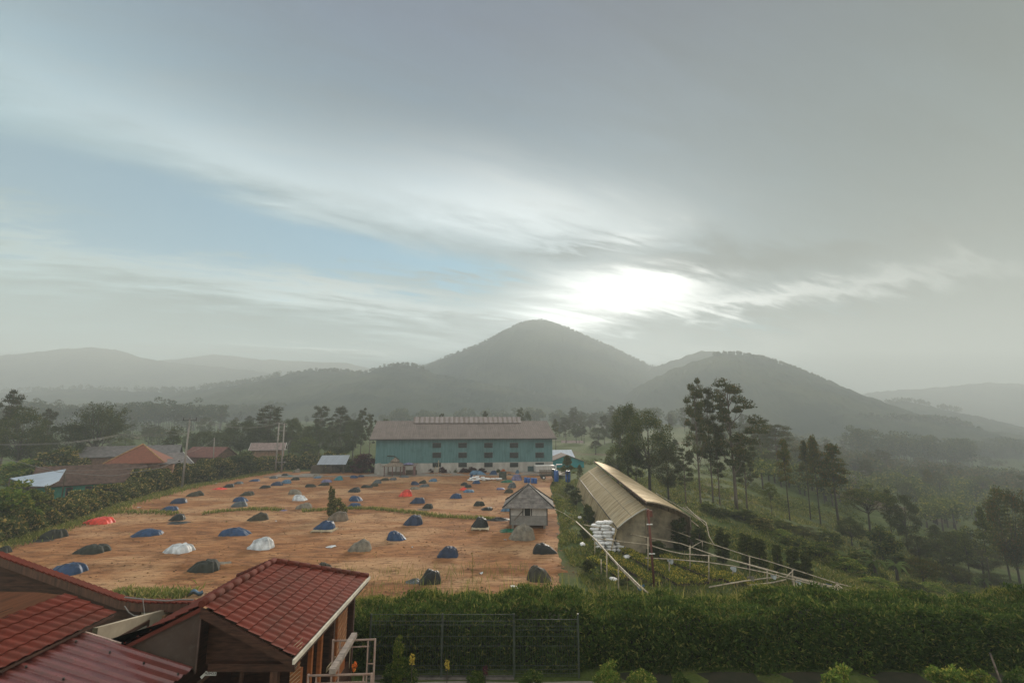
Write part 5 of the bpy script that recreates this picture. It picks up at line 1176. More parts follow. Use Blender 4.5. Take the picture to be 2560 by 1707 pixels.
# right: slim planted trees on the slope
TP('cone', 3, 1975, 1300, 1958, 1095, 54, 'slim young tree with a bare trunk, leftmost of four on the slope')
TP('cone', 1, 2027, 1300, 2008, 1098, 48, 'slim young tree, second of four on the slope')
TP('cone', 2, 2052, 1312, 2036, 1086, 56, 'slim young tree, third and highest of four on the slope')
TP('cone', 4, 2100, 1330, 2086, 1103, 100, 'wide conical tree with an orange lit left side, right one of four on the slope')
TP('umb', 1, 1930, 1290, 1928, 1198, 38, 'small tree with a round dark crown on the slope left of the slim trees')
TP('umb', 2, 2178, 1350, 2158, 1200, 125, 'spreading flat crowned tree on the slope right of the slim trees')
TP('cone', 3, 2232, 1360, 2232, 1220, 44, 'hazy grey green tree, narrow one right of the spreading tree', leaf='round')
TP('round', 3, 2270, 1375, 2262, 1228, 78, 'hazy grey green tree, wider one right of the spreading tree')
TP('cone', 2, 2345, 1390, 2340, 1310, 46, 'hazy pointed tree in the misty hollow', leaf='round')
TP('round', 2, 2310, 1465, 2308, 1390, 78, 'round tree with a reddish lit top above the hedge at right', leaf='cone')
TP('pine', 1, 2530, 1470, 2505, 1222, 84, 'feathery layered tree near the right picture edge')
TP('round', 4, 2556, 1490, 2548, 1203, 100, 'golden lit round crowned tree cut by the right picture edge', leaf='cone')
TP('cone', 1, 2480, 1480, 2472, 1262, 46, 'small green topped tree left of the feathery one', leaf='umb')
TP('pine', 2, 2425, 1440, 2422, 1330, 50, 'feathery small tree in the mist left of the right edge trees')
TP('round', 1, 2385, 1420, 2385, 1325, 80, 'hazy brownish round tree in the mist right of centre hollow')
G2 = 'bushy trees on the misty right slope'
for i, (u, vb, vt, w, t) in enumerate([(2130, 1365, 1290, 70, 'below the spreading tree, left side'), (2210, 1400, 1310, 90, 'below the spreading tree, right side'), (2300, 1405, 1335, 80, 'left of the misty hollow'), (2360, 1430, 1350, 90, 'in the middle of the misty hollow'),
        (2420, 1400, 1310, 80, 'at the far side of the misty hollow'), (2460, 1440, 1370, 90, 'right of the misty hollow'), (2530, 1410, 1330, 80, 'behind the feathery tree at right'), (2070, 1360, 1320, 70, 'at the foot of the wide conical tree'), (2010, 1345, 1312, 60, 'at the foot of the slim trees'), (1960, 1330, 1300, 50, 'at the foot of the leftmost slim tree'),
        (2250, 1430, 1380, 70, 'above the hedge, left of the reddish topped tree'), (2390, 1465, 1410, 80, 'right of the reddish topped tree'), (2500, 1485, 1430, 90, 'above the right end of the hedge'), (2150, 1420, 1370, 70, 'on the slope above the bamboo frame end')]):
    TP(['round', 'bush', 'round'][i % 3], 1 + i % 3, u, vb, u, vt, w, 'dark bushy growth ' + t, group=G2, leaf=['round', 'umb', 'euc'][i % 3])
# bananas
def banana(u, vb, hpx, label):
    b = hit(u, vb); sc = F / b.y; h = hpx / sc; rs = np.random.RandomState(int(u)); root = empty('banana_plant', b, 0, label, 'banana plant', 'banana plants on the right slope')
    m = MB(); m.tube([(0, 0, -.2), (0, 0, h * .5)], [0.18, .12], 7); m.build('stem', BARKD, root); V = []; L = MB()
    for i in range(10):
        a = i * 2.4; l = h * rs.uniform(.5, .75); d = Vector((math.cos(a), math.sin(a), 0)); n = Vector((-d.y, d.x, 0)); up = rs.uniform(.35, 1.1)
        L.grid(lambda s, t: Vector((0, 0, h * .45)) + d * (l * s * .75) + Vector((0, 0, l * (up * s - 1.0 * s * s))) + n * ((t - .5) * .55 * math.sin(min(1, s + .12) * 3.0) * (h / 4)) - Vector((0, 0, abs(t - .5) * .12)), 8, 2)
    L.build('leaves', LM['banana'], root)
for u, v, h, t in ((2190, 1440, 70, 'banana plant with ragged leaves, leftmost below the misty trees'), (2245, 1452, 72, 'banana plant with pale upright leaves left of the reddish topped tree'), (2425, 1468, 50, 'hazy banana plant at the edge of the smoke'), (2465, 1475, 44, 'hazy banana plant right of the smoke'), (2165, 1400, 46, 'small banana plant under the spreading tree'), (2290, 1390, 48, 'small banana plant in the misty hollow')):
    banana(u, v, h, t)
# bushes along the slope
for i, (u, vb, vt, w, lf, t) in enumerate([(1800, 1290, 1262, 60, 'round', 'at the foot of the tall eucalyptus group'), (1860, 1300, 1272, 70, 'round', 'at the right foot of the tall eucalyptus group'), (1905, 1320, 1290, 60, 'hedge', 'below the small round crowned tree'), (1990, 1370, 1330, 90, 'umb', 'under the slim trees'),
        (2050, 1400, 1350, 100, 'umb', 'under the wide conical tree'), (2120, 1430, 1390, 80, 'bright', 'at the far end of the bamboo frame'), (2200, 1470, 1440, 90, 'bright', 'under the leftmost banana plant'), (2330, 1480, 1455, 80, 'bright', 'right of the reddish topped tree foot'), (1770, 1280, 1255, 50, 'umb', 'left foot of the tall eucalyptus group'),
        (1950, 1340, 1318, 60, 'bright', 'on the grassy slope left of the slim trees'), (2420, 1490, 1462, 90, 'umb', 'above the hedge near the smoke'), (2280, 1478, 1450, 70, 'umb', 'beside the reddish topped tree')]):
    TP('bush', 1 + i % 3, u, vb, u, vt, w, 'low bush ' + t, group='low bushes on the right slope', leaf=lf)
# clipped dark shrubs by the nursery
for u, vb, vt, w, t in [(1702, 1375, 1288, 42, 'dark clipped shrub right of the greenhouse front, leftmost of the row'), (1752, 1398, 1308, 40, 'dark clipped shrub, second of the row from the greenhouse'), (1808, 1405, 1315, 36, 'dark clipped shrub, third of the row from the greenhouse'), (1871, 1425, 1330, 38, 'dark clipped shrub, fourth of the row, left of a pair'), (1903, 1428, 1342, 32, 'dark clipped shrub, fifth of the row, right of a pair'),
        (1947, 1432, 1357, 22, 'thin clipped shrub standing alone between two pairs'), (1988, 1448, 1362, 34, 'dark clipped shrub, left one of the last pair of the row'), (2018, 1452, 1376, 30, 'dark clipped shrub at the right end of the row'), (1655, 1340, 1285, 34, 'dark shrub in front of the open greenhouse end'), (1575, 1335, 1298, 34, 'dark flowering shrub behind the stack of sacks'), (1645, 1392, 1350, 36, 'leafy shrub right of the rusty post')]:
    TP('column', 1 + int(u) % 2, u, vb, u, vt, w, t, group='clipped shrubs beside the nursery')
for u, vb, vt, w, t in [(1470, 1306, 1255, 40, 'dark shrub at the left wall of the greenhouse, nearer one'), (1440, 1262, 1215, 34, 'dark shrub at the left wall of the greenhouse, farther one'), (1425, 1236, 1205, 30, 'dark shrub beside the far left corner of the greenhouse'), (1460, 1345, 1318, 34, 'low shrub left of the stack of sacks'), (1470, 1430, 1395, 40, 'low shrub at the left of the nursery beds'), (1560, 1470, 1445, 40, 'low shrub right of the dirty sack in the grass')]:
    TP('bush', 2, u, vb, u, vt, w, t, group='low shrubs round the greenhouse', leaf='round')
# the lone bush on the field
b_ = onz(842, 1292, 0); plant('bush', 1, (b_.x, b_.y, 0), 2.9, 2.3, 'lone dark bush standing on the grass strip in the field', leaf='hedge')
b_ = onz(826, 1292, 0); plant('column', 1, (b_.x, b_.y, 0), 3.9, 0.95, 'narrow upright shoot of the lone bush, left side', leaf='hedge')
# plants before the warehouse
for u, vb, vt, w, lf, t in [(1043, 1184, 1166, 16, 'round', 'small clipped potted tree right of the gazebo, left one'), (1058, 1184, 1165, 16, 'round', 'small clipped potted tree right of the gazebo, right one'), (1080, 1186, 1166, 22, 'purple', 'dark bush left of the wooden ladder'), (1106, 1186, 1165, 24, 'purple', 'dark bush right of the wooden ladder'), (1125, 1184, 1168, 12, 'round', 'small potted tree in the middle of the plinth, left of a pair'), (1139, 1184, 1167, 12, 'round', 'small potted tree in the middle of the plinth, right of a pair'),
        (1160, 1186, 1168, 26, 'purple', 'purple shrub at the left of the low sack heap'), (1180, 1185, 1165, 28, 'purple', 'large purple shrub behind the low sack heap'), (1205, 1186, 1168, 28, 'purple', 'purple shrub above the right part of the low sack heap'), (1245, 1186, 1168, 14, 'round', 'dark shrub left of the orange flowers'), (1257, 1186, 1168, 16, 'orange', 'orange flowering shrub on a dark pedestal'), (1272, 1194, 1180, 16, 'purple', 'red purple shrub right of the orange flowers')]:
    TP('bush', 1 + int(u) % 3, u, vb, u, vt, w, t, group='plants along the warehouse front', leaf=lf)
b_ = onz(1257, 1199, 0); m_ = MB(); m_.box((0, 0, 0.85), (1.5, 1.3, 1.5)); m_.box((0, 0, 0.12), (1.7, 1.5, 0.24)); tag(m_.build('planter', mat('mossy_planter', (0.055, 0.058, 0.042), .9, .25, 2), None, b_), 'dark square planter under the orange flowers', 'planter')
# ---- left: hedge, trees behind
TP('round', 1, 30, 1230, 44, 1015, 118, 'big dense tree near the left picture edge, right of the slender one', y=95)
TP('euc', 1, -10, 1230, 12, 978, 90, 'slender eucalyptus top at the left picture edge', y=105)
TP('euc', 4, 100, 1190, 106, 1022, 52, 'thin eucalyptus with sparse tufts left of the red roofed brick house', y=120)
TP('round', 3, 150, 1200, 152, 1055, 110, 'rounded green tree between the thin eucalyptus and the spiky tree', y=105)
TP('spiky', 1, 228, 1190, 255, 1000, 150, 'large spiky crowned tree behind the red roofed brick house', y=112)
TP('round', 2, 70, 1200, 72, 1090, 80, 'lower dark tree below the big dense tree at left', y=98)
TP('round', 1, 300, 1180, 306, 1095, 60, 'hazy green tree left of the pyramid roof peak', y=150, leaf='umb')
TP('cone', 4, 427, 1145, 427, 1070, 56, 'dark conical tree left of the leaning pole', y=125, leaf='round')
TP('round', 2, 503, 1150, 500, 1074, 62, 'round tree right of the leaning pole, nearer the pole', y=135)
TP('round', 3, 538, 1150, 536, 1076, 54, 'round tree above the thin pole', y=140)
TP('round', 4, 598, 1160, 596, 1045, 88, 'large tree with a pointed top left of the twin poles', y=138)
TP('euc', 3, 668, 1160, 664, 1017, 92, 'tall open crowned tree just left of the twin poles', y=142)
TP('round', 1, 640, 1170, 640, 1060, 80, 'dark tree filling between the two trees left of the twin poles', y=140)
TP('round', 2, 722, 1165, 722, 1040, 60, 'round tree just right of the twin poles', y=145)
TP('euc', 2, 795, 1160, 798, 1016, 62, 'tall eucalyptus above the tin shed, left one of a pair', y=150)
TP('euc', 5, 845, 1160, 842, 1018, 66, 'tall eucalyptus above the tin shed, right one of a pair', y=152)
TP('round', 3, 780, 1170, 778, 1060, 80, 'dark round tree behind and left of the tin shed', y=140)
TP('round', 4, 850, 1172, 850, 1075, 90, 'dark round tree behind the tin shed', y=135)
TP('euc', 1, 900, 1150, 898, 1021, 44, 'narrow eucalyptus left of the warehouse roof, higher one', y=150)
TP('euc', 6, 922, 1150, 920, 1035, 38, 'narrow eucalyptus at the warehouse roof corner, lower one', y=146)
TP('round', 2, 880, 1165, 878, 1045, 62, 'greyish tree between the pair of eucalyptus and the warehouse', y=148)
TP('bush', 1, 915, 1187, 915, 1120, 70, 'dark purple brown bush against the left end of the warehouse', y=110, leaf='purple')
TP('bush', 2, 880, 1190, 880, 1150, 70, 'dark bush between the tin shed and the warehouse', y=112, leaf='round')
TP('bush', 3, 740, 1182, 740, 1140, 90, 'green bush right of the twin poles', y=122, leaf='hedge')
TP('bush', 1, 800, 1180, 790, 1135, 90, 'green bush behind the tin shed roof', y=122, leaf='hedge')
TP('round', 1, 760, 1175, 757, 1090, 80, 'round tree between the twin poles and the shed', y=132, leaf='umb')
TP('bush', 2, 600, 1180, 600, 1125, 90, 'dark bush left of the twin poles behind the hedge', y=105, leaf='round')
TP('bush', 3, 540, 1190, 560, 1140, 90, 'brownish bush behind the hedge between the poles', y=98, leaf='hedge')
TP('bush', 1, 500, 1195, 500, 1150, 70, 'dark bush behind the hedge right of the leaning pole', y=93, leaf='hedge')
TP('bush', 2, 20, 1300, 30, 1196, 130, 'bright green feathery bush at the left picture edge', y=52, leaf='bright')
TP('bush', 3, 80, 1290, 90, 1215, 90, 'green bush next to the feathery one at the left edge', y=56, leaf='umb')
TP('bush', 1, 70, 1190, 70, 1130, 130, 'yellow green undergrowth below the trees at left', y=85, leaf='bright')
TP('bush', 3, 150, 1190, 165, 1110, 120, 'undergrowth behind the brown roofed house', y=88, leaf='hedge')
TP('bush', 2, 120, 1240, 118, 1208, 40, 'flowering shrub in front of the tin canopy', y=58, leaf='hedge')
# beyond the warehouse roof
for kind, s, u, vt, w, y, t in [('round', 2, 960, 1042, 26, 150, 'dark tree top above the left end of the warehouse roof'), ('round', 3, 985, 1050, 30, 155, 'low dark tree tops behind the left roof end'), ('euc', 2, 1102, 1034, 22, 160, 'small pointed tree top above the ridge vent'), ('euc', 4, 1212, 1028, 26, 165, 'thin tree top above the middle of the ridge vent'), ('euc', 3, 1300, 1022, 30, 170, 'tree top above the right end of the ridge vent, left one'), ('round', 1, 1318, 1026, 32, 172, 'tree top above the right end of the ridge vent, right one'),
        ('cone', 1, 1390, 1046, 30, 170, 'dark tree beside the right end of the warehouse roof'), ('euc', 5, 1416, 1052, 36, 200, 'hazy tree right of the warehouse roof'), ('euc', 1, 1455, 1060, 30, 230, 'thin hazy tree over the distant roofs'), ('round', 2, 1497, 1066, 50, 190, 'hazy dark tree over the cyan house'), ('round', 3, 1532, 1066, 60, 210, 'hazy pale tree left of the dense trees behind the greenhouse'), ('cone', 2, 1490, 1100, 40, 160, 'green tree right of the cyan house'),
        ('euc', 6, 1905, 1090, 36, 170, 'hazy slender tree right of the tall group, left one'), ('euc', 2, 1930, 1106, 36, 165, 'hazy slender tree right of the tall group, right one'), ('round', 4, 2140, 1150, 60, 230, 'hazy tree on the terraces right of the wide conical tree'), ('round', 1, 1885, 1120, 60, 150, 'hazy round tree behind the tall group')]:
    TP(kind, s, u, 1150, u, vt, w, t, y=y, group='trees standing beyond the warehouse and greenhouse')
# scattered hazy trees: far, many and alike
rs = np.random.RandomState(21); cnt = 0
REG = [('hazy tree scattered on the plateau behind the hedge, left of the warehouse', -40, 900, 150, 420, 70, 1.0), ('hazy tree scattered beyond the warehouse, right of its roof', 1385, 1640, 170, 420, 64, 1.0), ('hazy tree scattered on the slope behind the tall eucalyptus group', 1640, 2120, 125, 330, 74, 0.9),
       ('hazy tree scattered in the misty valley at right', 2120, 2600, 130, 400, 60, 0.9)]
for lab, u0, u1, y0, y1, n, hs in REG:
    for i in range(n):
        u = rs.uniform(u0, u1); y = y0 + (y1 - y0) * rs.rand() ** 0.8; r = ray(u, 1100); x = r.x * y / r.y
        if y < 200 and 380 < u < 1390 and u > 860: continue
        kind = ['round', 'euc', 'round', 'cone', 'umb'][rs.randint(5)]; h = rs.uniform(6, 13) * hs * (1.25 if kind == 'euc' else 1)
        plant(kind, 1 + rs.randint(4), (x, y, tz(x, y) - .1), h, h * rs.uniform(.45, .85), lab, lab.replace('hazy tree', 'hazy trees'), leaf='euc' if kind in ('cone', 'umb') and rs.rand() < .6 else None)
# ---- far woods: uncountable canopies
def wood(pts, n, label_seed, h=(10, 18), leaf='round', per=60, size=1.1, crown=3.2, spread=30):
    rs = np.random.RandomState(label_seed); C = []; Tm = MB()
    P = np.array([(u, y) for u, y in pts], float)
    for i in range(n):
        t = rs.rand() * (len(P) - 1); k = int(t); f = t - k; u = P[k, 0] * (1 - f) + P[k + 1, 0] * f; y = P[k, 1] * (1 - f) + P[k + 1, 1] * f + rs.uniform(-spread, spread)
        r = ray(u, 1060); x = r.x * y / r.y; z = tz(x, y); hh = rs.uniform(*h); m = rs.randint(3, 6)
        for j in range(m):
            c = np.array([x + rs.normal() * crown * .5, y + rs.normal() * crown * .5, z + hh * rs.uniform(.5, 1.0)])
            d = rs.normal(size=(per, 3)); d /= np.linalg.norm(d, axis=1)[:, None]; C.append(c + d * np.array([crown * .75, crown * .75, crown * .5]) * rs.uniform(.7, 1.1, (per, 1)))
        Tm.tube([(x, y, z - .5), (x + rs.uniform(-.4, .4), y, z + hh * .75)], [.25, .12], 4, False)
    V, Fq = leaf_quads(np.concatenate(C), size, .6, None, rs); n0 = len(V)
    o = link('wood', np_mesh('wood', V, Fq), LM[leaf]); tag(o, kind='stuff')
    tag(Tm.build('wood', BARKD), kind='stuff'); return o
wood([(-200, 330), (40, 345), (200, 350), (330, 345), (430, 340), (560, 330)], 190, 3, (13, 21))
wood([(-200, 560), (100, 580), (330, 600), (520, 560), (700, 520)], 150, 4, (12, 20), size=1.8, crown=5)
wood([(-100, 200), (250, 210), (500, 200), (750, 190), (900, 200)], 60, 5, (5, 9), size=.8)
wood([(2120, 300), (2180, 315), (2260, 320), (2340, 325), (2420, 330)], 150, 6, (16, 24), spread=18)
wood([(2400, 420), (2500, 440), (2620, 430), (2750, 430)], 90, 7, (12, 18), size=1.5, crown=4)
wood([(1700, 420), (1900, 430), (2050, 420), (2200, 430)], 90, 8, (10, 18), size=1.5, crown=4)
wood([(950, 420), (1150, 450), (1350, 430), (1550, 410), (1700, 420)], 110, 9, (8, 15), size=1.5, crown=4)
wood([(2150, 180), (2300, 190), (2450, 170), (2600, 150)], 90, 10, (3, 7), leaf='umb', size=.7, crown=2.4, spread=40)
wood([(2350, 260), (2500, 250), (2700, 240)], 70, 11, (5, 9), leaf='umb', size=.9, crown=3, spread=30)
wood([(1850, 130), (2000, 140), (2200, 135), (2450, 120), (2600, 110)], 110, 12, (3, 6), leaf='umb', size=.55, crown=2.2, spread=26)
wood([(1950, 220), (2100, 230), (2250, 240), (2400, 230), (2620, 210)], 170, 13, (5, 10), leaf='euc', size=.9, crown=3, spread=45)
# trees along the skyline of the nearer hills
def ridge_wood(prof, Y, n, seed, h=(6, 13)):
    rs = np.random.RandomState(seed); us = [p[0] for p in prof]; vs = [p[1] for p in prof]; C = []
    for i in range(n):
        u = rs.uniform(us[0], us[-1]); v = np.interp(u, us, vs); p = ony(u, v, Y + rs.uniform(-6, 6)); hh = rs.uniform(*h); w = hh * rs.uniform(.22, .45); per = 46
        d = rs.normal(size=(per, 3)); d /= np.linalg.norm(d, axis=1)[:, None]
        C.append(np.array([p.x, p.y, p.z - 1.5 + hh * .55]) + d * np.array([w, w, hh * .42]) * rs.uniform(.6, 1.05, (per, 1)))
    V, Fq = leaf_quads(np.concatenate(C), 2.4, .7, None, rs); tag(link('wood', np_mesh('wood', V, Fq), LM['round']), kind='stuff')
ridge_wood([(330, 979), (450, 983), (520, 973), (640, 957), (700, 942)], 878, 120, 1, (9, 15)); ridge_wood([(720, 938), (790, 926), (860, 929), (910, 934), (960, 918), (1020, 912), (1060, 923)], 878, 130, 2, (4, 9))
ridge_wood([(0, 982), (200, 974), (330, 979)], 878, 50, 7, (6, 13))
ridge_wood([(1785, 888), (1815, 884), (1860, 886), (1930, 902), (2000, 927), (2060, 952), (2110, 985), (2180, 1018)], 798, 220, 3, (4, 8)); ridge_wood([(1100, 898), (1200, 860), (1300, 808), (1350, 799), (1420, 821), (1540, 873), (1620, 912), (1690, 930)], 1248, 260, 4, (3, 7))
ridge_wood([(2150, 1044), (2200, 1048), (2340, 1052), (2400, 1060), (2450, 1079)], 558, 60, 5, (6, 10)); ridge_wood([(2200, 1015), (2270, 1002), (2330, 1018), (2400, 1031)], 848, 40, 6, (7, 13))
# ---- the long hedge at the left of the field
def hedge_row(name, path, width, height, dens, leaf, size, label, seed, hvar=0.5, cat='hedge', dirs=None, aspect=0.5, core=True, base=None):
    rs = np.random.RandomState(seed); C = []; path = [Vector(p) for p in path]
    for a, b in zip(path[:-1], path[1:]):
        L = (b - a).length; n = int(L * dens); t = rs.rand(n); nx = Vector((-(b - a).y, (b - a).x, 0)).normalized()
        s = t * L + a.x * 0.37; hh = height * (1 + hvar * (0.5 * np.sin(s * 0.55) * np.sin(s * 0.23 + 1) + 0.35 * np.sin(s * 1.7 + seed)))
        # shell of a rounded box
        q = rs.rand(n); side = rs.choice([-1, 1], n); o = np.where(q < .62, side * rs.uniform(.72, 1.05, n), rs.uniform(-1, 1, n)); z = np.where(q < .62, rs.uniform(0.02, 1, n), rs.uniform(.84, 1.06, n))
        o = o * (1 - 0.22 * z * z) * (1 + 0.14 * np.sin(s * 2.1 + z * 3)); X = a.x + (b.x - a.x) * t + nx.x * o * width / 2; Y = a.y + (b.y - a.y) * t + nx.y * o * width / 2
        Z0 = np.array([tz(x, y) if base is None else base for x, y in zip(X[:1], Y[:1])])[0]; C.append(np.stack([X + rs.normal(size=n) * .08, Y + rs.normal(size=n) * .08, Z0 + z * hh], 1))
    V, Fq = leaf_quads(np.concatenate(C), size, aspect, dirs, rs); root = empty(name, (0, 0, 0), 0, label, cat); link('foliage', np_mesh('hedge_foliage', V, Fq), LM[leaf], root)
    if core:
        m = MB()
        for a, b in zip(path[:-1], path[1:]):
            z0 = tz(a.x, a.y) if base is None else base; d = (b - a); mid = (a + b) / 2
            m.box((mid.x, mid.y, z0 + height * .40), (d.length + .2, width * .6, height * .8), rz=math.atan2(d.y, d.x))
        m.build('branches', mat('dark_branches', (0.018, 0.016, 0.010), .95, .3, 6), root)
    return root
hedge_row('hedge', [(-50.4, 38, 0), (-51.6, 46, 0), (-54.2, 58, 0), (-58.2, 70, 0), (-60.2, 79, 0)], 4.0, 2.05, 1500, 'hedge', .36, 'long coffee hedge along the left side of the field, near half', 31)
hedge_row('hedge', [(-60.3, 79.2, 0), (-62.2, 88, 0), (-61.2, 100, 0), (-58.6, 116, 0)], 4.4, 3.0, 1300, 'hedge', .42, 'long coffee hedge along the left side of the field, far half beyond the leaning pole', 32)
hedge_row('hedge', [(-58, 119, 0), (-50, 122, 0), (-38, 121, 0)], 4, 3.0, 700, 'hedge', .5, 'dark hedge behind the tin shed at the far left corner of the field', 33)
# ---- nursery beds, slope grass
def beds():
    rs = np.random.RandomState(8); C = []; S = MB()
    lines = [[(1515, 1385), (1640, 1462)], [(1560, 1378), (1712, 1465)], [(1600, 1400), (1760, 1462)], [(1660, 1395), (1800, 1452)], [(1735, 1420), (1850, 1462)], [(1800, 1440), (1900, 1470)], [(1480, 1400), (1560, 1452)]]
    for (a, b) in lines:
        A = hit(*a); B = hit(*b); L = (B - A).length; n = int(L * 420); t = rs.rand(n); nx = Vector((-(B - A).y, (B - A).x, 0)).normalized(); o = rs.uniform(-.55, .55, n)
        X = A.x + (B.x - A.x) * t + nx.x * o; Y = A.y + (B.y - A.y) * t + nx.y * o; Z = terr(X, Y) + rs.uniform(.16, .42, n); C.append(np.stack([X, Y, Z], 1))
        S.slab([A + nx * .6 + Vector((0, 0, .16)), A - nx * .6 + Vector((0, 0, .16)), B - nx * .6 + Vector((0, 0, .16)), B + nx * .6 + Vector((0, 0, .16))], .3)
    V, Fq = leaf_quads(np.concatenate(C), .17, .55, np.array([0, 0, .6]), rs); tag(link('seedlings', np_mesh('seedlings', V, Fq), LM['seed']), kind='stuff')
    tag(S.build('nursery_soil', mat('dark_soil', (0.06, 0.038, 0.024), .95, .3, 4)), kind='structure')
beds()
def slope_grass():
    rs = np.random.RandomState(14); n = 90000
    X = 4 + 60 * rs.rand(n) ** 1.3; Y = 32 + 75 * rs.rand(n) ** 1.2
    k = ~((X > 9.5) & (X < 20) & (Y > 48) & (Y < 92)); k &= ~(X < np.interp(Y, [26, 36, 48, 57, 70, 89, 106], [5.6, 5.4, 4.6, 5.6, 6.2, 7.2, 9.7]))
    den = fbm(X / 4.0, Y / 4.0, 3); k &= den > -0.25; X, Y = X[k], Y[k]
    V, F_ = blades(np.stack([X, Y, terr(X, Y)], 1), 0.30, 0.09, rs, .6); tag(link('grass', np_mesh('grass', V, F_), LM['grass']), kind='stuff')
    n = 26000; X = 6 + 90 * rs.rand(n); Y = 36 + 110 * rs.rand(n); k = (fbm(X / 9.0, Y / 9.0, 4) > 0.08) & ~((X > 8.5) & (X < 22) & (Y > 36) & (Y < 92)); X, Y = X[k], Y[k]
    C, D = cluster(np.stack([X, Y, terr(X, Y) + .25], 1)[::3], .5, 16, .7, rs); V, Fq = leaf_quads(C, .30, .5, None, rs); tag(link('undergrowth', np_mesh('undergrowth', V, Fq), LM['umb']), kind='stuff')
slope_grass()
# smoke drifting in the hollow
def smoke():
    c = hit(2330, 1400); m = bpy.data.materials.new('thin_smoke'); m.use_nodes = True; k = NT(m.node_tree); k.n.clear(); out = k.new('ShaderNodeOutputMaterial'); v = k.new('ShaderNodeVolumePrincipled'); v.inputs['Color'].default_value = (.85, .88, .92, 1)
    tc = k.new('ShaderNodeTexCoord'); n = k.noise(tc.outputs['Object'], .09, 3, .6); g = k.new('ShaderNodeTexGradient', gradient_type='SPHERICAL'); k.l.new(tc.outputs['Object'], g.inputs[0])
    mp = k.vmul(tc.outputs['Object'], (1 / 17, 1 / 14, 1 / 11)); k.l.new(mp, g.inputs[0]); k.l.new(k.m('MULTIPLY', k.m('MULTIPLY', g.outputs[1], k.ss(n, .38, .7)), .075), v.inputs['Density']); k.l.new(v.outputs[0], out.inputs['Volume'])
    b = MB(); b.grid(lambda i, j: (17 * math.sin(j * math.pi) * math.cos(i * 6.28318), 14 * math.sin(j * math.pi) * math.sin(i * 6.28318), 11 * math.cos(j * math.pi)), 24, 12); tag(b.build('smoke', m, None, c + Vector((2, 0, 6))), kind='stuff')
smoke()
# ------------------------------------------------------------------ foreground: yard, houses, fence, hedge
def gloss_mat(name, c1, c2, rough, spec=0.5, scale=3.0, dirt=(0.062, 0.030, 0.020), bump=0.15, stretch=(1, 1, 1), coat=0.0):
    m = bpy.data.materials.new(name); m.use_nodes = True; k = NT(m.node_tree); b = k.n['Principled BSDF']; tc = k.new('ShaderNodeTexCoord'); P = k.vmul(tc.outputs['Object'], stretch)
    n = k.noise(P, scale, 6, .65); n2 = k.noise(P, scale * 5, 5, .7); n3 = k.noise(tc.outputs['Object'], 0.9, 4, .6)
    c = k.ramp(n, [(.3, c2), (.7, c1)]); c = k.mix(k.m('MULTIPLY', k.ss(n2, .50, .72), .5), c, dirt + (1,)); c = k.mix(k.m('MULTIPLY', k.ss(n3, .42, .70), .45), c, dirt + (1,))
    k.l.new(c, b.inputs['Base Color']); k.l.new(k.m('ADD', k.m('MULTIPLY', n2, .25), rough - .1), b.inputs['Roughness']); b.inputs['Specular IOR Level'].default_value = spec; b.inputs['Coat Weight'].default_value = coat
    bn = k.new('ShaderNodeBump'); bn.inputs['Strength'].default_value = bump; bn.inputs['Distance'].default_value = .02; k.l.new(n2, bn.inputs['Height']); k.l.new(bn.outputs[0], b.inputs['Normal']); MATS[name] = m; return m
M_RTILE = gloss_mat('red_metal_tiles', (0.155, 0.030, 0.017), (0.100, 0.020, 0.012), 0.75, 0.12)
M_RCAP = gloss_mat('red_ridge_cap', (0.135, 0.032, 0.021), (0.095, 0.025, 0.017), 0.8, 0.12)
M_RPLAS = gloss_mat('red_ribbed_sheet', (0.180, 0.046, 0.038), (0.125, 0.034, 0.028), 0.28, 0.5, bump=0.05, coat=0.25)
M_PANEL = gloss_mat('brown_cement_panel', (0.075, 0.048, 0.036), (0.050, 0.034, 0.026), 0.75, 0.2, 1.2, dirt=(0.10, 0.085, 0.07))
M_BWOOD = mat('dark_stained_wood', (0.060, 0.026, 0.015), 0.6, 0.3, 3.0, stretch=(1, 1, 8), bump=.3)
M_OWOOD = mat('orange_varnished_wood', (0.32, 0.105, 0.032), 0.4, 0.25, 2.5, col2=(0.17, 0.055, 0.018), stretch=(1, 1, 5), spec=.5)
M_FASC = mat('brown_fascia', (0.095, 0.044, 0.027), 0.5, 0.25, 2.0, stretch=(6, 1, 1), spec=.4)
M_CREAM = mat('cream_plaster', (0.40, 0.34, 0.25), 0.85, 0.15, 1.2)
M_GUT = mat('white_gutter', (0.62, 0.56, 0.46), 0.5, 0.15, 4)
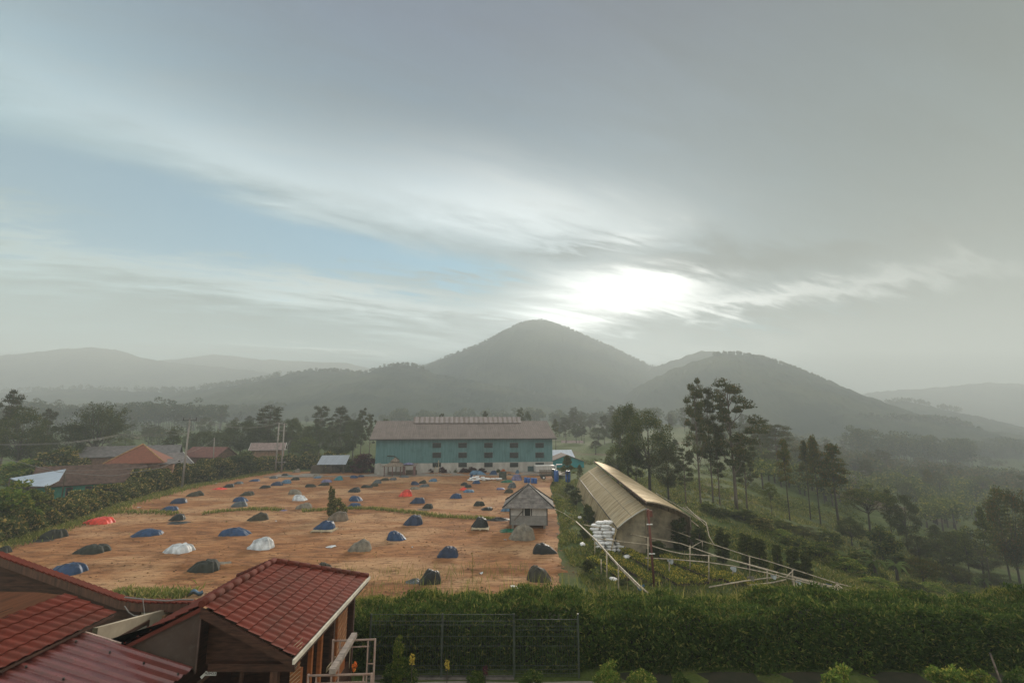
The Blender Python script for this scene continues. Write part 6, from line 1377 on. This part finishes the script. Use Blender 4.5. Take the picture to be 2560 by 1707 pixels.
def tile_sheet(top0, top1, bot0, bot1, courses, pitch, ax, rib=0.024, step=0.034, sub=4, per=8, kind='tile'):
    """tiled or ribbed slope between an upper and a lower edge; ribs follow the slope at a fixed pitch along axis ax"""
    t0, t1, b0, b1 = map(Vector, (top0, top1, bot0, bot1)); n = (t1 - t0).cross(b0 - t0).normalized(); n = n if n.z > 0 else -n
    L = max((t1 - t0).length, (b1 - b0).length); nv = int(L / pitch * per); nu = courses * sub; m = MB(); V = []
    for c in range(courses):
        for s in range(sub + 1):
            q = (c + s / sub) / courses; row = []
            for j in range(nv + 1):
                t = j / nv; p = t0.lerp(b0, q).lerp(t1.lerp(b1, q), t); ph = (p[ax] / pitch) % 1.0
                if kind == 'tile': h = rib * (0.5 + 0.5 * math.cos(6.28318 * ph)) ** 0.8 + step * (s / sub)
                else: h = rib * (1 if ph < .28 else (1 - (ph - .28) / .1 if ph < .38 else (0 if ph < .9 else (ph - .9) / .1)))
                row.append(p + n * h)
            V.append(row)
    w = nv + 1
    for c in range(courses):
        b = len(m.v)
        for s in range(sub + 1): m.v += [tuple(p) for p in V[c * (sub + 1) + s]]
        for s in range(sub):
            for j in range(nv): a = b + s * w + j; m.f.append((a, a + w, a + w + 1, a + 1)); m.sm.append(kind == 'tile')
        if c < courses - 1:   # the small front lip of each course
            b2 = len(m.v); m.v += [tuple(p) for p in V[c * (sub + 1) + sub]] + [tuple(p) for p in V[(c + 1) * (sub + 1)]]
            for j in range(nv): m.f.append((b2 + j, b2 + w + j, b2 + w + j + 1, b2 + j + 1)); m.sm.append(False)
    return m
def front_house():
    RX, RZ, YF, YB, XE, XW, ZE, YC = -6.95, 7.90, 11.30, 14.55, -4.80, -9.10, 6.84, 16.65
    root = empty('tiled_house', (0, 0, 0), 0, 'small timber house with a red tiled roof in the lower left foreground', 'house')
    A, B = (RX, YF, RZ), (RX, YB, RZ); E0, E1 = (XE, YF, ZE), (XE, YC, ZE); W0, W1 = (XW, YF, ZE), (XW, YC, ZE)
    rf = tile_sheet(A, B, E0, E1, 8, 0.24, 1).build('roof', M_RTILE, root)
    tile_sheet(A, B, W0, W1, 8, 0.24, 1).build('roof', M_RTILE, root)
    tile_sheet(B, (RX + .01, YB, RZ), W1, E1, 7, 0.20, 0).build('roof', M_RTILE, root)
    for a, b in ((A, B), (B, E1), (B, W1)):
        m = MB(); a, b = Vector(a), Vector(b); n = int((b - a).length / .38) + 1
        for i in range(n): p, q = a.lerp(b, i / n), a.lerp(b, (i + 1.06) / n if i < n - 1 else 1); m.tube([p + Vector((0, 0, .035)), q + Vector((0, 0, .055))], [.078, .082], 10)
        m.build('ridge_cap', M_RCAP, rf)
    m = MB(); m.slab([(RX, YF - .02, RZ - .02), (XE, YF - .02, ZE - .02), (XE, YF - .02, ZE - .20), (RX, YF - .02, RZ - .24)], .04, Vector((0, -1, 0))); m.build('barge_board', M_BWOOD, rf)
    m = MB(); m.slab([(RX, YF - .02, RZ - .02), (XW, YF - .02, ZE - .02), (XW, YF - .02, ZE - .10), (RX, YF - .02, RZ - .12)], .04, Vector((0, -1, 0))); m.build('barge_board', M_RCAP, rf)
    m = MB(); m.bar((XE + .05, YF - .12, ZE - .03), (XE + .05, YC + .05, ZE - .03), .05, .09); m.build('gutter', M_GUT, rf); m = MB(); m.bar((XE, YF, ZE - .12), (XE, YC, ZE - .12), .04, .14); m.build('eave_board', M_BWOOD, rf)
    m = MB(); m.poly([(XE, YF + .06, ZE - .20), (XE, YC, ZE - .20), (XE - .5, YC, ZE - .02), (XE - .5, YF + .06, ZE - .02)]); m.build('soffit', M_BWOOD, rf)
    zD = lambda x: 7.1 - (x + 8.6) * .279
    m = MB(); m.slab([(RX, YF + .03, RZ - .12), (RX, YF + .03, zD(RX) - .06), (XW + .05, YF + .03, zD(XW + .05) - .06), (XW + .05, YF + .03, ZE + .02)], .03, Vector((0, -1, 0))); m.build('gable_panel', M_PANEL, root)
    m = MB(); m.bar((RX + .02, YF, RZ - .2), (RX + .02, YF, zD(RX) - .1), .03, .03); m.build('panel_edge', mat('brown_trim', (.11, .07, .055), .6, .2, 3), root)
    m = MB(); yb = YF + .45
    m.slab([(RX - .05, yb, RZ - .1), (XE - .15, yb, ZE - .06), (XE - .15, yb, 6.50), (RX - .05, yb, 6.50)], .05, Vector((0, -1, 0))); m.build('gable_wall', M_BWOOD, root)
    m = MB(); m.box(((RX + XE) / 2, yb - .08, 6.50), (XE - RX - .2, .14, .16)); m.build('beam', M_BWOOD, root)
    for u in (690,):
        x = ony(u, 1670, yb).x; m = MB(); m.box((x, yb - .02, 5.0), (.16, .16, 3.0)); m.build('post', M_FASC, root)
    xc = ony(744, 1670, yb).x; m = MB(); m.box((xc, yb - .05, 4.95), (.24, .12, 3.0)); co = m.build('corner_panel', M_OWOOD, root)
    m = MB()
    for i in range(14): z = 5.9 + i * .085; m.bar((xc - .115, yb - .118, z - .10), (xc + .115, yb - .118, z + .10), .012, .012)
    m.build('plank_joint', PALE, co)
    xw = XE - .32
    for y0, y1, mt in ((YF + .9, YF + 1.02, M_OWOOD), (YF + 1.7, YF + 1.8, M_OWOOD), (YF + 2.3, YF + 2.42, M_OWOOD), (YF + 3.2, YF + 3.3, M_BWOOD), (YF + 3.5, YF + 4.3, M_OWOOD), (YF + 4.7, YF + 4.85, M_BWOOD)):
        m = MB(); m.box((xw, (y0 + y1) / 2, 5.0), (.10, y1 - y0, 3.3)); m.build('side_post', mt, root)
    m = MB()
    for i in range(9): z = 5.0 + i * .17; m.bar((xw + .056, YF + 3.52, z), (xw + .056, YF + 4.28, z + .35), .012, .012)
    m.build('plank_joint', PALE, root)
    m = MB(); m.box((xw, YF + 2.4, 3.95), (.12, 4.6, 1.3)); m.build('side_wall', M_BWOOD, root)
    m = MB(); m.box((RX, YC - .6, 5.0), (3.9, .1, 3.3)); m.box((XW + .35, (YF + YC) / 2 + .3, 5.0), (.1, YC - YF - 1, 3.3)); m.build('rear_wall', M_BWOOD, root)
    m = MB(); m.bar((RX - .3, YF + .6, 6.0), (RX + .75, YF + 1.6, 6.9), .06); m.bar((RX + .35, YF + 1.2, 5.0), (RX + .45, YF + 1.2, 6.5), .07); m.build('inner_timber', M_FASC, root)
    # direction sign hanging under the gable
    s = ony(527, 1682, YF + .40); sg = empty('direction_sign', s, 0, 'small white direction sign with an arrow under the gable of the tiled house', 'sign')
    m = MB(); m.box((0, 0, 0), (.25, .015, .085)); m.build('board', WHT, sg)
    m = MB(); m.slab([(-.125, -.0075, -.0425), (-.125, -.0075, .03), (-.23, -.0075, -.07), (-.19, -.0075, -.115)], .015, Vector((0, -1, 0))); m.build('arrow', WHT, sg)
    f = bpy.data.curves.new('lettering', 'FONT'); f.body = 'MUSHOLA'; f.size = .068; f.align_x = 'CENTER'; f.align_y = 'CENTER'; f.extrude = .002
    tmp = bpy.data.objects.new('lettering_curve', f); COL.objects.link(tmp); dg = bpy.context.evaluated_depsgraph_get(); me = bpy.data.meshes.new_from_object(tmp.evaluated_get(dg)); bpy.data.objects.remove(tmp); me.name = 'lettering'; me.materials.clear()
    t = link('lettering', me, M_DARK, sg, (0, -.011, 0)); t.rotation_euler = (R(90), 0, 0); t.scale = (.80, 1, 1)
    # ground, paving
    m = MB(); m.grid(lambda i, j: (-9 + 13 * i, 9 + 8.2 * j, 3.43 + .02 * math.sin(i * 20 + j * 9)), 20, 10); tag(m.build('pavement', M_CONC), kind='structure')
front_house()
def timber_house():
    root = empty('timber_house', (0, 0, 0), 0, 'large timber house with swept tiled edge and red lower roofs, lower left corner', 'house')
    e = [ony(-160, 1335, 14.0), ony(0, 1391, 14.0), ony(150, 1445, 14.0), ony(300, 1499, 14.0), ony(345, 1506, 14.0), ony(486, 1508, 14.0)]
    bk = [p + Vector((0, 3.4, -2.3)) for p in e]; r = MB()
    for a, b, c, d in zip(e[:-1], e[1:], bk[1:], bk[:-1]): r.slab([a, b, c, d], .05)
    rf = r.build('upper_roof', M_RTILE, root)
    t = MB(); n = 46
    def along(q):
        L = [0]
        for a, b in zip(e[:-1], e[1:]): L.append(L[-1] + (b - a).length)
        s = q * L[-1]
        for i in range(len(e) - 1):
            if s <= L[i + 1] or i == len(e) - 2: return e[i].lerp(e[i + 1], (s - L[i]) / (L[i + 1] - L[i]))
    for i in range(n):
        a, b = along(i / n), along((i + 1.12) / n if i < n - 1 else 1); t.bar(a + Vector((0, .06, .045)), b + Vector((0, .06, .015)), .22, .035)
    t.build('verge_tiles', M_RTILE, rf)
    f = MB()
    for a, b in zip(e[:-1], e[1:]): f.slab([a + Vector((0, -.05, -.0)), b + Vector((0, -.05, -.0)), b + Vector((0, -.05, -.21)), a + Vector((0, -.05, -.21))], .04, Vector((0, -1, 0)))
    f.build('fascia', M_FASC, rf)
    s = MB(); 
    for a, b in zip(e[:-1], e[1:]): s.poly([a + Vector((0, 0, -.2)), b + Vector((0, 0, -.2)), b + Vector((0, 1.2, -1.0)), a + Vector((0, 1.2, -1.0))])
    s.build('soffit', M_BWOOD, rf)
    # walls
    w = MB(); ee = [p + Vector((0, .13, -.19)) for p in e[:5]]; w.slab(ee + [Vector((ee[-1].x, 14.13, 3.4)), Vector((ee[0].x, 14.13, 3.4))], .10, Vector((0, -1, 0))); w.build('rear_wall', M_BWOOD, root)
    w = MB(); zt = lambda y: 7.95 + .10 * (y - 9)
    w.slab([(-10.75, 6.0, 7.2), (-10.75, 12.1, 7.2), (-10.75, 12.1, 7.85), (-10.75, 11.4, 8.15), (-10.75, 10.0, 8.65), (-10.75, 6.0, 9.3)], .08, Vector((1, 0, 0))); wo = w.build('plank_wall', mat('planked_wood', (0.165, 0.062, 0.026), .55, .3, 2.0, col2=(0.085, .032, .014), stretch=(1, .5, 14), bump=.5, spec=.35), root)
    q = MB()
    for i in range(8): q.bar((-10.665, 6.0, 7.45 + i * .15), (-10.665, 12.0 - .30 * i, 7.45 + i * .15), .012, .012)
    q.build('plank_joint', M_BWOOD, wo)
    c = MB(); c.slab([(-9.60, 11.8, 4.0), (-9.60, 14.2, 4.0), (-9.60, 14.2, 6.78), (-9.60, 11.8, 7.25)], .12, Vector((1, 0, 0))); c.slab([(-11.6, 14.16, 4.0), (-9.6, 14.16, 4.0), (-9.6, 14.16, 6.8), (-11.6, 14.16, 7.2)], .1, Vector((0, -1, 0))); cw = c.build('cream_wall', M_CREAM, root)
    c = MB(); c.box((-9.585, 12.65, 6.30), (.05, 1.5, 1.0)); wf = c.build('window', M_BWOOD, root); c = MB(); c.box((-9.555, 12.60, 6.27), (.03, 1.36, .88)); c.build('pane', mat('pale_glass', (.30, .28, .22), .25, .2, 1.2, spec=.5), wf)
    c = MB(); c.box((-9.62, 14.05, 5.2), (.16, .28, 3.0)); c.build('corner_board', mat('pale_orange_wood', (.36, .22, .13), .6, .2, 3, stretch=(1, 1, 6)), root)
    c = MB(); c.bar((-9.5, 14.3, 6.0), (-9.05, 14.9, 6.95), .10); c.bar((-9.35, 14.3, 6.0), (-8.9, 14.9, 6.95), .05); c.build('strut', MATS['pale_orange_wood'], root)
    # lower roofs
    tile_sheet((-10.72, 4.0, 7.90), (-10.72, 12.05, 7.90), (-9.42, 4.0, 7.46), (-9.42, 12.05, 7.46), 4, 0.22, 1).build('lower_roof', M_RTILE, root)
    z = lambda x: 7.1 - (x + 8.6) * .279
    tile_sheet((-9.75, 4.0, z(-9.75)), (-9.75, 11.24, z(-9.75)), (-6.97, 4.0, z(-6.97)), (-6.97, 11.24, z(-6.97)), 1, 0.26, 1, rib=.045, sub=6, per=20, kind='rib').build('ribbed_roof', M_RPLAS, root)
    g = MB(); g.bar((-9.75, 11.27, z(-9.75) + .03), (-8.62, 11.27, z(-8.62) + .03), .03, .05); g.build('flashing', mat('pale_flashing', (.42, .30, .25), .4, .2, 3), root)
    g = MB()
    for i in range(16): x = -9.3 + (i % 4) * .75; y = 10.9 - (i // 4) * 1.04; g.tube([(x, y, z(x) + .03), (x, y, z(x) + .075)], .018, 6)
    g.build('roof_screws', M_STEEL, root)
    g = MB(); g.bar((-9.43, 4.0, 7.43), (-9.43, 12.0, 7.43), .03, .05); g.build('eave_board', M_BWOOD, root)
    g = MB(); g.box((-8.4, 7.6, 4.8), (2.6, 6.8, .08)); g.box((-7.2, 7.6, 5.0), (.1, 6.6, 3.2)); g.build('porch_floor', M_BWOOD, root)
    P = lambda u, v, y=13.6: ony(u, v, y)
    wire([P(312, 1492, 13.85), P(360, 1497, 13.85), P(415, 1501, 13.85), P(450, 1498, 13.85), P(484, 1498, 13.85)], .02, 'white cable lying along the tiled edge of the timber house')
    wire([P(311, 1514), P(322, 1530), P(335, 1538), P(358, 1541)], .014, 'loose grey cable looping under the tiled edge of the timber house'); wire([P(357, 1498), P(361, 1530), P(367, 1573, 13.3)], .012, 'thin cable hanging straight down before the cream wall')
timber_house()
def scaffold():
    PIPE = mat('rusty_scaffold_pipe', (0.20, 0.105, 0.07), 0.7, 0.3, 6, col2=(.28, .22, .18))
    def frame(u0, u1, vt, y, label, extra):
        a, b = ony(u0, vt, y), ony(u1, vt - 3, y); root = empty('scaffold_frame', (a.x, y, 3.4), 0, label, 'scaffold', 'scaffold frames by the tiled house'); W = b.x - a.x; H = a.z - 3.4
        def pipe(n, *pts, r=.024): m = MB(); m.tube(pts, r, 8); m.build(n, PIPE, root)
        pipe('upright', (0, 0, 0), (0, 0, H + .03)); pipe('upright', (W, 0, 0), (W, 0, H + .05)); pipe('top_rail', (0, 0, H), (W, 0, H + .03))
        pipe('inner_rail', (.14, 0, H - .15), (W - .14, 0, H - .12), r=.018); pipe('inner_upright', (.17, 0, 0), (.17, 0, H), r=.018); pipe('inner_upright', (W - .17, 0, 0), (W - .17, 0, H), r=.018)
        for z in (H - .5, H - .95): pipe('rung', (W - .17, 0, z), (W, 0, z), r=.015); pipe('rung', (0, 0, z), (.17, 0, z), r=.015)
        return root
    frame(833, 938, 1601, 12.3, 'rusty scaffold frame standing right of the tiled house, rear one', 1); frame(771, 929, 1688, 11.0, 'rusty scaffold frame standing right of the tiled house, front one', 0)
    m = MB(); p0, p1 = ony(830, 1684, 10.95) + Vector((0, 0, .05)), ony(886, 1589, 12.45) + Vector((0, 0, .03)); m.bar(p0, p1, .13, .10); tag(m.build('timber_beam', mat('grey_timber', (.26, .21, .175), .8, .2, 3, stretch=(1, 5, 1))), 'grey squared timber laid across the two scaffold frames', 'beam')
    m = MB(); p = ony(876, 1612, 12.3); m.tube([p, p + Vector((0, 0, -.5))], .008, 5); tag(m.build('hanging_cord', PALE), 'thin pale cord hanging from the rear scaffold frame', 'cord')
    m = MB(); q = [ony(u, v, 11.6) for u, v in ((838, 1640), (832, 1660), (824, 1668), (815, 1680), (818, 1668), (828, 1655))]; m.tube(q, .014, 5); tag(m.build('rope', PALE), 'pale rope looped on the left of the scaffold', 'rope')
    p = ony(885, 1668, 11.4); C, D = cluster([p, p + Vector((.02, 0, .05))], .05, 14, 1, rng); V, Fq = leaf_quads(C, .07, .7, None, rng); tag(link('flower', np_mesh('flower', V, Fq), LM['orange']), 'single orange flower between the scaffold frames', 'flower'); m = MB(); m.tube([(p.x, p.y, 3.4), p], .008, 5); m.build('stem', BARKD, bpy.data.objects['flower'])
scaffold()
# ---- welded mesh fence in front of the hedge
def fence():
    y = 17.5; zt = ony(1285, 1534, y).z; zb = ony(1285, 1690, y).z; FM = mat('green_grey_fence', (0.048, 0.058, 0.044), .5, .2, 4, spec=.4); root = empty('mesh_fence', (0, y, zb), 0, 'tall green grey welded mesh fence in front of the long hedge', 'fence'); H = zt - zb
    xs = [ony(u, 1600, y).x for u in (925, 1105, 1285, 1446)]
    for i, x in enumerate(xs[:-1] if False else xs):
        m = MB(); m.box((x, 0, H / 2 - .05), (.05, .05, H + .12)); m.build('post', FM, root)
    for i, (a, b) in enumerate(zip(xs[:-1], xs[1:])):
        dz = -.16 if i >= 2 else 0.0; m = MB(); n = int((b - a) / .085)
        for k in range(n + 1): x = a + .05 + (b - a - .1) * k / n; m.bar((x, 0, .02), (x, 0, H + dz), .008)
        for z in (.02, .10, .22, .34, .95, 1.25, H + dz - .34, H + dz - .22, H + dz - .01): m.bar((a + .03, -.008, z), (b - .03, -.008, z), .012)
        m.build('mesh_panel', FM, root)
    k = MB(); k.box(((xs[0] + xs[2]) / 2, 17.5, zb - .20), (xs[2] - xs[0], .28, .36)); tag(k.build('kerb', mat('dark_concrete', (.15, .13, .11), .9, .3, 2)), kind='structure')
fence()
def front_hedge():
    rs = np.random.RandomState(44); X0, X1 = -8.5, 27.0; root = empty('hedge', (0, 0, 0), 0, 'long dense clipped hedge running across the foreground behind the mesh fence', 'hedge')
    def top(x): return 5.16 + .16 * np.sin(x * .55 + 1) + .12 * np.sin(x * 1.3) + .10 * np.sin(x * 3.1 + .5)
    n = 105000; X = rs.uniform(X0, X1, n); q = rs.rand(n)
    Y = np.where(q < .6, 18.0 + rs.normal(size=n) * .10 + .14 * np.sin(X * 2.7) * np.sin(X * .9), rs.uniform(18.0, 20.9, n)); T = top(X)
    Z = np.where(q < .6, 3.35 + (T - 3.35) * rs.rand(n) ** .9, T + rs.normal(size=n) * .09 - .10 * (Y - 18) + .06 * np.sin(Y * 5 + X * 3))
    Y = Y + np.where(q < .6, .22 * np.clip((Z - T + .5) / .5, 0, 1) ** 2, 0)
    ln = fbm(X * 1.3, Z * 1.6 + Y, 3); k = np.ones(n, bool); C = np.stack([X, Y + np.where(q < .6, -.20 * ln, 0), Z + np.where(q >= .6, .30 * ln, 0)], 1)[k]
    V, Fq = leaf_quads(C, .17, .30, np.where((q[k] < .6)[:, None], np.array([0, -.7, .35]), np.array([0, -.1, .9])), rs, jitter=1.2); link('foliage', np_mesh('hedge_foliage', V, Fq), LM['front'], root)
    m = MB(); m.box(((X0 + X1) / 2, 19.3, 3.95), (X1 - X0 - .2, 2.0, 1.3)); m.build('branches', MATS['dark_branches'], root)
    n = 52000; X = rs.uniform(X0, X1, n); Y = rs.uniform(18.15, 21.6, n); den = fbm(X / 1.2, Y / .8, 3); k = den > -.22; X, Y = X[k], Y[k]
    V, F_ = blades(np.stack([X, Y, top(X) - .15 - .10 * (Y - 18)], 1), .17, .026, rs, .6); tag(link('grass', np_mesh('grass', V, F_), LM['grass']), kind='stuff')
    # taller seeding stems
    n = 150; X = rs.uniform(-4.5, 9, n); Y = rs.uniform(19.2, 21.5, n); V, F_ = blades(np.stack([X, Y  , top(X) - .35], 1), .75, .02, rs, .18); tag(link('grass', np_mesh('grass', V, F_), LM['grass']), kind='stuff')
front_hedge()
u_ = ony(1181, 1380, 21); m_ = MB(); m_.tube([(u_.x, 21, 5.3), (u_.x + .02, 21, u_.z - .3), u_], [.012, .009, .004], 5)
for i_ in range(5): z_ = u_.z - .12 - i_ * .16; m_.bar((u_.x, 21, z_), (u_.x + (.06 if i_ % 2 else -.06), 21, z_ + .06), .012)
tag(m_.build('tall_weed', LM['grass']), 'single tall weed stem rising above the hedge in front of the field', 'weed')
# ---- garden plants in front of the fence
for kind, s, u, y, vt, w, lf, t in [('bush', 2, 1000, 16.8, 1640, 1.25, 'front', 'broad leafy shrub in front of the fence, right of the scaffold'), ('column', 1, 997, 16.6, 1582, .42, 'bright', 'narrow shoot rising out of the leafy shrub right of the scaffold'), ('bush', 1, 1190, 16.9, 1672, .7, 'front', 'small plant at the fence foot left of the middle post'), ('bush', 3, 1330, 16.5, 1672, .9, 'front', 'small plant at the fence foot right of the middle post'),
        ('bush', 2, 1520, 16.2, 1648, 1.1, 'bright', 'young leafy plant in front of the hedge, left of two'), ('bush', 1, 1600, 16.2, 1655, 1.1, 'bright', 'young leafy plant in front of the hedge, right of two'), ('bush', 3, 1700, 16.4, 1680, .8, 'front', 'low plant in front of the hedge near the two young plants'), ('bush', 2, 2092, 15.0, 1652, 1.15, 'bright', 'yellow green shrub cut by the lower picture edge, left of the larger one'),
        ('bush', 1, 2375, 15.2, 1640, 1.5, 'bright', 'large yellow green shrub cut by the lower edge near the right corner'), ('bush', 3, 2450, 15.0, 1668, 1.1, 'bright', 'lower lobe of yellow green shrub right of the large one'), ('bush', 2, 2535, 15.4, 1662, .9, 'front', 'darker shrub in the lower right corner'), ('bush', 1, 2030, 14.8, 1690, .7, 'bright', 'low spiky plant left of the yellow green shrub')]:
    p = ony(u, vt, y); r_ = plant(kind, s, (p.x, y, 3.4), p.z - 3.4, w, t, 'garden plants before the fence', leaf=lf)
for u, v, y, c, t in ((1118, 1668, 16.9, 'flower', 'pale yellow flower cluster at the fence foot left of the middle post'), (1030, 1655, 16.2, 'flower', 'yellow flower spike beside the leafy shrub'), (1214, 1682, 16.9, 'purple', 'dark red flower near the middle fence post')):
    p = ony(u, v, y); C, D = cluster([p + Vector((0, 0, z)) for z in (0, .08, .16)], .09, 26, 1, rng); V, Fq = leaf_quads(C, .07, .6, None, rng); o = link('flower', np_mesh('flower', V, Fq), LM[c]); tag(o, t, 'flower', 'flowers before the fence'); m_ = MB(); m_.tube([(p.x, p.y, 3.4), p], .012, 5); m_.build('stem', BARKD, o)
m_ = MB(); m_.tube([ony(2475, 1632, 16.8), ony(2505, 1712, 15.8), Vector((ony(2505, 1712, 15.8).x + .25, 15.2, 3.4))], .03, 6); tag(m_.build('stake', WOOD), 'thin bare stick leaning in front of the hedge at lower right', 'stick')

m_ = MB(); m_.grid(lambda i, j: (3.2 + 27 * i, 8.5 + 9.3 * j, 3.425 + .03 * math.sin(i * 60 + j * 5) + .02 * math.sin(j * 31)), 60, 20); tag(m_.build('yard_shade_sheet', mat('painted_yard_shade', (.040, .032, .018), .95, .4, 2.0, col2=(.018, .022, .009), bump=.5)), kind='structure')  # added dark sheet; its colour stands in for shade on the yard
